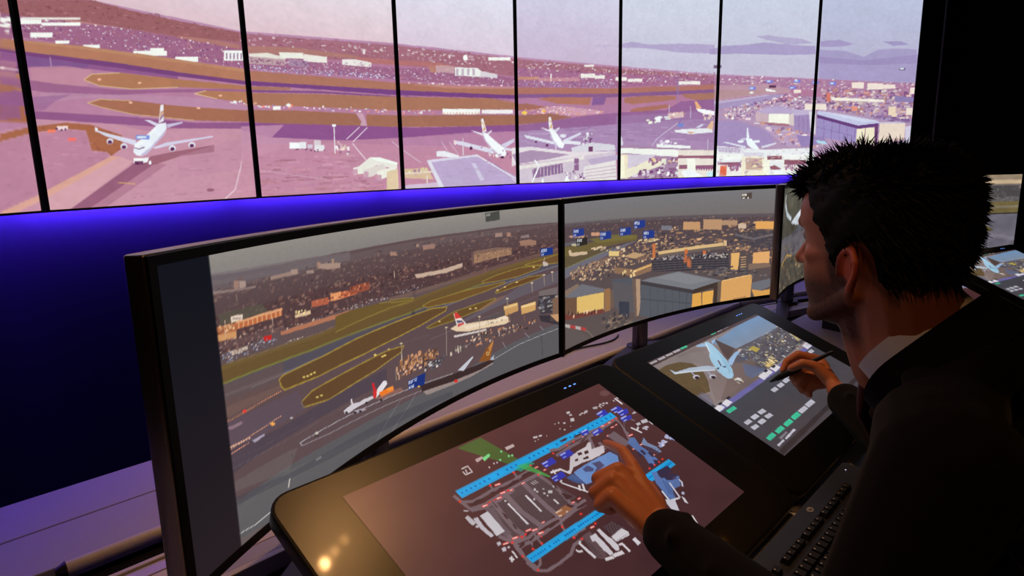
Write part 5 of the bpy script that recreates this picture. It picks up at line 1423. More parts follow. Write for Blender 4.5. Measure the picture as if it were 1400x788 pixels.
  ('p',(250,214,206),[477,463,502,457,500,452,475,457],0.85),
  ('p',(206,58,58),[419,466,450,460,447,451,416,457]),
  ('p',(250,214,206),[422,463,445,458,444,453,420,458],0.85),
  ('p',(206,58,58),[650,453,671,451,666,444,645,446]),
  ('p',(250,214,206),[651,451,667,450,665,446,649,447],0.85),
  ('p',(206,58,58),[861,455,884,454,879,447,856,448]),
  ('p',(250,214,206),[863,454,880,452,877,448,860,450],0.85),
  ('p',(206,58,58),[908,457,931,455,926,448,902,449]),
  ('p',(250,214,206),[909,455,927,453,924,449,907,451],0.85),
  ('p',(206,58,58),[898,669,919,668,915,661,894,662]),
  ('p',(250,214,206),[900,667,915,666,913,663,898,664],0.85),
  ('p',(226,52,44),[417,725,411,722,405,726,406,732,413,735,418,732]),
  ('p',(226,52,44),[603,726,595,723,589,726,591,733,598,736,604,732]),
  ('p',(226,52,44),[760,729,752,725,745,729,747,736,755,739,762,735]),
  ('p',(226,52,44),[456,371,449,369,444,372,445,377,451,379,457,376]),
  ('p',(226,52,44),[519,372,512,370,507,374,508,379,515,381,520,377]),
  ('p',(226,52,44),[574,371,567,369,561,373,562,378,569,380,575,377]),
  ('p',(226,52,44),[463,290,457,288,451,292,452,297,459,299,464,295]),
  ('p',(226,52,44),[723,312,716,310,710,313,711,319,719,321,725,317]),
  ('p',(226,52,44),[722,381,714,379,708,383,710,388,717,390,723,387]),
  ('p',(226,52,44),[858,382,849,380,843,384,845,390,853,392,859,388]),
  ('p',(226,52,44),[523,440,516,438,510,442,511,447,518,449,524,446]),
  ('p',(226,52,44),[467,443,460,440,454,444,455,450,462,452,468,448]),
  ('p',(226,52,44),[546,442,539,439,533,443,534,449,541,451,547,447]),
  ('p',(226,52,44),[656,659,648,657,642,660,643,667,651,670,657,666]),
  ('l',(226,52,44),4.9,[518,658,535,657]),
  ('l',(226,52,44),5,[546,655,562,657]),
  ('l',(226,52,44),4.7,[595,408,592,397]),
  ('l',(226,52,44),4.8,[745,298,746,287]),
  ('l',(226,52,44),4.6,[512,451,521,441]),
  ('p',(150,96,66),[743,457,826,462,839,428,752,424],0.95),
  ('l',(230,206,190),7.2,[750,453,789,451],0.7),
  ('l',(226,200,186),6.4,[748,434,763,430],0.8),
  ('l',(226,200,186),5.8,[796,429,808,432],0.8),
  ('l',(116,96,102),17.6,[1035,746,1087,729,1193,737,1347,735,1431,727,1562,732]),
  ('l',(116,96,102),17.7,[1037,703,1161,711,1306,711,1469,719,1604,735]),
  ('l',(116,96,102),22.6,[1313,708,1265,633]),
  ('l',(116,96,102),22.6,[1334,651,1319,604]),
  ('l',(110,92,98),72.4,[1458,655,1466,570]),
  ('l',(116,96,102),20.7,[1594,728,1559,637,1513,568]),
  ('l',(116,96,102),13.4,[1643,716,1555,616]),
  ('l',(116,96,102),13.8,[1674,700,1692,666]),
  ('l',(116,96,102),11.5,[1035,746,1068,744]),
  ('l',(116,96,102),11.8,[1150,738,1154,714]),
  ('p',(70,44,46),[1133,769,1179,772,1203,765,1159,755]),
  ('p',(70,44,46),[1224,754,1283,757,1304,746,1244,744]),
  ('p',(70,44,46),[1210,706,1266,715,1314,718,1264,705]),
  ('p',(70,44,46),[1465,715,1516,707,1487,695,1450,699]),
  ('p',(70,44,46),[1584,720,1578,687,1553,646,1549,666]),
  ('p',(70,44,46),[1626,699,1612,670,1563,617,1563,635]),
  ('p',(196,186,190),[1097,661,1177,670,1238,670,1272,684,1291,680,1252,641,1309,632,1338,627,1303,591,1251,587,1188,590,1134,599,1054,603,1005,579,992,602,1021,601]),
  ('p',(70,44,46),[1155,661,1182,656,1173,640,1146,644]),
  ('p',(70,44,46),[1150,621,1192,619,1183,603,1149,611]),
  ('p',(70,44,46),[1104,636,1128,633,1113,621,1096,625]),
  ('p',(70,44,46),[1196,649,1227,648,1214,629,1186,633]),
  ('p',(104,140,196),[1026,579,1115,584,1180,584,1243,581,1330,577,1345,536,1285,474,1201,480,1094,481,1024,492,1022,542],0.95),
  ('p',(70,96,150),[962,576,1018,573,1021,532,1018,496,982,526],0.9),
  ('p',(76,66,96),[1165,572,1219,562,1218,527,1165,520,1125,523,1168,539],0.9),
  ('p',(70,70,110),[1090,572,1134,573,1147,541,1126,532,1085,550],0.9),
  ('l',(52,60,96),5.3,[968,572,959,539],0.7),
  ('l',(52,60,96),5.3,[977,561,972,532],0.7),
  ('l',(52,60,96),5.3,[986,550,985,524],0.7),
  ('l',(52,60,96),5.3,[995,539,998,517],0.7),
  ('l',(52,60,96),5.3,[1004,529,1011,509],0.7),
  ('l',(206,198,202),8.9,[917,563,942,525,993,452]),
  ('l',(206,198,202),10.4,[984,506,963,485]),
  ('l',(206,198,202),10.5,[1006,503,984,473]),
  ('l',(206,198,202),12.3,[920,638,982,628,1004,586]),
  ('l',(206,198,202),9.2,[945,643,934,620]),
  ('l',(206,198,202),9,[930,574,915,571]),
  ('p',(52,56,168),[921,706,1007,708,1003,671,922,671]),
  ('l',(206,214,240),7,[925,698,963,699],0.75),
  ('l',(186,196,230),6.2,[926,680,945,680],0.7),
  ('p',(52,56,168),[1055,702,1138,702,1135,665,1049,664]),
  ('l',(206,214,240),7.3,[1058,694,1098,695],0.75),
  ('l',(186,196,230),6.5,[1059,675,1079,675],0.7),
  ('p',(52,56,168),[893,614,979,617,975,582,892,582]),
  ('l',(206,214,240),6.8,[896,607,933,607],0.75),
  ('l',(186,196,230),6,[898,589,917,589],0.7),
  ('p',(52,56,168),[1302,764,1362,756,1338,728,1288,734]),
  ('l',(206,214,240),8.1,[1306,756,1351,757],0.75),
  ('l',(186,196,230),7.1,[1306,735,1329,735],0.7),
  ('p',(52,56,168),[1361,728,1436,730,1436,701,1351,701]),
  ('l',(206,214,240),8.2,[1365,719,1411,721],0.75),
  ('l',(186,196,230),7.2,[1364,699,1388,699],0.7),
  ('p',(52,56,168),[1517,822,1599,823,1593,784,1515,782]),
  ('l',(206,214,240),8.8,[1520,813,1571,816],0.75),
  ('l',(186,196,230),7.7,[1519,791,1545,792],0.7),
  ('p',(52,56,168),[1631,803,1710,803,1715,768,1645,765]),
  ('l',(206,214,240),9,[1634,794,1687,796],0.75),
  ('l',(186,196,230),8,[1633,772,1660,772],0.7),
  ('p',(52,56,168),[1650,769,1745,760,1720,727,1645,727]),
  ('l',(206,214,240),9,[1653,759,1706,761],0.75),
  ('l',(186,196,230),7.9,[1652,737,1679,738],0.7),
  ('p',(52,56,168),[1623,725,1716,711,1690,685,1614,691]),
  ('l',(206,214,240),8.9,[1627,716,1679,718],0.75),
  ('l',(186,196,230),7.8,[1625,695,1652,695],0.7),
  ('p',(206,58,58),[1452,736,1487,734,1480,724,1445,727]),
  ('p',(250,214,206),[1455,734,1481,731,1477,726,1451,729],0.85),
  ('p',(206,58,58),[1516,735,1546,734,1539,725,1509,726]),
  ('p',(250,214,206),[1518,733,1540,732,1536,727,1515,728],0.85),
  ('p',(206,58,58),[1501,702,1533,699,1526,691,1494,693]),
  ('p',(250,214,206),[1503,700,1527,697,1524,693,1500,695],0.85),
  ('p',(206,58,58),[1543,701,1567,702,1560,695,1537,694]),
  ('p',(250,214,206),[1545,700,1562,700,1558,696,1541,696],0.85),
  ('p',(206,58,58),[1542,607,1582,603,1574,593,1535,597]),
  ('p',(250,214,206),[1545,604,1575,601,1571,595,1541,599],0.85),
  ('p',(206,58,58),[1541,527,1576,523,1569,514,1534,518]),
  ('p',(250,214,206),[1544,525,1570,521,1566,516,1540,520],0.85),
  ('p',(206,58,58),[1468,527,1502,524,1496,515,1461,519]),
  ('p',(250,214,206),[1471,525,1496,522,1493,517,1467,521],0.85),
  ('p',(206,58,58),[1419,667,1438,669,1431,662,1412,660]),
  ('p',(250,214,206),[1420,666,1434,667,1430,663,1416,662],0.85),
  ('p',(206,58,58),[870,704,895,702,891,694,866,697]),
  ('p',(250,214,206),[872,702,891,700,889,696,870,698],0.85),
  ('p',(206,58,58),[898,669,916,669,911,663,894,663]),
  ('p',(250,214,206),[900,668,912,668,910,664,897,664],0.85),
  ('p',(206,58,58),[857,668,876,667,872,661,853,661]),
  ('p',(250,214,206),[859,666,873,665,871,662,857,663],0.85),
  ('p',(206,58,58),[1493,435,1520,433,1514,425,1486,428]),
  ('p',(250,214,206),[1495,433,1515,431,1512,427,1491,429],0.85),
  ('p',(206,58,58),[1534,437,1559,435,1553,428,1528,430]),
  ('p',(250,214,206),[1536,435,1554,433,1551,430,1533,432],0.85),
  ('p',(206,58,58),[1278,731,1294,731,1290,726,1274,726]),
  ('p',(250,214,206),[1279,730,1291,730,1289,727,1277,727],0.85),
  ('p',(236,60,50),[1212,725,1204,723,1198,726,1200,732,1208,734,1214,731]),
  ('p',(236,60,50),[1152,724,1144,722,1139,725,1140,730,1148,733,1154,730]),
  ('p',(236,60,50),[1040,721,1033,718,1027,722,1028,727,1036,729,1041,726]),
  ('p',(236,60,50),[1570,730,1561,727,1554,731,1557,737,1566,740,1573,736]),
  ('p',(236,60,50),[1609,730,1600,727,1593,731,1595,737,1605,740,1612,736]),
  ('p',(236,60,50),[869,720,862,718,857,721,858,726,865,729,870,726]),
  ('p',(236,60,50),[857,656,851,654,845,657,847,662,853,664,858,661]),
  ('p',(236,60,50),[1571,385,1562,383,1555,386,1558,392,1567,393,1573,390]),
  ('p',(236,60,50),[1530,383,1522,381,1515,384,1518,390,1526,391,1533,388]),
  ('p',(236,60,50),[1486,382,1477,380,1471,383,1473,388,1482,390,1488,387]),
  ('p',(236,60,50),[1435,382,1427,380,1421,384,1423,389,1431,391,1438,387]),
  ('p',(236,60,50),[1504,725,1495,723,1488,726,1490,732,1499,735,1506,731]),
  ('s',1,18,(8,22),(6,14),[(196,186,186),(176,166,168)],[1536,857,1599,857,1686,854,1678,838,1574,838,1529,841],0.9),
  ('s',2,10,(9.5,28.6),(5.7,11.4),[(196,186,186)],[1372,870,1454,860,1507,858,1495,849,1440,848,1373,861],0.9),
  ('p',(190,180,182),[1360,914,1385,909,1373,895,1349,900]),
  ('p',(190,180,182),[1355,890,1376,887,1370,878,1350,881]),
  ('p',(190,180,182),[1337,865,1363,859,1345,839,1319,845]),
  ('p',(190,180,182),[1270,861,1287,859,1279,849,1263,850]),
  ('p',(190,180,182),[1242,875,1253,876,1248,868,1238,867]),
  ('p',(190,180,182),[1215,877,1225,879,1223,873,1212,872]),
  ('p',(190,180,182),[1209,836,1220,838,1218,832,1207,831]),
  ('p',(190,180,182),[1228,820,1241,820,1239,814,1226,814]),
  ('p',(190,180,182),[1028,863,1054,857,1046,846,1021,852]),
  ('p',(190,180,182),[1063,856,1085,852,1078,842,1057,846]),
  ('p',(190,180,182),[1099,833,1108,835,1108,831,1099,829]),
  ('p',(190,180,182),[1011,836,1021,837,1019,832,1009,830]),
  ('p',(190,180,182),[1035,836,1044,838,1043,834,1035,832]),
  ('p',(190,180,182),[1283,819,1291,822,1292,819,1284,816]),
  ('l',(206,198,202),14.5,[1753,855,1752,800]),
  ('l',(206,198,202),7.2,[1727,851,1726,839]),
  ('l',(206,198,202),7.3,[1749,854,1748,841]),
  ('l',(206,198,202),7.3,[1772,857,1771,844]),
  ('p',(120,84,84),[1763,904,1746,897,1726,896,1708,901,1695,911,1693,923,1700,934,1717,941,1737,943,1756,938,1768,928,1771,915],0.6),
  ('p',(186,180,186),[1734,716,1767,717,1770,705,1738,706]),
  ('p',(186,180,186),[1729,648,1780,640,1764,617,1716,626]),
  ('p',(186,180,186),[1675,645,1710,644,1702,626,1670,628]),
  ('l',(206,198,202),13.3,[1617,637,1632,605,1641,580]),
  ('l',(206,198,202),9.6,[1637,609,1664,619]),
  ('s',3,5,(13.5,19.3),(11.6,17.4),[(186,178,190)],[1690,599,1726,587,1700,570,1670,586],1),
  ('l',(196,190,196),13.9,[1778,616,1775,592]),
  ('p',(86,112,166),[1486,571,1541,588,1563,576,1536,522,1542,473,1535,400,1446,384,1484,460,1481,528],0.95),
  ('p',(120,136,170),[1566,529,1615,549,1599,511,1621,464,1612,424,1593,429,1583,474,1555,517],0.95),
  ('p',(52,42,66),[1499,496,1518,492,1512,462,1492,461]),
  ('p',(52,42,66),[1528,464,1547,459,1540,424,1521,429]),
  ('p',(52,42,66),[1507,415,1523,401,1515,378,1489,387]),
  ('p',(52,42,66),[1451,408,1477,404,1472,380,1446,384]),
  ('p',(52,42,66),[1476,498,1485,487,1468,458,1459,469]),
  ('l',(60,74,120),5.4,[1574,499,1536,482],0.7),
  ('l',(60,74,120),5.4,[1582,485,1544,469],0.7),
  ('l',(60,74,120),5.4,[1591,472,1553,455],0.7),
  ('l',(60,74,120),5.4,[1599,458,1561,442],0.7),
  ('l',(60,74,120),5.4,[1608,444,1570,428],0.7),
  ('p',(86,112,166),[1412,362,1448,352,1424,304,1490,297,1491,276,1357,194,1347,239,1371,294],0.95),
  ('p',(52,42,66),[1448,352,1547,344,1531,305,1446,301,1427,322]),
  ('p',(176,172,196),[1767,469,1754,466,1742,469,1741,477,1751,483,1764,483,1771,477]),
  ('p',(176,172,196),[1761,477,1748,473,1737,477,1736,484,1746,491,1759,491,1766,484]),
  ('p',(176,172,196),[1715,458,1703,455,1691,459,1690,466,1700,472,1713,472,1720,466]),
  ('p',(176,172,196),[1710,466,1698,462,1686,466,1685,473,1695,480,1708,480,1715,473]),
  ('p',(176,172,196),[1665,448,1653,445,1642,448,1641,456,1650,462,1663,461,1670,455]),
  ('s',4,10,(13,27.8),(9.3,18.6),[(160,164,200),(190,186,206)],[1666,475,1703,455,1664,430,1627,450],0.9),
  ('s',5,6,(19.2,32.6),(11.5,21.1),[(150,156,196)],[1754,488,1806,448,1775,429,1739,460],0.9),
  ('p',(86,112,166),[1398,342,1416,310,1484,293,1536,265,1478,221,1409,230,1369,181,1327,195,1352,252,1368,305],0.9),
  ('p',(52,42,66),[1446,304,1518,297,1538,274,1471,268,1443,284]),
  ('p',(70,60,90),[1490,279,1517,275,1502,261,1483,267]),
  ('l',(56,66,110),5.1,[1421,297,1369,222],0.6),
  ('l',(56,66,110),5.1,[1427,287,1375,212],0.6),
  ('l',(56,66,110),5.1,[1433,277,1381,202],0.6),
  ('l',(56,66,110),5.1,[1439,267,1387,193],0.6),
  ('l',(200,196,206),9.4,[1439,265,1399,178]),
  ('l',(206,202,210),10,[1348,254,1327,195,1391,178]),
  ('p',(190,186,196),[1315,213,1358,182,1316,132,1283,152,1297,193]),
  ('p',(176,176,200),[1450,180,1439,177,1430,180,1430,187,1438,192,1449,191,1454,186]),
  ('p',(196,190,196),[1415,179,1419,162,1402,129,1393,146]),
  ('l',(190,190,206),8.8,[1511,251,1508,231,1484,213]),
  ('p',(196,188,190),[1322,80,1354,76,1326,26,1299,33]),
  ('l',(196,188,190),7,[1300,70,1296,35]),
  ('l',(190,184,190),9.6,[1278,145,1290,109]),
  ('p',(84,66,70),[884,282,948,278,974,217,883,230],0.9),
  ('l',(44,28,32),3.6,[896,279,872,241],0.7),
  ('l',(44,28,32),3.6,[912,275,888,237],0.7),
  ('l',(44,28,32),3.6,[928,271,904,233],0.7),
  ('l',(44,28,32),3.6,[945,268,920,229],0.7),
  ('l',(44,28,32),3.6,[962,264,936,226],0.7),
  ('l',(44,28,32),3.7,[978,260,953,222],0.7),
  ('p',(96,76,80),[753,302,810,300,775,171,739,174,720,198],0.9),
  ('l',(50,32,36),2.7,[752,285,718,200],0.5),
  ('l',(50,32,36),2.7,[754,276,725,195],0.5),
  ('l',(50,32,36),2.7,[756,266,733,190],0.5),
  ('l',(50,32,36),2.7,[757,257,740,185],0.5),
  ('l',(50,32,36),2.7,[759,247,748,180],0.5),
  ('p',(196,190,196),[842,285,862,285,860,235,867,218,864,177,846,159,829,166,836,233]),
  ('p',(196,190,196),[786,281,824,279,820,260,817,211,809,166,786,164,782,200,790,253,773,255]),
  ('p',(200,194,198),[874,227,957,228,969,198,959,183,872,194]),
  ('l',(120,110,116),2.1,[863,195,876,199]),
  ('l',(120,110,116),2.1,[876,194,890,199]),
  ('l',(120,110,116),2.1,[890,193,904,198]),
  ('l',(120,110,116),2.1,[904,192,918,197]),
  ('l',(120,110,116),2.1,[918,192,932,196]),
  ('l',(120,110,116),2.1,[932,191,946,195]),
  ('l',(120,110,116),2.2,[946,190,960,194]),
  ('l',(206,198,202),12.4,[887,167,883,129]),
  ('p',(206,200,206),[949,162,972,161,970,128,944,126]),
  ('l',(206,198,202),9.7,[870,177,891,173]),
  ('l',(206,198,202),17.5,[799,156,851,144]),
  ('l',(206,198,202),14.6,[751,164,791,153]),
  ('l',(206,198,202),13.3,[715,283,718,196]),
  ('l',(206,198,202),9.2,[674,268,678,256,695,250]),
  ('p',(206,198,202),[728,284,722,282,717,284,716,288,720,291,726,291,729,288]),
  ('p',(206,58,58),[827,314,855,310,849,302,821,306]),
  ('p',(250,214,206),[829,312,850,309,847,304,826,307],0.85),
  ('p',(206,58,58),[863,456,886,455,881,448,857,449]),
  ('p',(250,214,206),[864,455,882,453,879,449,862,451],0.85),
  ('p',(206,58,58),[908,456,932,455,926,447,902,449]),
  ('p',(250,214,206),[910,455,927,453,924,449,907,451],0.85),
  ('p',(226,52,44),[874,309,865,307,859,311,861,317,869,319,875,315]),
  ('p',(226,52,44),[857,382,849,380,843,384,844,390,853,392,859,389]),
  ('p',(226,52,44),[724,313,716,311,710,315,711,320,719,322,725,319]),
  ('p',(226,52,44),[751,289,744,287,738,291,739,296,747,298,753,294]),
  ('p',(70,170,84),[848,749,859,723,901,622,889,619,816,718,800,756],0.6),
  ('p',(176,150,148),[645,890,691,890,684,875,639,868]),
  ('p',(120,206,130),[683,879,735,886,728,870,677,857]),
  ('p',(186,166,164),[835,877,892,876,888,859,831,859]),
  ('p',(130,210,140),[804,863,797,859,791,862,794,869,801,872,807,870]),
  ('p',(130,210,140),[816,821,809,817,803,820,806,827,813,831,819,828]),
  ('p',(130,210,140),[835,816,827,812,822,815,824,822,832,825,838,822]),
  ('p',(130,210,140),[759,823,751,819,746,822,748,829,756,832,761,829]),
  ('p',(196,180,180),[731,818,725,815,721,817,723,823,729,826,733,824]),
  ('p',(196,180,180),[713,821,707,818,703,820,705,826,711,829,715,827]),
  ('p',(196,180,180),[675,814,669,810,665,813,667,818,673,821,677,819]),
  ('l',(196,180,180),6.4,[546,873,567,874,583,872]),
  ('l',(196,180,180),7.1,[541,858,539,837,579,834]),
  ('l',(196,180,180),6.5,[584,875,579,836]),
  ('l',(196,180,180),6.4,[560,861,552,842]),
  ('m',8,60,0.02,1.6)]
PEN_B = [
  ('p',(62,60,66),[-20,-20,1800,-20,1800,1020,-20,1020]),
  ('g',(66,68,76),(74,66,70),[-20,-20,1800,-20,1800,520,-20,520],1),
  ('p',(136,122,122),[7,956,1821,993,1927,901,1869,483,34,464]),
  ('p',(112,136,166),[891,901,1815,1015,1878,790,1374,773,957,769,832,801]),
  ('g',(104,140,180),(128,140,160),[786,923,1848,1016,1871,780,923,784],0.95),
  ('p',(88,82,88),[923,784,1871,780,1877,561,1051,506,518,554,640,685]),
  ('p',(100,80,74),[888,945,898,899,948,752,689,722,692,760],0.9),
  ('p',(108,92,88),[653,680,959,646,703,470,293,444,130,497],0.9),
  ('p',(96,78,52),[0,909,128,915,260,894,342,841,355,764,255,660,152,588,-34,608,-33,733]),
  ('s',1,90,(5.9,23.5),(4.9,15.7),[(80,64,44),(116,94,62),(104,84,58)],[16,902,250,888,340,823,271,677,160,608,-12,620],0.6),
  ('p',(130,118,116),[15,952,716,966,671,870,465,742,359,834,268,899,138,921,15,915],0.8),
  ('p',(116,102,100),[292,948,555,946,697,902,653,878,482,921,313,926],0.5),
  ('p',(118,100,94),[255,660,420,684,725,709,776,632,639,535,340,500,85,506],0.5),
  ('p',(80,64,60),[877,945,927,792,704,732,741,785],0.9),
  ('p',(110,106,120),[-34,608,80,611,107,564,48,502,-38,500],0.7),
  ('l',(150,110,70),5.6,[160,655,95,558,59,508],0.6),
  ('p',(150,176,206),[613,962,704,959,736,932,698,915,605,948]),
  ('p',(150,180,214),[816,940,911,949,870,933,790,912]),
  ('p',(170,182,198),[92,874,97,866,108,834,272,817,447,765,491,730,445,706,217,785,76,824]),
  ('p',(206,214,222),[76,824,217,785,445,706,456,712,230,792,100,830]),
  ('p',(150,180,214),[694,729,864,761,979,765,974,755,817,724,646,676,650,700]),
  ('p',(206,170,140),[940,772,986,765,974,755,915,751],0.9),
  ('p',(158,196,220),[737,957,775,953,780,911,745,839,685,739,607,653,537,606,487,591,452,599,440,638,473,712,529,780,581,825,642,854]),
  ('p',(206,222,230),[737,957,733,930,642,854,581,825,519,771,450,684,441,614,452,599,440,638,466,709,527,781,578,826,637,856],0.9),
  ('p',(120,160,190),[715,824,671,732,588,648,533,608,549,653,616,729],0.4),
  ('p',(90,60,80),[598,769,609,764,560,713,546,714]),
  ('p',(70,66,86),[560,708,594,696,568,686,555,697]),
  ('p',(70,60,70),[485,717,522,712,492,701,476,706]),
  ('l',(110,140,160),2.6,[561,660,515,629]),
  ('l',(150,160,180),13.9,[231,777,211,736]),
  ('p',(196,190,200),[238,716,218,710,195,711,178,718,174,730,184,741,205,747,228,747,245,739,249,727]),
  ('p',(48,30,40),[228,714,214,709,198,710,186,715,183,723,190,731,204,735,220,735,232,729,235,721]),
  ('l',(150,160,180),14.2,[367,721,345,681]),
  ('p',(196,190,200),[373,660,351,654,328,655,311,663,307,674,318,685,339,692,363,691,380,683,384,671]),
  ('p',(48,30,40),[362,658,347,653,331,654,319,660,316,668,323,675,338,680,355,679,367,673,370,665]),
  ('l',(130,140,160),11.5,[879,733,869,660]),
  ('p',(70,80,110),[904,673,879,670,851,677,834,689,840,701,865,704,894,697,910,685]),
  ('s',2,330,(7.2,32.4),(7.2,25.2),[(60,62,76),(96,100,112),(150,140,110),(206,190,140),(44,46,58),(120,124,136),(196,196,196)],[924,750,1255,765,1811,794,1813,552,1528,519,1088,514,904,555,843,661],0.9),
  ('p',(176,156,74),[1061,746,1146,747,1173,689,1075,676]),
  ('p',(196,180,120),[1792,704,1835,694,1761,584,1706,583],0.8),
  ('s',3,20,(10.1,33.7),(16.9,43.9),[(206,176,110),(230,206,150)],[945,537,1142,574,1153,517,927,505],0.9),
  ('p',(110,116,130),[1165,868,1784,994,1843,808,1364,789,975,749],0.0001),
  ('p',(92,88,96),[973,761,1296,771,1811,794,1824,772,1342,752,980,726],0.7),
  ('p',(90,104,140),[773,652,850,578,900,517,655,512,632,560],0.7),
  ('s',4,18,(8.9,29.8),(8.9,26.8),[(206,206,206),(80,84,96),(196,176,150)],[455,567,581,582,540,527,428,507],0.9),
  ('p',(106,100,158),[-18,467,2012,519,2008,485,5,432]),
  ('p',(214,210,216),[-46,473,77,480,88,443,-43,433]),
  ('p',(214,210,216),[104,478,187,483,197,445,106,437]),
  ('p',(214,210,216),[729,504,915,515,925,472,728,458]),
  ('p',(214,210,216),[951,510,1062,516,1071,473,949,462]),
  ('p',(214,210,216),[1664,532,1818,541,1825,492,1657,479]),
  ('p',(214,210,216),[1895,542,2043,550,2049,500,1887,487]),
  ('p',(40,38,46),[69,487,114,489,114,473,69,471]),
  ('p',(40,38,46),[193,491,240,494,240,477,193,475]),
  ('p',(40,38,46),[987,514,1048,517,1046,498,985,495]),
  ('p',(40,38,46),[847,517,906,520,904,501,846,499]),
  ('p',(74,56,56),[-8,997,1821,1043,1829,981,5,954]),
  ('p',(176,170,176),[9,989,97,990,98,974,11,973]),
  ('l',(140,136,140),5,[35,982,71,981],0.6),
  ('p',(176,170,176),[117,991,207,992,208,975,118,975]),
  ('l',(140,136,140),5.1,[144,984,181,983],0.6),
  ('p',(176,170,176),[223,993,313,994,314,977,224,976]),
  ('l',(140,136,140),5.3,[249,985,288,985],0.6),
  ('p',(176,170,176),[330,996,422,997,422,979,331,979]),
  ('l',(140,136,140),5.4,[356,988,396,987],0.6),
  ('p',(64,190,150),[436,998,530,999,531,982,437,981]),
  ('l',(51,152,120),5.5,[462,990,504,990],0.6),
  ('p',(64,190,150),[919,1006,1000,1007,1000,992,919,991]),
  ('l',(51,152,120),6.2,[935,999,983,999],0.6),
  ('p',(176,170,176),[1029,1010,1113,1010,1112,995,1029,994]),
  ('l',(140,136,140),6.3,[1046,1003,1095,1002],0.6),
  ('p',(176,170,176),[1140,1014,1227,1015,1226,999,1140,998]),
  ('l',(140,136,140),6.5,[1158,1007,1208,1006],0.6),
  ('p',(176,170,176),[1252,1016,1341,1017,1340,1001,1251,1001]),
  ('l',(140,136,140),6.6,[1270,1009,1322,1009],0.6),
  ('p',(64,190,150),[1361,1021,1448,1022,1447,1006,1359,1005]),
  ('l',(51,152,120),6.8,[1377,1014,1431,1014],0.6),
  ('p',(64,190,150),[1471,1024,1561,1025,1560,1008,1469,1007]),
  ('l',(51,152,120),7,[1487,1016,1543,1016],0.6),
  ('p',(64,190,150),[1582,1027,1671,1028,1669,1011,1581,1010]),
  ('l',(51,152,120),7.1,[1597,1019,1654,1019],0.6),
  ('p',(64,190,150),[1693,1028,1785,1030,1782,1013,1691,1012]),
  ('l',(51,152,120),7.3,[1708,1021,1767,1020],0.6),
  ('p',(64,190,150),[52,421,163,421,164,395,53,395]),
  ('l',(55,163,129),5.3,[85,408,135,408],0.7),
  ('p',(186,184,196),[56,298,130,297,131,268,56,270]),
  ('l',(159,158,168),5.2,[78,284,112,283],0.7),
  ('p',(186,184,196),[162,300,240,298,239,269,162,271]),
  ('l',(159,158,168),5.3,[185,285,220,284],0.7),
  ('p',(186,184,196),[271,302,351,301,351,271,270,273]),
  ('l',(159,158,168),5.5,[295,287,331,287],0.7),
  ('p',(186,184,196),[55,249,129,247,129,219,55,222]),
  ('l',(159,158,168),5.1,[77,235,110,234],0.7),
  ('p',(186,184,196),[163,251,240,249,240,220,163,223]),
  ('l',(159,158,168),5.3,[186,236,220,235],0.7),
  ('p',(186,184,196),[273,254,354,252,353,223,273,225]),
  ('l',(159,158,168),5.4,[297,239,333,238],0.7),
  ('p',(64,190,150),[54,144,156,145,156,116,54,115]),
  ('l',(55,163,129),5,[84,130,130,130],0.7),
  ('p',(64,190,150),[185,144,293,145,292,115,185,115]),
  ('l',(55,163,129),5.2,[217,130,265,130],0.7),
  ('p',(64,190,150),[323,144,436,146,435,115,322,115]),
  ('l',(55,163,129),5.4,[356,130,407,130],0.7),
  ('p',(64,190,150),[461,149,580,151,578,119,460,119]),
  ('l',(55,163,129),5.6,[496,134,549,135],0.7),
  ('p',(186,184,196),[596,152,720,153,718,121,594,120]),
  ('l',(159,158,168),5.8,[632,136,688,137],0.7),
  ('p',(186,184,196),[735,155,866,157,863,124,733,123]),
  ('l',(159,158,168),6,[773,140,831,140],0.7),
  ('p',(150,146,156),[142,95,263,100,268,87,147,83],0.7),
  ('p',(196,192,204),[58,73,161,75,157,63,58,59]),
  ('p',(196,192,204),[179,73,354,83,356,69,179,61]),
  ('p',(186,184,196),[648,372,732,373,730,343,647,342]),
  ('l',(159,158,168),6.1,[672,357,710,358],0.7),
  ('p',(186,184,196),[760,376,847,377,844,346,758,345]),
  ('l',(159,158,168),6.3,[785,361,824,362],0.7),
  ('p',(186,184,196),[874,381,964,383,961,351,871,350]),
  ('l',(159,158,168),6.5,[899,366,940,366],0.7),
  ('p',(186,184,196),[977,384,1070,385,1067,353,974,352]),
  ('l',(159,158,168),6.6,[1003,369,1045,369],0.7),
  ('p',(186,184,196),[1722,530,1812,533,1806,501,1716,499]),
  ('l',(159,158,168),9.8,[1746,515,1786,516],0.7),
  ('p',(186,184,196),[1611,462,1698,464,1692,434,1605,432]),
  ('l',(159,158,168),9.5,[1634,448,1673,448],0.7),
  ('p',(186,184,196),[1750,530,1841,533,1834,501,1744,499]),
  ('l',(159,158,168),9.9,[1774,515,1815,517],0.7),
  ('p',(190,200,206),[1714,72,1848,76,1843,55,1710,52]),
  ('l',(163,172,177),9.2,[1752,63,1811,64],0.7),
  ('p',(52,42,44),[16,43,871,62,1767,88,1760,57,859,33,-2,8],0.8),
  ('m',8,60,0.02,1.6)]

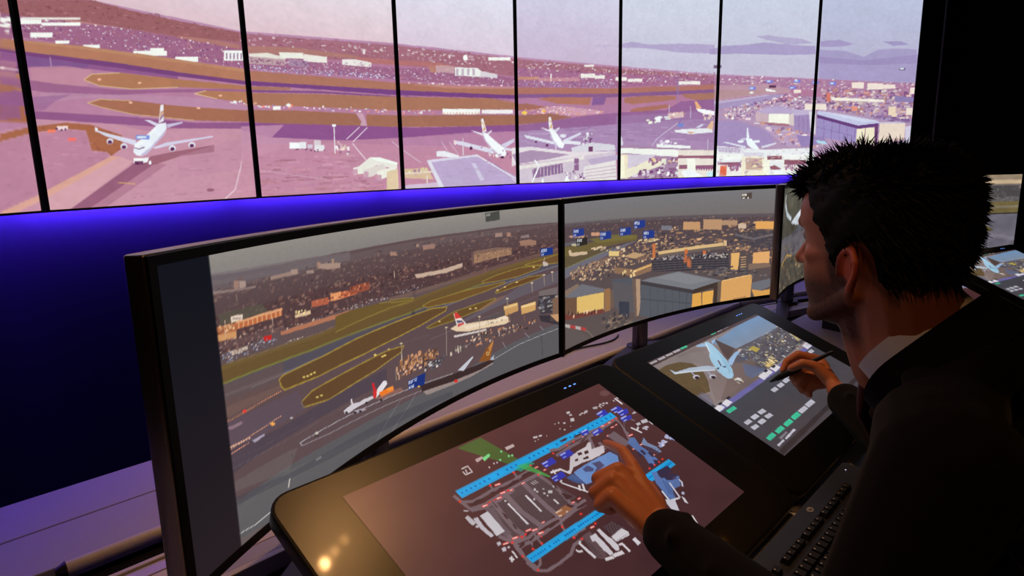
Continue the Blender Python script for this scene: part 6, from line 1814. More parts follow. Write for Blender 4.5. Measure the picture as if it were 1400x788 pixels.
# ---------------------------------------------------------------- room
WALL_PTS = [(-0.6639, 1.3088, 0.4636), (-0.0447, 1.6184, 0.2818), (0.6204, 1.8109, 0.1), (1.3092, 1.88, -0.074), (1.9997, 1.8289, -0.2402),
            (2.6721, 1.6642, -0.3985), (3.3102, 1.3955, -0.549), (3.9008, 1.0342, -0.6917), (4.4339, 0.5926, -0.8266)]
WALL_Z, PW = 1.2731, 0.69232
PH = 1.776 * PW
def wall_line(off, ext0=1.6, ext1=0.0):
    """plan line behind the panels, off metres back"""
    out = []
    for i, (x, y, h) in enumerate(WALL_PTS):
        hp = WALL_PTS[i - 1][2] if i else h
        a = (hp + (h if i < 8 else hp)) / 2
        out.append((x - math.sin(a) * off, y + math.cos(a) * off))
    x, y, h = WALL_PTS[0]; a = (out[0][0] - math.cos(h) * ext0, out[0][1] - math.sin(h) * ext0)
    b = out[-1]
    if ext1:
        h = WALL_PTS[7][2]; b = (out[-1][0] + math.cos(h) * ext1, out[-1][1] + math.sin(h) * ext1)
        return [a] + out + [b]
    return [a] + out
def strip(mb, line, thick, z0, z1):
    """solid following a plan line, thick metres further back"""
    n = len(line); back = []
    for i, (x, y) in enumerate(line):
        p, q = line[max(i - 1, 0)], line[min(i + 1, n - 1)]
        d = Vector((q[0] - p[0], q[1] - p[1])).normalized(); back.append((x - d.y * thick, y + d.x * thick))
    vs_ = [(x, y, z) for z in (z0, z1) for (x, y) in line] + [(x, y, z) for z in (z0, z1) for (x, y) in back]
    fs = []
    for i in range(n - 1):
        fs += [(i, i + 1, n + i + 1, n + i), (2 * n + i, 3 * n + i, 3 * n + i + 1, 2 * n + i + 1),
               (n + i, n + i + 1, 3 * n + i + 1, 3 * n + i), (i, 2 * n + i, 2 * n + i + 1, i + 1)]
    fs += [(0, n, 3 * n, 2 * n), (n - 1, 3 * n - 1, 4 * n - 1, 2 * n - 1)]
    return mb.add(vs_, fs)
ROOM_H = 2.95
o = strip(MB(), wall_line(0.16), 0.12, 0, ROOM_H).build('wall_back', M['wall'], smooth=True); tag(o, 'dark blue curved wall behind and below the video panels', 'wall', kind='structure')
e = wall_line(0.16)[-1]
rw = [(4.52, 0.70), (4.70, 0.47), (4.93, 0.17), (5.35, -0.62), (5.35, -3.2)]
o = strip(MB(), rw, 0.12, 0, ROOM_H).build('wall_right', M['dark_wall']); tag(o, 'matt black wall beside the video panels', 'wall', kind='structure')
o = MB().box(-2.6, 5.5, -3.3, -3.2, 0, ROOM_H).build('wall_front', M['dark_wall']); tag(o, 'black wall behind the seat', 'wall', kind='structure')
o = MB().box(-2.6, -2.5, -3.2, 1.0, 0, ROOM_H).build('wall_left', M['dark_wall']); tag(o, 'black side wall', 'wall', kind='structure')
o = MB().box(-2.7, 5.7, -3.4, 2.4, -0.1, 0).build('floor', M['floor']); tag(o, 'dark carpeted floor', 'floor', kind='structure')
o = MB().box(-2.7, 5.7, -3.4, 2.4, ROOM_H, ROOM_H + 0.1).build('ceiling', M['ceiling']); tag(o, 'black ceiling', 'ceiling', kind='structure')
# black end cover and its pale edge trim at the right end of the panels
x, y, h = WALL_PTS[8]
ed = Vector((math.cos(-0.80), math.sin(-0.80), 0)); en = Vector((-ed.y, ed.x, 0))
def on_end(s, d, z): p = Vector((x, y, 0)) + ed * s + en * d; return (p.x, p.y, z)
mb = MB(); v = [on_end(s, d, z) for z in (0.0, ROOM_H) for d in (0.0, 0.10) for s in (0.005, 0.135)]
mb.add(v, [(0, 2, 3, 1), (4, 5, 7, 6), (0, 1, 5, 4), (2, 6, 7, 3), (0, 4, 6, 2), (1, 3, 7, 5)])
o = mb.build('trim_1', M['black_matt'], bevel=0.004); tag(o, 'black upright cover closing the end of the video panels', 'trim', kind='structure')
mb = MB(); v = [on_end(s, d, z) for z in (0.0, ROOM_H) for d in (-0.006, 0.05) for s in (0.137, 0.143)]
mb.add(v, [(0, 2, 3, 1), (4, 5, 7, 6), (0, 1, 5, 4), (2, 6, 7, 3), (0, 4, 6, 2), (1, 3, 7, 5)])
o = mb.build('trim_2', mat('pale_trim', (150, 146, 156), 0.4, metal=0.6)); tag(o, 'thin pale metal edge strip on the black wall', 'trim', kind='structure')

# ---------------------------------------------------------------- video wall
K = 0.56
cv = Canvas(0, 8000, 0, 1776, K); cv.run(WALL); cv.soften()
PANEL_LABELS = ['video wall panel showing bare apron beside the panel with the four engined airliner',
    'video wall panel showing a white four engined airliner with a small tug on pink tarmac',
    'video wall panel showing a floodlight mast, parked vehicles and a cluster of jet bridges',
    'video wall panel showing a white airliner nosed behind a large grey terminal roof',
    'video wall panel showing a white airliner at a gate above a low white terminal',
    'video wall panel showing two distant aircraft and terminal roofs under a band of cloud',
    'video wall panel showing a domed hall, an orange door and small blue tags',
    'video wall panel showing the large grey and cream hangar, next to the black end cover']
RES = [(130, 230), (300, 533), (220, 390), (170, 302), (150, 266), (142, 252), (142, 252), (142, 252)]
GAP = 0.0105
cab_m = mat('panel_cabinet', (9, 9, 11), 0.6, spec=0.2)
for i in range(8):
    x, y, h = WALL_PTS[i]
    root = empty('video_panel', (x + math.cos(h) * PW / 2, y + math.sin(h) * PW / 2, WALL_Z), h, PANEL_LABELS[i], 'screen', 'video wall panels')
    hw = PW / 2 - 0.0012
    mb = MB().box(-hw, hw, 0.002, 0.07, 0, PH); mb.build('cabinet', cab_m, root, bevel=0.003)
    mb = MB(); g = GAP - 0.0012
    for bx in ((-hw, -hw + g, 0, PH), (hw - g, hw, 0, PH), (-hw + g, hw - g, 0, 0.006), (-hw + g, hw - g, PH - 0.006, PH)):
        mb.box(bx[0], bx[1], -0.003, 0.0022, bx[2], bx[3])
    mb.build('bezel', M['bezel'], root)
    iw = hw - g
    def pos(u, v, iw=iw): return np.stack([-iw + 2 * iw * u, np.zeros_like(u) + 0.0005, 0.006 + (PH - 0.012) * v], -1)
    def colf(u, v, i=i, iw=iw): return cv.sample((i + 0.5 + (-iw + 2 * iw * u) / PW) * 1000, (0.006 + (PH - 0.012) * v) / PW * 1000)
    screen_mesh('screen', RES[i][0], RES[i][1], pos, colf, M['screen_wall'], root)
    # blue led profile hidden behind the foot of the panel, washing down the wall
    led = empty('led_strip', (x + math.cos(h) * PW / 2, y + math.sin(h) * PW / 2, WALL_Z), h, 'blue light strip hidden behind the foot of the video panels', 'light', 'blue light strips along the video wall')
    MB().box(-PW / 2 + 0.004, PW / 2 - 0.004, 0.116, 0.120, 0.008, 0.030).build('channel', M['steel'], led)
    MB().box(-PW / 2 + 0.004, PW / 2 - 0.004, 0.120, 0.132, 0.026, 0.030).build('channel_lip', M['steel'], led)
    MB().box(-PW / 2 + 0.006, PW / 2 - 0.006, 0.1205, 0.1270, 0.011, 0.0255).build('diffuser', M['led_blue'], led)
    MB().box(-0.02, 0.02, 0.071, 0.116, 0.014, 0.024).build('bracket', M['steel'], led)
del cv

# ---------------------------------------------------------------- console desks
DZ = 0.74
def make_desk(label, x0, x1, rail0, k0=0.0, k1=0.0):
    # k0, k1: slant of the mitred ends, x per metre of depth
    r = empty('console_desk', ((x0 + x1) / 2, 0.4, 0), 0, label, 'desk', 'control desks in a row')
    cx = (x0 + x1) / 2; cy = 0.4
    def B(name, m, bx, bevel=0.002):
        ya, yb = bx[2] - cy, bx[3] - cy
        L = (lambda y_: bx[0] - cx + k0 * y_) if bx[0] == x0 else (lambda y_: bx[0] - cx)
        Rr = (lambda y_: bx[1] - cx + k1 * y_) if bx[1] == x1 else (lambda y_: bx[1] - cx)
        return MB().prism([(L(ya), ya), (Rr(ya), ya), (Rr(yb), yb), (L(yb), yb)], bx[4], bx[5]).build(name, m, r, bevel=bevel)
    B('rear_shelf', M['laminate'], (x0, x1, 0.93, 1.085, DZ - 0.03, DZ))
    B('shelf_joint', M['joint'], (x0, x1, 0.9265, 0.93, DZ - 0.03, DZ - 0.004), 0)
    B('rear_worktop', M['laminate'], (x0, x1, 0.775, 0.9265, DZ - 0.03, DZ))
    rl = MB().tube([(rail0 - cx, 0.772 - cy, DZ - 0.008), (x1 - cx + k1 * 0.37, 0.772 - cy, DZ - 0.008)], 0.0115, 16).build('rolled_edge', M['edge'], r, smooth=True)
    MB().tube([(rail0 - 0.012 - cx, 0.772 - cy, DZ - 0.008), (rail0 + 0.003 - cx, 0.772 - cy, DZ - 0.008)], [0.006, 0.0135], 16).build('end_cap', M['steel'], rl, smooth=True)
    # cable slot with bristles behind the tool rails
    def bristles(y0, y1, name):
        b = B(name, M['brush'], (x0, x1, y0, y1, DZ - 0.05, DZ - 0.028), 0)
        mb = MB(); rg = random.Random(3); n = int((x1 - x0) / 0.004)
        for k in range(n):
            xx = x0 + (k + rg.random()) / n * (x1 - x0) - cx
            for (ya, yb) in ((y0 + 0.002, (y0 + y1) / 2 + 0.006 * rg.random()), (y1 - 0.002, (y0 + y1) / 2 - 0.006 * rg.random())):
                zt = DZ - 0.016 - 0.006 * rg.random(); dx = 0.006 * (rg.random() - 0.5)
                mb.add([(xx, ya - cy, DZ - 0.03), (xx + 0.0016, ya - cy, DZ - 0.03), (xx + dx + 0.0008, yb - cy, zt)], [(0, 1, 2)])
        o = mb.build('bristle_tufts', M['brush'], b); o['kind'] = 'stuff'
    bristles(0.682, 0.756, 'cable_brush')
    for (y0, y1, z0, z1, nm, m) in ((0.672, 0.682, DZ - 0.04, DZ + 0.002, 'slot_edge', 'edge'), (0.640, 0.671, DZ - 0.04, DZ - 0.002, 'tool_rail', 'alu'),
                                    (0.634, 0.640, DZ - 0.04, DZ - 0.016, 'rail_groove', 'joint'), (0.592, 0.634, DZ - 0.04, DZ, 'tool_rail', 'edge'),
                                    (0.590, 0.592, DZ - 0.04, DZ - 0.008, 'rail_groove', 'joint'), (0.550, 0.590, DZ - 0.04, DZ, 'tool_rail', 'laminate'),
                                    (0.535, 0.549, DZ - 0.04, DZ + 0.001, 'slot_edge', 'edge')):
        B(nm, M[m], (x0, x1, y0, y1, z0, z1), 0.0015)
    bristles(0.468, 0.534, 'cable_brush')
    B('front_worktop', M['laminate'], (x0, x1, -0.285, 0.467, DZ - 0.03, DZ), 0.004)
    for xx in (x0 + 0.14, x1 - 0.20): B('side_panel', M['black'], (xx, xx + 0.04, -0.24, 1.06, 0, DZ - 0.05), 0.003)
    B('modesty_panel', M['black'], (x0 + 0.18, x1 - 0.20, 0.99, 1.01, 0.1, DZ - 0.05), 0.003)
    return r
desk = make_desk('grey control desk with bristle cable slots under the two nearest curved monitors', -1.0, 2.259, -0.25, 0.0, 0.1515)

# ---------------------------------------------------------------- curved monitors
MW, MH, MZ, MR, MBZ = 1.08, 0.4168, 0.8668, 1.8, 0.014
MAL = math.asin(MW / 2 / MR); HP = MH - 2 * MBZ
def arc(a, back=0.0):            # a in arc metres from centre; back metres away from the viewer
    t = a / MR; return (MR + back) * math.sin(t), (MR + back) * math.cos(t) - MR * math.cos(MAL)
AL = MAL * MR
def arc_slab(mb, a0, a1, z0, z1, b0, b1, n=36):
    vs_ = []
    for k in range(n + 1):
        a = a0 + (a1 - a0) * k / n
        for (b, z) in ((b0, z0), (b1, z0), (b1, z1), (b0, z1)):
            x_, y_ = arc(a, b); vs_.append((x_, y_, z))
    fs = [(3, 2, 1, 0), (4 * n, 4 * n + 1, 4 * n + 2, 4 * n + 3)]
    for k in range(n):
        i = 4 * k
        for j in range(4): fs.append((i + j, i + (j + 1) % 4, i + 4 + (j + 1) % 4, i + 4 + j))
    return mb.add(vs_, fs)
def monitor(name, P, ang, label, ops, res, group, tree=None, mirror=None):
    """P = left foot of the screen in plan; the root stands on the desk below its centre"""
    t = Vector((math.cos(ang), math.sin(ang))); c = Vector(P) + t * MW / 2; n_ = Vector((-t.y, t.x))
    root = empty(name, (c.x, c.y, DZ), ang, label, 'monitor', group)
    z0 = MZ - DZ
    if tree is None:
        arc_slab(MB(), -AL, AL, z0, z0 + MH, 0.0032, 0.030).build('shell', M['silver'], root, smooth=True, bevel=0.004, seg=3)
        arc_slab(MB(), -0.30, 0.30, z0 + 0.09, z0 + 0.33, 0.030, 0.055, 16).build('rear_housing', M['silver'], root, smooth=True, bevel=0.008)
        mb = MB()
        e2 = 0.002
        arc_slab(mb, -AL + e2, AL - e2, z0 + e2, z0 + MBZ, 0.0, 0.0035); arc_slab(mb, -AL + e2, AL - e2, z0 + MH - MBZ, z0 + MH - e2, 0.0, 0.0035)
        arc_slab(mb, -AL + e2, -AL + MBZ, z0 + MBZ, z0 + MH - MBZ, 0.0, 0.0035, 2); arc_slab(mb, AL - MBZ, AL - e2, z0 + MBZ, z0 + MH - MBZ, 0.0, 0.0035, 2)
        mb.build('bezel', M['bezel'], root, smooth=True)
        x_, y_ = arc(0, 0.055)
        MB().tube([(0, y_ + 0.045, 0.012), (0, y_ + 0.045, z0 + 0.24)], 0.026, 20).build('stand_column', M['steel'], root, smooth=True)
        MB().box(-0.04, 0.04, y_ - 0.004, y_ + 0.03, z0 + 0.14, z0 + 0.26).build('mount', M['black'], root, bevel=0.004)
        yc = y_ + 0.045
        for sg in (-1, 1):
            pts = [(sg * 0.03, yc + 0.03), (sg * 0.03, yc - 0.02), (sg * 0.40, yc - 0.165), (sg * 0.41, yc - 0.12)]
            MB().prism(pts if sg > 0 else pts[::-1], 0.0008, 0.012).build('stand_leg', M['black'], root, bevel=0.003)
        mb = MB(); mb.prism([(0.045 * math.cos(k * math.pi / 12), yc + 0.045 * math.sin(k * math.pi / 12)) for k in range(24)], 0.0, 0.014)
        mb.build('stand_foot', M['black'], root, smooth=True)
    else:
        for ch in tree.children:
            if ch.name.split('.')[0] != 'screen': c_ = ch.copy(); COL.objects.link(c_); c_.parent = root
    cvs = Canvas(0, 2 * (AL - MBZ) / HP * 1000, 0, 1000, res[2]); cvs.run(ops); cvs.soften()
    def pos(u, v):
        a = (-AL + MBZ + 2 * (AL - MBZ) * u) / MR
        return np.stack([(MR + 0.0022) * np.sin(a), (MR + 0.0022) * np.cos(a) - MR * math.cos(MAL), z0 + MBZ + HP * v], -1)
    def colf(u, v): return cvs.sample(2 * (AL - MBZ) / HP * 1000 * u, 1000 * v)
    screen_mesh('screen', res[0], res[1], pos, colf, M['screen_mon'], root)
    return root
A1, A2 = 0.2624, -0.1286
P1 = (-0.199, 0.3238); P2 = (P1[0] + MW * math.cos(A1) + 0.002, P1[1] + MW * math.sin(A1) + 0.002)
GM = 'curved monitors along the control desks'
mon_a = monitor('curved_monitor', P1, A1, 'curved monitor showing runway, parked white airliner and a dark empty strip at one side', MON_A, (620, 250, 1.0), GM)
mon_b = monitor('curved_monitor', P2, A2, 'curved monitor showing a large grey hangar with sunlit yellow doors', MON_B, (420, 190, 0.9), GM, mon_a)
# neighbouring console, turned away
C2X, C2Y, C2A = 1.9781, 0.0698, -0.3006
def c2(p): return (C2X + math.cos(C2A) * p[0] - math.sin(C2A) * p[1], C2Y + math.sin(C2A) * p[0] + math.cos(C2A) * p[1])
def rc(x0, y0, x1, y1): return [x0, y0, x1, y0, x1, y1, x0, y1]
MON_C = [('p', (78, 74, 66), rc(-20, -20, 2900, 1020)), ('g', (92, 90, 80), (74, 70, 60), rc(-20, 560, 2900, 1020)), ('p', (96, 92, 98), rc(-20, 300, 2900, 520)),
  ('s', 4, 700, (8., 60.), (6., 40.), [(54, 46, 48), (96, 80, 66), (130, 100, 60), (40, 36, 44), (150, 130, 100)], rc(-20, -20, 2900, 420), .8),
  ('p', (196, 208, 216), [150, 860, 175, 870, 300, 770, 520, 700, 520, 660, 290, 720, 160, 820]), ('p', (206, 216, 222), [150, 860, 170, 940, 190, 940, 180, 850]),
  ('p', (86, 84, 92), [520, 480, 900, 620, 1600, 700, 2500, 720, 2500, 640, 1200, 560]), ('p', (200, 206, 214), [520, 640, 900, 760, 1300, 760, 1420, 700, 1200, 640, 800, 600]),
  ('l', (190, 150, 70), 16, [140, 260, 420, 330, 640, 300]), ('m', 3, 60., .08, 1.5)]
MON_D = [('g', (150, 130, 108), (130, 116, 104), rc(-20, 800, 2900, 1020)), ('p', (196, 172, 140), rc(-20, 880, 2900, 930)), ('p', (96, 92, 92), rc(-20, 560, 2900, 870)), ('p', (74, 70, 72), rc(-20, 700, 2900, 850)),
  ('s', 9, 260, (10., 40.), (6., 20.), [(120, 118, 124), (150, 148, 156), (60, 58, 60), (140, 120, 104)], rc(-20, 640, 2900, 860), .7),
  ('p', (108, 96, 62), rc(-20, 480, 2900, 640)), ('p', (128, 116, 96), rc(-20, 545, 2900, 575)), ('p', (104, 100, 112), rc(-20, -20, 2900, 470)),
  ('p', (88, 78, 48), [1900, 420, 2060, 430, 2420, 250, 2300, 220, 1960, 330]), ('p', (70, 62, 44), [1500, 180, 1900, 160, 2100, 90, 1800, 40, 1400, 60]), ('p', (120, 114, 126), [1400, 300, 2100, 210, 2700, 90, 2790, 90, 2790, 130, 2100, 260]),
  ('s', 3, 12, (20., 30.), (26., 40.), [(196, 190, 196)], rc(1700, 40, 1900, 100), .9), ('m', 3, 60., .06, 1.5)]
P3 = c2(P1); P4 = c2(P2)
mon_c = monitor('curved_monitor', P3, A1 + C2A, 'curved monitor partly hidden by the face of the man, showing an aircraft wing', MON_C, (150, 70, 0.4), GM, mon_a)
mon_d = monitor('curved_monitor', P4, A2 + C2A, 'curved monitor seen past the back of the head of the man, showing green fields', MON_D, (150, 70, 0.4), GM, mon_a)
desk2 = make_desk('grey control desk of the neighbouring workplace beyond the man', 0.178, 2.6, 0.12, -0.1515, 0.0)
q = c2(((0.178 + 2.6) / 2, 0.4)); desk2.location = (q[0], q[1], -0.0008); desk2.rotation_euler = (0, 0, C2A)
# ---------------------------------------------------------------- pen displays
TILT = 0.3883; AW, AH = 0.597, 0.336
BL_, BR_, BT_, BB_ = 0.0920, 0.0915, 0.0470, 0.0700     # border widths
def round_rect(x0, x1, y0, y1, r, n=6):
    out = []
    for (cx, cy, a0) in ((x1 - r, y1 - r, 0), (x0 + r, y1 - r, 90), (x0 + r, y0 + r, 180), (x1 - r, y0 + r, 270)):
        for k in range(n + 1):
            t = math.radians(a0 + 90 * k / n); out.append((cx + r * math.cos(t), cy + r * math.sin(t)))
    return out
def pen_display(ox, oy, oz, rz, label, ops, res, tree=None):
    """(ox,oy,oz): lower left corner of the lit picture; root sits on the desk"""
    root = empty('pen_display', (ox, oy, DZ), rz, label, 'touch screen', 'tilted touch screens on the control desks')
    RX = Matrix.Rotation(TILT, 4, 'X'); T = Matrix.Translation((0, 0, oz - DZ)) @ RX
    if tree is None:
        mb = MB().prism(round_rect(-BL_, AW + BR_, -BB_, AH + BT_, 0.034), -0.026, -0.0006)
        b = mb.build('body', M['black'], root, smooth=True, bevel=0.0025); b.matrix_local = T
        g_ = MB().prism(round_rect(-BL_ + 0.0045, AW + BR_ - 0.0045, -BB_ + 0.0045, AH + BT_ - 0.0045, 0.030), -0.0007, -0.0002).build('glass', M['glass_black'], root); g_.matrix_local = T
        mb = MB().prism(round_rect(-BL_, AW + BR_, -BB_, AH + BT_, 0.034), -0.0120, -0.0100)
        for k, xx in enumerate((AW - 0.086, AW - 0.071, AW - 0.056)):
            l_ = MB().prism(round_rect(xx, xx + 0.007, AH + 0.022, AH + 0.0245, 0.001, 3), -0.0003, 0.0002).build('indicator_light', mat('indicator_glow', (20, 30, 60), 0.4, emit=(110, 160, 255), estr=1.4), root); l_.matrix_local = T
        for xx in (-0.02, AW - 0.06):
            mb = MB(); y1, y2 = 0.02, 0.31
            prof = [(y1, -0.003), (y1 + 0.05, -0.003), (0.30, 0.10), (0.30, 0.0), (0.325, 0.0), (0.325, 0.145), (0.295, 0.138)]
            prof = [(0.0, 0.0), (0.33, 0.0), (0.33, 0.03), (0.33, oz - DZ + 0.33 * math.tan(TILT) - 0.031), (0.0, oz - DZ - 0.032)]
            n = len(prof)
            vs_ = [(xx, yy, zz) for yy, zz in prof] + [(xx + 0.08, yy, zz) for yy, zz in prof]
            mb.add(vs_, [tuple(range(n)), tuple(range(2 * n - 1, n - 1, -1))] + [(i, n + i, n + (i + 1) % n, (i + 1) % n) for i in range(n)])
            mb.build('support_leg', M['black'], root, bevel=0.002)
    else:
        for ch in tree.children:
            if ch.name.split('.')[0] != 'screen': c_ = ch.copy(); COL.objects.link(c_); c_.parent = root
    cvs = Canvas(0, AW / AH * 1000, 0, 1000, res[2]); cvs.run(ops); cvs.soften()
    def pos(u, v): return np.stack([AW * u, AH * v, np.zeros_like(u) + 0.0003], -1)
    def colf(u, v): return cvs.sample(AW / AH * 1000 * u, 1000 * v)
    s_ = screen_mesh('screen', res[0], res[1], pos, colf, M['screen_pen'], root); s_.matrix_local = T
    return root
pd1 = pen_display(0, 0, 0.80, 0, 'tilted black touch screen with an airport map the man points at', PEN_A, (470, 264, 1.0))
pd2 = pen_display(0.7815, 0.0, 0.80, 0, 'tilted black touch screen with an airliner picture and buttons under the pen', PEN_B, (360, 202, 0.8), pd1)
q = c2((0.03, -0.045)); pd3 = pen_display(q[0], q[1], 0.80, C2A, 'airport map touch screen of the neighbouring desk, behind the neck of the man', PEN_A, (120, 68, 0.4), pd1)
q = c2((0.8115, -0.045)); pd4 = pen_display(q[0], q[1], 0.80, C2A, 'touch screen of the neighbouring desk with a pale airliner picture, beyond the man', PEN_B, (130, 74, 0.4), pd1)

# ---------------------------------------------------------------- ceiling downlights (warm)
def downlight(x, y, label, power, glow, r=0.045, spread=1.1):
    d = empty('downlight', (x, y, ROOM_H - 0.02), 0, label, 'ceiling light', 'warm ceiling downlights')
    mb = MB(); n = 24
    ring = [(math.cos(2 * math.pi * k / n), math.sin(2 * math.pi * k / n)) for k in range(n)]
    v = [(c * rr, s * rr, zz) for (rr, zz) in ((r * 1.3, 0.02), (r * 1.3, 0.0), (r * 1.02, 0.0), (r * 1.02, 0.02)) for c, s in ring]
    mb.add(v, [(j * n + k, j * n + (k + 1) % n, ((j + 1) % 4) * n + (k + 1) % n, ((j + 1) % 4) * n + k) for j in range(4) for k in range(n)])
    mb.build('trim_ring', M['black'], d, smooth=True)
    MB().prism([(c * r, s * r) for c, s in ring], 0.008, 0.016).build('lens', mat('warm_lens', (255, 220, 170), 0.4, emit=(255, 168, 70), estr=glow), d)
    L = bpy.data.lights.new('downlight_lamp', 'SPOT'); L.energy = power; L.color = (1.0, 0.50, 0.18); L.spot_size = spread; L.spot_blend = 0.8; L.shadow_soft_size = r
    lo = bpy.data.objects.new('lamp', L); COL.objects.link(lo); lo.parent = d; lo.location = (0, 0, 0.004)
    return d
downlight(0.800, 0.576, 'warm round downlight over the map touch screen', 62, 120.0, 0.020)
downlight(0.862, 0.603, 'small warm downlight next to the lamp over the map touch screen', 8, 22.0, 0.022)
downlight(0.924, 0.630, 'small warm downlight over the curved monitors', 8, 22.0, 0.022)
downlight(0.08, 0.06, 'warm round downlight over the pointing hand of the man', 8, 30.0, 0.03, 1.0)
downlight(-0.60, -0.60, 'added warm fill downlight brightening the left side of the man', 32, 70.0, 0.03, 1.5)  # added fill lamp, no known fitting; brightens his left cheek and ear
downlight(3.15, -0.46, 'warm round downlight over the neighbouring desk', 14, 70.0, 0.022)

# ---------------------------------------------------------------- keyboard
kb = empty('keyboard', (0.66, -0.160, DZ), 0, 'black computer keyboard with an oval badge, in front of the touch screens', 'keyboard')
KT = Matrix.Translation((0, 0, 0.006)) @ Matrix.Rotation(0.10, 4, 'X')
KW, KD = 0.46, 0.172
b_ = MB().prism(round_rect(-KW / 2, KW / 2, -KD / 2, KD / 2, 0.012), 0.004, 0.020).build('shell', M['kbody'], kb, smooth=True, bevel=0.003); b_.matrix_local = KT
MB().box(-0.19, 0.19, -0.072, -0.06, 0.0, 0.008).build('front_foot', M['black'], kb)
for xx in (-0.18, 0.16): MB().box(xx, xx + 0.025, 0.06, 0.07, 0.0, 0.020).build('rear_foot', M['black'], kb)
def key_mesh(w, d, pm):
    mb = MB(); t = 0.0022; h = 0.0085
    v = [(-w / 2, -d / 2, 0), (w / 2, -d / 2, 0), (w / 2, d / 2, 0), (-w / 2, d / 2, 0), (-w / 2 + t, -d / 2 + t, h), (w / 2 - t, -d / 2 + t, h), (w / 2 - t, d / 2 - t * 0.6, h), (-w / 2 + t, d / 2 - t * 0.6, h)]
    mb.add(v, [(0, 3, 2, 1), (4, 5, 6, 7), (0, 1, 5, 4), (1, 2, 6, 5), (2, 3, 7, 6), (3, 0, 4, 7)])
    mb.cur = 1; zz = h + 0.0002
    for (a, c, w2, h2) in ((-w / 2 + t + 0.0012, d / 2 - t - 0.0035, 0.0028, 0.0024),):
        mb.add([(a, c, zz), (a + w2, c, zz), (a + w2, c + h2, zz), (a, c + h2, zz)], [(0, 1, 2, 3)])
    ob = mb.build('key', [M['key'], pm], None); me = ob.data; bpy.data.objects.remove(ob); return me
U = 0.019; kmesh = {}
def put_key(cx_, cy_, w=1.0, d=1.0, gold=False):
    k = (w, d, gold)
    if k not in kmesh: kmesh[k] = key_mesh(U * w - 0.0012, U * d - 0.0012, M['gold_print'] if gold else M['print_'])
    o = bpy.data.objects.new('key', kmesh[k]); COL.objects.link(o); o.parent = kb
    o.matrix_local = KT @ Matrix.Translation((cx_, cy_, 0.0198))
X0 = -0.218; Y0 = 0.022
for r_, row in enumerate(([1] * 13 + [2], [1.5] + [1] * 12 + [1.5], [1.75] + [1] * 11 + [2.25], [2.25] + [1] * 10 + [2.75], [1.5, 1, 1.5, 6, 1.5, 1, 1, 1.5])):
    x_ = X0
    for w_ in row:
        put_key(x_ + U * w_ / 2, Y0 - U * r_, w_); x_ += U * w_
FY = Y0 + 0.027
x_ = X0; put_key(x_ + U / 2, FY, 1, 0.75)
for g_ in range(3):
    for k in range(4): put_key(X0 + U * (2 + g_ * 4.5 + k) + U / 2, FY, 1, 0.75)
XN = X0 + U * 15.35
for k in range(3):
    put_key(XN + U * (k + 0.5), FY, 1, 0.75, True)
    for r_ in range(2): put_key(XN + U * (k + 0.5), Y0 - U * r_)
    put_key(XN + U * (k + 0.5), Y0 - U * 4)
put_key(XN + U * 1.5, Y0 - U * 3)
XP = X0 + U * 18.7
for k in range(4):
    for r_ in range(5):
        if k == 3 and r_ in (2, 4): continue
        put_key(XP + U * (k + 0.5), Y0 - U * (r_ + (0.5 if k == 3 and r_ in (1, 3) else 0)), 1, 2.0 if k == 3 and r_ in (1, 3) else 1)
# oval badge with two letters
n = 20
bd = MB().prism([(0.0085 * math.cos(2 * math.pi * k / n), 0.0055 * math.sin(2 * math.pi * k / n)) for k in range(n)], 0.0200, 0.0206).build('badge', mat('badge_silver', (176, 178, 186), 0.35, metal=0.3), kb)
bd.matrix_local = KT @ Matrix.Translation((0.0, 0.072, 0))
mb = MB()
for (x0_, y0_, x1_, y1_) in ((-0.0042, -0.003, -0.0032, 0.0042), (-0.0032, 0.0006, -0.0010, 0.0016), (-0.0016, -0.003, -0.0006, 0.0012), (0.0008, -0.0044, 0.0018, 0.0016), (0.0018, 0.0006, 0.0040, 0.0016), (0.0032, -0.0026, 0.0042, 0.0012), (0.0018, -0.003, 0.0040, -0.0020)):
    mb.box(x0_, x1_, y0_, y1_, 0.0205, 0.0209)
mb.build('badge_letters', M['kbody'], bd)
led_ = MB().box(-0.0012, 0.0012, -0.0012, 0.0012, 0.0199, 0.0204).build('status_light', mat('status_glow', (220, 220, 230), 0.4, emit=(230, 230, 255), estr=0.8), kb); led_.matrix_local = KT @ Matrix.Translation((0.195, 0.071, 0))

# ---------------------------------------------------------------- stylus
PEN0 = Vector((1.026, 0.130, 0.8555)); PEN1 = Vector((1.062, 0.015, 0.939))
st = empty('stylus', PEN0, 0, 'dark grey stylus held over the touch screen', 'pen')
dv = (PEN1 - PEN0)
def along(pairs, name, m):
    MB().tube([dv.normalized() * a for a, r in pairs], [r for a, r in pairs], 16).build(name, m, st, smooth=True)
along([(0.0, 0.0008), (0.004, 0.0012), (0.0041, 0.0022), (0.018, 0.0052)], 'nib_cone', M['black'])
along([(0.018, 0.0056), (0.030, 0.0074), (0.062, 0.0072), (0.080, 0.0060)], 'grip', M['grip'])
along([(0.080, 0.0056), (0.120, 0.0050), (0.146, 0.0042)], 'barrel', mat('stylus_barrel', (26, 26, 28), 0.4))
along([(0.146, 0.0040), (0.152, 0.0044), (0.157, 0.0030)], 'eraser_tip', M['black'])
bt = dv.normalized().cross(Vector((1, 0, 0))).normalized()

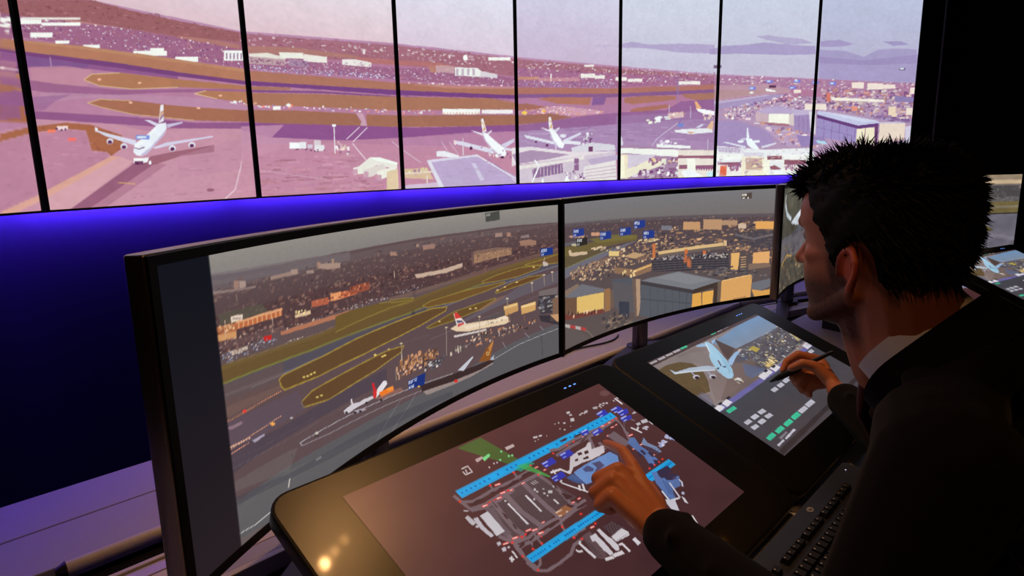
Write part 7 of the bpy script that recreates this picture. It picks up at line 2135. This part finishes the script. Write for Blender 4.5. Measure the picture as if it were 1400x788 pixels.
# ---------------------------------------------------------------- loose cables behind the monitors
def cable(pts, r, label):
    cu = MB().tube(pts, r, 8).build('cable', M['cable'], None, smooth=True)
    return tag(cu, label, 'cable')
def bez(p, n=18):
    p = [Vector(q) for q in p]; out = []
    for k in range(n + 1):
        t = k / n; out.append(p[0] * (1 - t) ** 3 + p[1] * 3 * t * (1 - t) ** 2 + p[2] * 3 * t * t * (1 - t) + p[3] * t ** 3)
    return out
cable(bez([(1.16, 0.86, 0.7435), (1.28, 0.93, 0.745), (1.36, 0.79, 0.7436), (1.50, 0.87, 0.7435)]), 0.003, 'thin black cable curling on the rear worktop below the hangar monitor')
cable(bez([(0.30, 0.70, 0.728), (0.31, 0.69, 0.80), (0.33, 0.68, 0.84), (0.34, 0.672, 0.93)]), 0.004, 'black cable rising from the bristle slot beside the monitor stand')

# ---------------------------------------------------------------- the man
random.seed(11)
def cone_sphere(p, q, r0, r1, n=14):
    """closed tapered capsule"""
    p, q = Vector(p), Vector(q); d = (q - p); L = d.length; d = d / L if L > 1e-6 else Vector((0, 0, 1))
    a = d.orthogonal().normalized(); b = d.cross(a); vs_ = [p - d * r0]; fs = []; rings = []
    for k in range(1, 5): t = k / 4 * math.pi / 2; rings.append((p - d * r0 * math.cos(t), r0 * math.sin(t)))
    for k in range(0, 4): t = k / 4 * math.pi / 2; rings.append((q + d * r1 * math.sin(t), r1 * math.cos(t)))
    for c, r in rings:
        for k in range(n): t = 2 * math.pi * k / n; vs_.append(c + (a * math.cos(t) + b * math.sin(t)) * r)
    vs_.append(q + d * r1); m = len(rings)
    for k in range(n):
        fs.append((0, 1 + (k + 1) % n, 1 + k)); fs.append((len(vs_) - 1, 1 + (m - 1) * n + k, 1 + (m - 1) * n + (k + 1) % n))
        for j in range(m - 1): fs.append((1 + j * n + k, 1 + j * n + (k + 1) % n, 1 + (j + 1) * n + (k + 1) % n, 1 + (j + 1) * n + k))
    return vs_, fs
def ellipsoid(c, ax, ay, az, n=20, m=12):
    c = Vector(c); ax, ay, az = Vector(ax), Vector(ay), Vector(az); vs_ = [c - az]; fs = []
    for j in range(1, m):
        t = math.pi * j / m
        for k in range(n): f = 2 * math.pi * k / n; vs_.append(c - az * math.cos(t) + (ax * math.cos(f) + ay * math.sin(f)) * math.sin(t))
    vs_.append(c + az)
    for k in range(n):
        fs.append((0, 1 + (k + 1) % n, 1 + k)); fs.append((len(vs_) - 1, 1 + (m - 2) * n + k, 1 + (m - 2) * n + (k + 1) % n))
        for j in range(m - 2): fs.append((1 + j * n + k, 1 + j * n + (k + 1) % n, 1 + (j + 1) * n + (k + 1) % n, 1 + (j + 1) * n + k))
    return vs_, fs
def loft(rings, n=28, p=2.0):
    """rings: (centre, half-axis vector a, half-axis vector b)"""
    vs_ = []; fs = []
    for c, a, b in rings:
        c, a, b = Vector(c), Vector(a), Vector(b)
        for k in range(n):
            t = 2 * math.pi * k / n; ct, st_ = math.cos(t), math.sin(t)
            vs_.append(c + a * math.copysign(abs(ct) ** (2 / p), ct) + b * math.copysign(abs(st_) ** (2 / p), st_))
    for j in range(len(rings) - 1):
        for k in range(n): fs.append((j * n + k, j * n + (k + 1) % n, (j + 1) * n + (k + 1) % n, (j + 1) * n + k))
    fs += [tuple(range(n - 1, -1, -1)), tuple(range((len(rings) - 1) * n, len(rings) * n))]
    return vs_, fs
def chain(pts, rad):
    out = []
    for i in range(len(pts) - 1): out.append(cone_sphere(pts[i], pts[i + 1], rad[i], rad[i + 1]))
    return out
def fuse(name, shapes, voxel, material, parent, smooth_it=4, fac=0.5, extra=None):
    mb = MB()
    for v, f in shapes: mb.add(v, f)
    o = mb.build(name, material, None)
    r = o.modifiers.new('r', 'REMESH'); r.mode = 'VOXEL'; r.voxel_size = voxel
    if smooth_it:
        s_ = o.modifiers.new('s', 'SMOOTH'); s_.iterations = smooth_it; s_.factor = fac
    dg = bpy.context.evaluated_depsgraph_get(); me = bpy.data.meshes.new_from_object(o.evaluated_get(dg))
    o.modifiers.clear(); o.data = me; me.name = name
    me.polygons.foreach_set('use_smooth', [True] * len(me.polygons))
    if parent:
        o.parent = parent; o.matrix_parent_inverse = Matrix.Translation(parent.location).inverted()
    return o

man = empty('person', (0.53, -0.62, 0.0), 0, 'dark-haired man in a charcoal suit leaning over the desk, pointing at the map', 'person')

# --- head, in its own frame: x right of the man, y forward, z up, origin between the eyes' level and the ears
HEAD = Matrix.Translation((0.507, -0.194, 1.268)) @ Matrix.Rotation(-0.37, 4, 'Z') @ Matrix.Rotation(-0.05, 4, 'X')
ZS  = [-0.122, -0.115, -0.104, -0.090, -0.076, -0.060, -0.040, -0.015, 0.005, 0.022, 0.042, 0.057, 0.070, 0.081, 0.090, 0.095]
YF  = [0.062, 0.086, 0.094, 0.089, 0.092, 0.094, 0.094, 0.091, 0.089, 0.099, 0.099, 0.094, 0.083, 0.062, 0.034, 0.004]
YB  = [0.020, 0.000, -0.014, -0.030, -0.048, -0.066, -0.082, -0.092, -0.096, -0.098, -0.098, -0.094, -0.086, -0.070, -0.048, -0.018]
XW  = [0.018, 0.030, 0.040, 0.050, 0.058, 0.064, 0.069, 0.073, 0.075, 0.077, 0.077, 0.073, 0.066, 0.053, 0.036, 0.012]
def itp(z, T): return float(np.interp(z, ZS, T))
def head_pt(z, phi, off=0.0):
    """phi: 0 = front, pi/2 = the man's left; superellipse section"""
    yf, yb, w = itp(z, YF), itp(z, YB), itp(z, XW); yc = yb + (yf - yb) * 0.46
    c, s_ = math.cos(phi), math.sin(phi)
    d = (yf - yc) if c > 0 else (yc - yb)
    p = 2.25 if c > 0 else 2.1
    x_ = -math.copysign(abs(s_) ** (2 / p), s_) * (w + off); y_ = yc + math.copysign(abs(c) ** (2 / p), c) * (d + off)
    return Vector((x_, y_, z))
def head_shape(offf, nz=44, n=56, ztop=0.0):
    vs_ = []; fs = []; zz = [ZS[0] + (ZS[-1] - ZS[0]) * k / (nz - 1) for k in range(nz)]
    for z in zz:
        for k in range(n):
            phi = 2 * math.pi * k / n; o_ = offf(z, phi); p_ = head_pt(z, phi, o_)
            p_.z += max(0, z - 0.04) / 0.062 * o_
            vs_.append(p_)
    for j in range(nz - 1):
        for k in range(n): fs.append((j * n + k, (j + 1) * n + k, (j + 1) * n + (k + 1) % n, j * n + (k + 1) % n))
    fs += [tuple(range(n)), tuple(range(nz * n - 1, (nz - 1) * n - 1, -1))]
    return vs_, fs
def tf(shape, mtx): return [mtx @ Vector(v) for v in shape[0]], shape[1]
face = [head_shape(lambda z, p: 0.0)]
face += [cone_sphere((0, 0.088, 0.004), (0, 0.110, -0.026), 0.008, 0.010), cone_sphere((0, 0.108, -0.026), (0, 0.116, -0.034), 0.0105, 0.0105),
         cone_sphere((-0.011, 0.098, -0.037), (-0.006, 0.106, -0.036), 0.0075, 0.0075), cone_sphere((0.011, 0.098, -0.037), (0.006, 0.106, -0.036), 0.0075, 0.0075)]
face += [cone_sphere((-0.038, 0.082, 0.021), (-0.010, 0.092, 0.019), 0.009, 0.009), cone_sphere((0.038, 0.082, 0.021), (0.010, 0.092, 0.019), 0.009, 0.009)]
face += [cone_sphere((-0.018, 0.086, -0.059), (0, 0.094, -0.057), 0.005, 0.0062), cone_sphere((0.018, 0.086, -0.059), (0, 0.094, -0.057), 0.005, 0.0062),
         cone_sphere((-0.016, 0.084, -0.071), (0, 0.091, -0.071), 0.0055, 0.0068), cone_sphere((0.016, 0.084, -0.071), (0, 0.091, -0.071), 0.0055, 0.0068)]
face += [ellipsoid((0, 0.082, -0.106), (0.020, 0, 0), (0, 0.014, 0), (0, 0, 0.014)), cone_sphere((-0.050, 0.052, -0.022), (-0.062, 0.010, -0.016), 0.016, 0.012), cone_sphere((0.050, 0.052, -0.022), (0.062, 0.010, -0.016), 0.016, 0.012)]
face += [cone_sphere((-0.056, -0.006, -0.070), (-0.030, 0.066, -0.106), 0.014, 0.013), cone_sphere((0.056, -0.006, -0.070), (0.030, 0.066, -0.106), 0.014, 0.013)]
for sx in (-1, 1):      # ears
    pts = []
    for t, ry, rz in ((200, 1, 1), (170, 1, 1), (140, 1, 1), (110, 1, 1), (80, 1, 1), (50, 1.05, 1), (20, 1.1, 1), (-10, 1.05, 1), (-40, 0.9, 1), (-70, 0.7, 1.05), (-95, 0.3, 1.1)):
        a = math.radians(t); yy = -0.018 - 0.0165 * math.cos(a) * ry; zz = -0.034 + 0.0245 * math.sin(a) * rz
        pts.append((sx * (0.077 + 0.014 * max(0.0, math.cos(a))), yy, zz))
    face += chain(pts, [0.0042] * 8 + [0.0052, 0.0058, 0.0054])
    face += [ellipsoid((sx * 0.0755, -0.018, -0.034), (sx * 0.005, -0.004, 0), (0.002, 0.012, 0), (0, 0, 0.020)), cone_sphere((sx * 0.083, -0.025, -0.022), (sx * 0.081, -0.025, -0.044), 0.0032, 0.0032), cone_sphere((sx * 0.075, -0.003, -0.032), (sx * 0.075, -0.005, -0.040), 0.005, 0.004)]
face = [tf(s_, HEAD) for s_ in face]
NB = Vector((0.523, -0.245, 1.115))
nk = HEAD @ Vector((0, -0.035, -0.055)); nk2 = HEAD @ Vector((0, 0.015, -0.085))
flesh = face + [cone_sphere(nk, NB, 0.060, 0.064), cone_sphere(nk2, NB + Vector((0.0, 0.03, -0.02)), 0.040, 0.045)]
# --- hands (measured joints)
LW = Vector((0.339, 0.023, 0.846))
LH = dict(i=[(0.393, 0.098, 0.892), (0.413, 0.130, 0.902), (0.432, 0.161, 0.8945), (0.447, 0.188, 0.8870)], m=[(0.362, 0.105, 0.897), (0.338, 0.126, 0.884), (0.352, 0.124, 0.864), (0.372, 0.112, 0.864)],
          r=[(0.337, 0.099, 0.891), (0.316, 0.116, 0.873), (0.336, 0.110, 0.857), (0.356, 0.100, 0.858)], p=[(0.316, 0.086, 0.878), (0.306, 0.100, 0.862), (0.324, 0.093, 0.850), (0.345, 0.084, 0.852)],
          t=[(0.378, 0.046, 0.855), (0.404, 0.075, 0.860), (0.404, 0.101, 0.866), (0.388, 0.116, 0.870)])
RWR = Vector((1.030, -0.020, 0.862))
RH = dict(i=[(1.104, 0.046, 0.907), (1.082, 0.087, 0.918), (1.068, 0.107, 0.900), (1.053, 0.110, 0.882)], m=[(1.101, 0.036, 0.896), (1.064, 0.070, 0.890), (1.046, 0.083, 0.873), (1.050, 0.075, 0.857)],
          r=[(1.092, 0.023, 0.882), (1.060, 0.056, 0.876), (1.040, 0.067, 0.861), (1.042, 0.059, 0.847)], p=[(1.082, 0.011, 0.867), (1.060, 0.039, 0.860), (1.047, 0.050, 0.848), (1.047, 0.045, 0.838)],
          t=[(1.048, 0.004, 0.884), (1.046, 0.036, 0.908), (1.035, 0.060, 0.914), (1.027, 0.082, 0.900)])
def hand(W, H, elbow, fat=1.0):
    sh = []
    rad = dict(i=(0.0118, 0.0100, 0.0088, 0.0070), m=(0.0130, 0.0116, 0.0092, 0.008), r=(0.0128, 0.0112, 0.009, 0.0076), p=(0.0120, 0.0102, 0.0082, 0.007), t=(0.015, 0.012, 0.0098, 0.008))
    W = Vector(W)
    for k, pts in H.items(): sh += chain(pts, [q_ * fat for q_ in rad[k]])
    wd = (Vector(H['i'][0]) - Vector(H['p'][0])).normalized()
    for k, o_ in (('i', 0.014), ('m', 0.005), ('r', -0.005), ('p', -0.014)):
        sh.append(cone_sphere(W + wd * o_, H[k][0], 0.0165, 0.0115))
    sh.append(cone_sphere(Vector(H['t'][1]), Vector(H['m'][0]), 0.010, 0.012)); sh.append(cone_sphere(Vector(H['t'][0]), Vector(H['r'][0]), 0.013, 0.012))
    sh.append(cone_sphere(W + wd * 0.012, H['t'][0], 0.016, 0.015)); sh.append(cone_sphere(H['t'][0], H['i'][0], 0.010, 0.009))
    E_ = Vector(elbow); d = (E_ - W).normalized()
    sh.append(cone_sphere(W + wd * 0.009, W + d * 0.12 + wd * 0.008, 0.0200, 0.029)); sh.append(cone_sphere(W - wd * 0.009, W + d * 0.12 - wd * 0.008, 0.0200, 0.029)); sh.append(cone_sphere(W + d * 0.10, E_, 0.032, 0.040))
    return sh
LE, RE_ = Vector((0.218, -0.262, 0.845)), Vector((0.860, -0.215, 0.812))
LS, RS = Vector((0.335, -0.318, 1.050)), Vector((0.715, -0.275, 1.045))
flesh += hand(LW, LH, LE) + hand(RWR, RH, RE_, 1.08)
flesh += [cone_sphere(LE, LS + Vector((0, 0, -0.01)), 0.036, 0.045), cone_sphere(RE_, RS + Vector((0, 0, -0.01)), 0.036, 0.045)]
X = Vector((1, 0.06, 0)).normalized()
def ring(c, rx, ry, tilt): return (c, X * rx, Vector((0, math.cos(tilt), math.sin(tilt))) * ry)
torso = [ring((0.53, -0.640, 0.52), 0.155, 0.110, 0.1), ring((0.53, -0.620, 0.62), 0.150, 0.105, 0.25), ring((0.53, -0.555, 0.76), 0.150, 0.105, 0.4), ring((0.527, -0.455, 0.90), 0.170, 0.115, 0.45), ring((0.525, -0.365, 1.00), 0.165, 0.100, 0.45), ring((0.523, -0.310, 1.055), 0.120, 0.075, 0.4), ring((0.523, -0.275, 1.09), 0.060, 0.055, 0.3)]
flesh.append(loft(torso))
HIP = [Vector((0.44, -0.63, 0.53)), Vector((0.62, -0.63, 0.53))]; KNEE = [Vector((0.41, -0.20, 0.56)), Vector((0.66, -0.20, 0.56))]; ANK = [Vector((0.41, -0.24, 0.10)), Vector((0.66, -0.24, 0.10))]
for s_ in (0, 1): flesh += [cone_sphere(HIP[s_], KNEE[s_], 0.080, 0.052), cone_sphere(KNEE[s_], ANK[s_], 0.050, 0.034), cone_sphere(ANK[s_], ANK[s_] + Vector((0, 0.14, -0.06)), 0.034, 0.028)]

def skin_material():
    m = mat('skin', (188, 116, 85), 0.48, spec=0.35, noise=0.06, nscale=260, bump=0.10, bscale=600)
    nt = m.node_tree; b = nt.nodes['Principled BSDF']
    b.inputs['Subsurface Weight'].default_value = 0.12; b.inputs['Subsurface Radius'].default_value = (0.012, 0.004, 0.002); b.inputs['Subsurface Scale'].default_value = 0.3
    a = nt.nodes.new('ShaderNodeAttribute'); a.attribute_name = 'tone'
    mx = nt.nodes.new('ShaderNodeMix'); mx.data_type = 'RGBA'; mx.blend_type = 'MULTIPLY'; mx.inputs[0].default_value = 1.0
    src = b.inputs['Base Color'].links[0].from_socket
    nt.links.new(src, mx.inputs[6]); nt.links.new(a.outputs['Color'], mx.inputs[7]); nt.links.new(mx.outputs[2], b.inputs['Base Color'])
    return m
body = fuse('body', flesh, 0.0030, skin_material(), man, 3, 0.5)
# own colouring of the skin: stubble, brows, lips; plus a painted warm glow on the ears
me = body.data; nv = len(me.vertices); co = np.empty(nv * 3, np.float32); me.vertices.foreach_get('co', co); co = co.reshape(-1, 3)
Hi = np.array(HEAD.inverted()); hl = co @ Hi[:3, :3].T + Hi[:3, 3]
tone = np.ones((nv, 3), np.float32)
x_, y_, z_ = np.abs(hl[:, 0]), hl[:, 1], hl[:, 2]
rng = np.random.default_rng(5); gr = 0.85 + 0.3 * rng.random(nv)
def sm(a, lo, hi): return np.clip((a - lo) / (hi - lo), 0, 1)
beard = sm(-z_, 0.040, 0.062) * sm(y_, -0.014, 0.004) * (1 - sm(-z_, 0.130, 0.150)) * (np.abs(hl[:, 0]) < 0.09)
beard = np.maximum(beard, sm(y_, -0.010, -0.002) * (1 - sm(y_, 0.016, 0.026)) * sm(-z_, 0.005, 0.03) * (z_ > -0.1) * (x_ > 0.05) * (x_ < 0.084))
lips = ((x_ < 0.021) & (y_ > 0.082) & (z_ < -0.054) & (z_ > -0.078)).astype(np.float32)
brow = ((x_ > 0.010) & (x_ < 0.046) & (y_ > 0.070) & (z_ > 0.019) & (z_ < 0.029)).astype(np.float32)
near = (np.abs(z_) < 0.2) & (x_ < 0.1) & (np.abs(y_) < 0.16)
dark = np.clip(beard * 0.74 * gr * (1 - lips), 0, 1) * near
tone *= (1 - dark)[:, None]; tone *= (1 - 0.85 * brow * near)[:, None]
tone *= 1 - (lips * near)[:, None] * np.array([0.08, 0.35, 0.32], np.float32)
ear = ((x_ > 0.0745) & (y_ < 0.0) & (y_ > -0.045) & (z_ < 0.0) & (z_ > -0.068) & near)
tone[ear] *= np.array([1.12, 0.66, 0.60], np.float32)  # ears painted redder to imitate warm light on them
at = me.color_attributes.new('tone', 'FLOAT_COLOR', 'POINT'); at.data.foreach_set('color', np.concatenate([tone, np.ones((nv, 1), np.float32)], 1).ravel())
def under(o):
    o.parent = man; o.matrix_parent_inverse = Matrix.Translation(man.location).inverted(); return o
eye_m = mat('eye_white', (196, 188, 180), 0.25)
nt = eye_m.node_tree
for sx in (-1, 1):
    mb = MB(); v, f = ellipsoid((sx * 0.031, 0.0765, 0.003), (0.011, 0, 0), (0, 0.011, 0), (0, 0, 0.0105)); mb.add(v, f)
    mb.cur = 1; mb.add(*ellipsoid((sx * 0.031, 0.0835, 0.002), (0.0052, 0, 0), (0, 0.0046, 0), (0, 0, 0.0052), 12, 8))
    mb.v = [tuple(HEAD @ Vector(q)) for q in mb.v]; under(mb.build('eye', [eye_m, mat('iris', (40, 24, 16), 0.2)], None, smooth=True))

# --- hair: a thick shell on the scalp and many tapering locks
def hair_amount(z, phi):
    """thickness of the hair over the scalp, negative where there is none"""
    f = abs(((phi + math.pi) % (2 * math.pi)) - math.pi)            # 0 front .. pi back
    d = math.degrees(f)
    line = float(np.interp(d, [0, 25, 48, 60, 68, 76, 84, 92, 100, 112, 124, 140, 180], [0.050, 0.050, 0.056, 0.042, 0.024, -0.020, -0.044, -0.012, -0.004, -0.024, -0.060, -0.088, -0.096]))
    k = (z - line) / 0.018
    if k <= 0: return -0.006
    full = float(np.interp(d, [0, 40, 75, 90, 120, 180], [0.016, 0.013, 0.006, 0.007, 0.009, 0.009]))
    top = max(0.0, (z - 0.05) / 0.052); full = full * (1 - top) + 0.017 * top
    return -0.006 + min(1.0, k) * (full + 0.006)
nr = random.Random(4); bumps = [(nr.uniform(20, 60), nr.uniform(20, 60), nr.uniform(0, 6)) for _ in range(6)]
def hair_off(z, phi):
    a = hair_amount(z, phi)
    if a > 0: a *= 1 + 0.16 * sum(math.sin(z * u_ * 3 + math.cos(phi) * v_ * 0.35 + w_) for u_, v_, w_ in bumps) / 3
    return a
sh = head_shape(hair_off, 60, 96); hm = mat('black_hair', (12, 8, 7), 0.7, spec=0.22)
shell = MB(); shell.add([HEAD @ Vector(v) for v in sh[0]], sh[1])
hr = random.Random(9); cnt = 0
def dir_of(p, phi, z):
    c, s_ = math.cos(phi), math.sin(phi)
    nrm = Vector((-s_, c, max(0.0, (z - 0.02) / 0.09) * 1.4)).normalized()
    return nrm
while cnt < 7000:
    phi = hr.uniform(-math.pi, math.pi); z = hr.uniform(-0.095, 0.0945) if hr.random() < 0.6 else hr.uniform(0.042, 0.0948)
    a = hair_amount(z, phi)
    if a <= 0.002: continue
    cnt += 1
    base = head_pt(z, phi, a * 0.45); base.z += max(0, z - 0.04) / 0.062 * a * 0.45
    nrm = dir_of(base, phi, z); d = abs(phi)
    topness = max(0.0, min(1.0, (z - 0.045) / 0.045))
    comb = Vector((hr.gauss(0, 0.3), hr.gauss(0.25 if d < 1.0 else -0.5, 0.35), hr.gauss(0.35, 0.25))) * topness + Vector((hr.gauss(0, 0.1), -0.75 if d > 0.9 else 0.1, -0.65 + hr.gauss(0, 0.2))) * (1 - topness)
    L = a * (0.75 + 0.5 * hr.random()) + 0.006
    if d < 0.75 and z > 0.05: L *= 1.2
    dr = (nrm * ((0.12 + 0.30 * topness) + 0.22 * hr.random()) + comb * 0.95).normalized(); bend = (comb + Vector((hr.gauss(0, .2), hr.gauss(0, .2), hr.gauss(0, .15)))) * 0.5
    r0 = 0.0013 + 0.0012 * hr.random(); pts = []
    for k in range(4):
        t = k / 3; pts.append(HEAD @ (base + dr * L * t + bend * L * t * t * 0.7))
    shell.tube(pts, [r0, r0 * 0.95, r0 * 0.6, 0.00015], 3, cap=False)
hair = shell.build('hair', hm, None, smooth=True); under(hair)

# --- clothes
suit = mat('charcoal_suit', (20, 17, 19), 0.9, spec=0.08, noise=0.3, nscale=500, bump=0.3, bscale=900, sheen=0.06)
shirt_m = mat('white_shirt', (240, 238, 244), 0.7, spec=0.2, noise=0.03, bump=0.08, bscale=700)
jr = [ring((0.53, -0.650, 0.50), 0.185, 0.140, 0.1), ring((0.53, -0.625, 0.62), 0.180, 0.138, 0.25), ring((0.53, -0.560, 0.76), 0.178, 0.135, 0.4), ring((0.527, -0.462, 0.90), 0.196, 0.142, 0.45), ring((0.525, -0.365, 1.005), 0.205, 0.132, 0.45), ring((0.523, -0.320, 1.066), 0.180, 0.108, 0.55), ring((0.523, -0.300, 1.105), 0.110, 0.080, 0.7)]
jk = [loft(jr)]
dl = (LE - LW).normalized(); drr = (RE_ - RWR).normalized()
jk += chain([LS, LE + Vector((0.0, -0.004, 0.0)), LW + dl * 0.030], [0.074, 0.052, 0.038]) + chain([RS, RE_, RWR + drr * 0.030], [0.074, 0.056, 0.039])
jk += [cone_sphere(LS + Vector((0.05, 0.02, 0.012)), LS, 0.066, 0.074), cone_sphere(RS + Vector((-0.05, 0.02, 0.012)), RS, 0.066, 0.074)]
jk += [cone_sphere(NB + Vector((-0.075, -0.06, -0.035)), LS + Vector((0.02, 0.01, 0.02)), 0.052, 0.058), cone_sphere(NB + Vector((0.075, -0.06, -0.035)), RS + Vector((-0.02, 0.01, 0.02)), 0.052, 0.058)]
for t in (0.30, 0.52, 0.72, 0.9):      # folds across the bent sleeves
    for (a_, b_, w_) in ((LS, LE, 0.058), (RS, RE_, 0.058)):
        p_ = a_.lerp(b_, t); dd = (b_ - a_).normalized(); s1 = dd.cross(Vector((0, 1, 0.2))).normalized()
        jk.append(cone_sphere(p_ + s1 * (w_ - 0.006) + dd * 0.012, p_ - s1 * (w_ * 0.2) + Vector((0, 1, 0)) * w_ * 0.72 - dd * 0.012, 0.012, 0.009))
for t in (0.25, 0.55, 0.8):
    for (a_, b_) in ((LE, LW), (RE_, RWR)):
        p_ = a_.lerp(b_, t); jk.append(cone_sphere(p_ + Vector((-0.03, 0, 0.030)), p_ + Vector((0.03, 0.012, 0.026)), 0.010, 0.010))
jk += chain([(0.430, -0.300, 1.090), (0.470, -0.325, 1.125), (0.530, -0.335, 1.140), (0.590, -0.320, 1.125), (0.625, -0.290, 1.090)], [0.040, 0.040, 0.040, 0.040, 0.040])
jacket = fuse('jacket', jk, 0.0055, suit, man, 5, 0.5)
# lapel and collar of the jacket, folded around the shirt collar
def collar_band(name, m, rx, ry, c0, h0, h1, t0, t1, lean, thick, flare=0.0, n=40, drop=0.0):
    """band round the neck; angle 0 = front; leans with the neck"""
    vs_ = []; fs = []; up_ = Vector((0.06, 0.74, 0.67)).normalized(); fwd = Vector((0.10, 0.66, -0.75)).normalized(); side = fwd.cross(up_).normalized()
    for k in range(n + 1):
        a = t0 + (t1 - t0) * k / n; e = math.sin(a) * side * -1; w = math.cos(a) * fwd
        fr = max(0.0, math.cos(a))
        for (sc, hh_) in ((1.0, h0), (1.0 + flare, h1), (1.0 + flare + thick, h1), (1.0 + thick, h0)):
            vs_.append(Vector(c0) + e * rx * sc + w * ry * sc + up_ * (hh_ - drop * fr * fr))
    for k in range(n):
        i = 4 * k
        for j in range(4): fs.append((i + j, i + (j + 1) % 4, i + 4 + (j + 1) % 4, i + 4 + j))
    fs += [(3, 2, 1, 0), (4 * n, 4 * n + 1, 4 * n + 2, 4 * n + 3)]
    return under(MB().add(vs_, fs).build(name, m, None, smooth=True))
collar_band('shirt_collar', shirt_m, 0.073, 0.075, NB + Vector((0, -0.006, 0.016)), -0.020, 0.026, 0.16, 2 * math.pi - 0.16, 0, 0.07, -0.02, drop=0.008)
collar_band('jacket_collar', suit, 0.082, 0.086, NB + Vector((0, -0.014, 0.008)), -0.040, 0.016, 0.60, 2 * math.pi - 0.60, 0, 0.18, 0.0, drop=0.03)
tie_m = mat('dark_red_tie', (78, 16, 22), 0.6, spec=0.3, noise=0.2, nscale=900)
kn = NB + Vector((0.008, 0.052, -0.062))
tie = MB().add(*loft([(kn + Vector((0, 0, 0.016)), (0.017, 0, 0), (0, 0.012, 0)), (kn + Vector((0, 0.004, -0.014)), (0.010, 0, 0), (0, 0.010, 0)), (kn + Vector((0.006, 0.006, -0.040)), (0.015, 0, 0), (0, 0.006, 0)), (kn + Vector((0.010, -0.050, -0.13)), (0.026, 0, 0), (0, 0.006, 0))], 16)).build('tie', tie_m, None, smooth=True); under(tie)
for (W, d, nm) in ((LW, dl, 0), (RWR, drr, 1)):
    mb = MB(); a = d.orthogonal().normalized(); b = d.cross(a)
    mb.add(*loft([(W + d * 0.022, a * 0.0345, b * 0.0345), (W + d * 0.06, a * 0.0365, b * 0.0365)], 20)); under(mb.build('shirt_cuff', shirt_m, None, smooth=True))
trs = []
for s_ in (0, 1): trs += [cone_sphere(HIP[s_] + Vector((0, -0.02, 0.01)), KNEE[s_], 0.098, 0.066), cone_sphere(KNEE[s_], ANK[s_] + Vector((0, 0, 0.02)), 0.062, 0.052)]
trs.append(ellipsoid((0.53, -0.66, 0.545), (0.19, 0, 0), (0, 0.13, 0), (0, 0, 0.085)))
fuse('trousers', trs, 0.009, suit, man, 4)
for s_ in (0, 1):
    fuse('shoe', [cone_sphere(ANK[s_] + Vector((0, -0.045, -0.055)), ANK[s_] + Vector((0, 0.16, -0.062)), 0.042, 0.036), cone_sphere(ANK[s_] + Vector((0, 0, -0.05)), ANK[s_] + Vector((0, 0, 0.0)), 0.046, 0.046)], 0.007, M['black'], man, 3)

# ---------------------------------------------------------------- his chair
ch = empty('office_chair', (0.53, -0.68, 0), 0, 'black swivel chair the man sits on', 'chair')
cm = mat('black_upholstery', (14, 14, 16), 0.9, bump=0.2)
MB().prism(round_rect(-0.24, 0.24, -0.22, 0.24, 0.06), 0.40, 0.4525).build('seat', cm, ch, smooth=True, bevel=0.012)
MB().prism(round_rect(-0.20, 0.20, -0.31, -0.25, 0.025), 0.50, 0.76).build('backrest', cm, ch, smooth=True, bevel=0.012)
MB().box(-0.03, 0.03, -0.27, -0.20, 0.38, 0.62).build('back_support', M['black'], ch, bevel=0.005)
MB().tube([(0, 0, 0.07), (0, 0, 0.41)], 0.028, 16).build('column', M['steel'], ch, smooth=True)
for k in range(5):
    a = math.radians(90 + 72 * k); lg = MB().tube([(0, 0, 0.10), (0.28 * math.cos(a), 0.28 * math.sin(a), 0.075)], [0.028, 0.016], 8).build('leg', M['black'], ch, smooth=True)
    c_ = Vector((0.28 * math.cos(a), 0.28 * math.sin(a), 0.028)); s1 = Vector((-math.sin(a), math.cos(a), 0)) * 0.014
    MB().tube([c_ - s1, c_ + s1], 0.028, 14).build('caster', M['black'], lg, smooth=True)
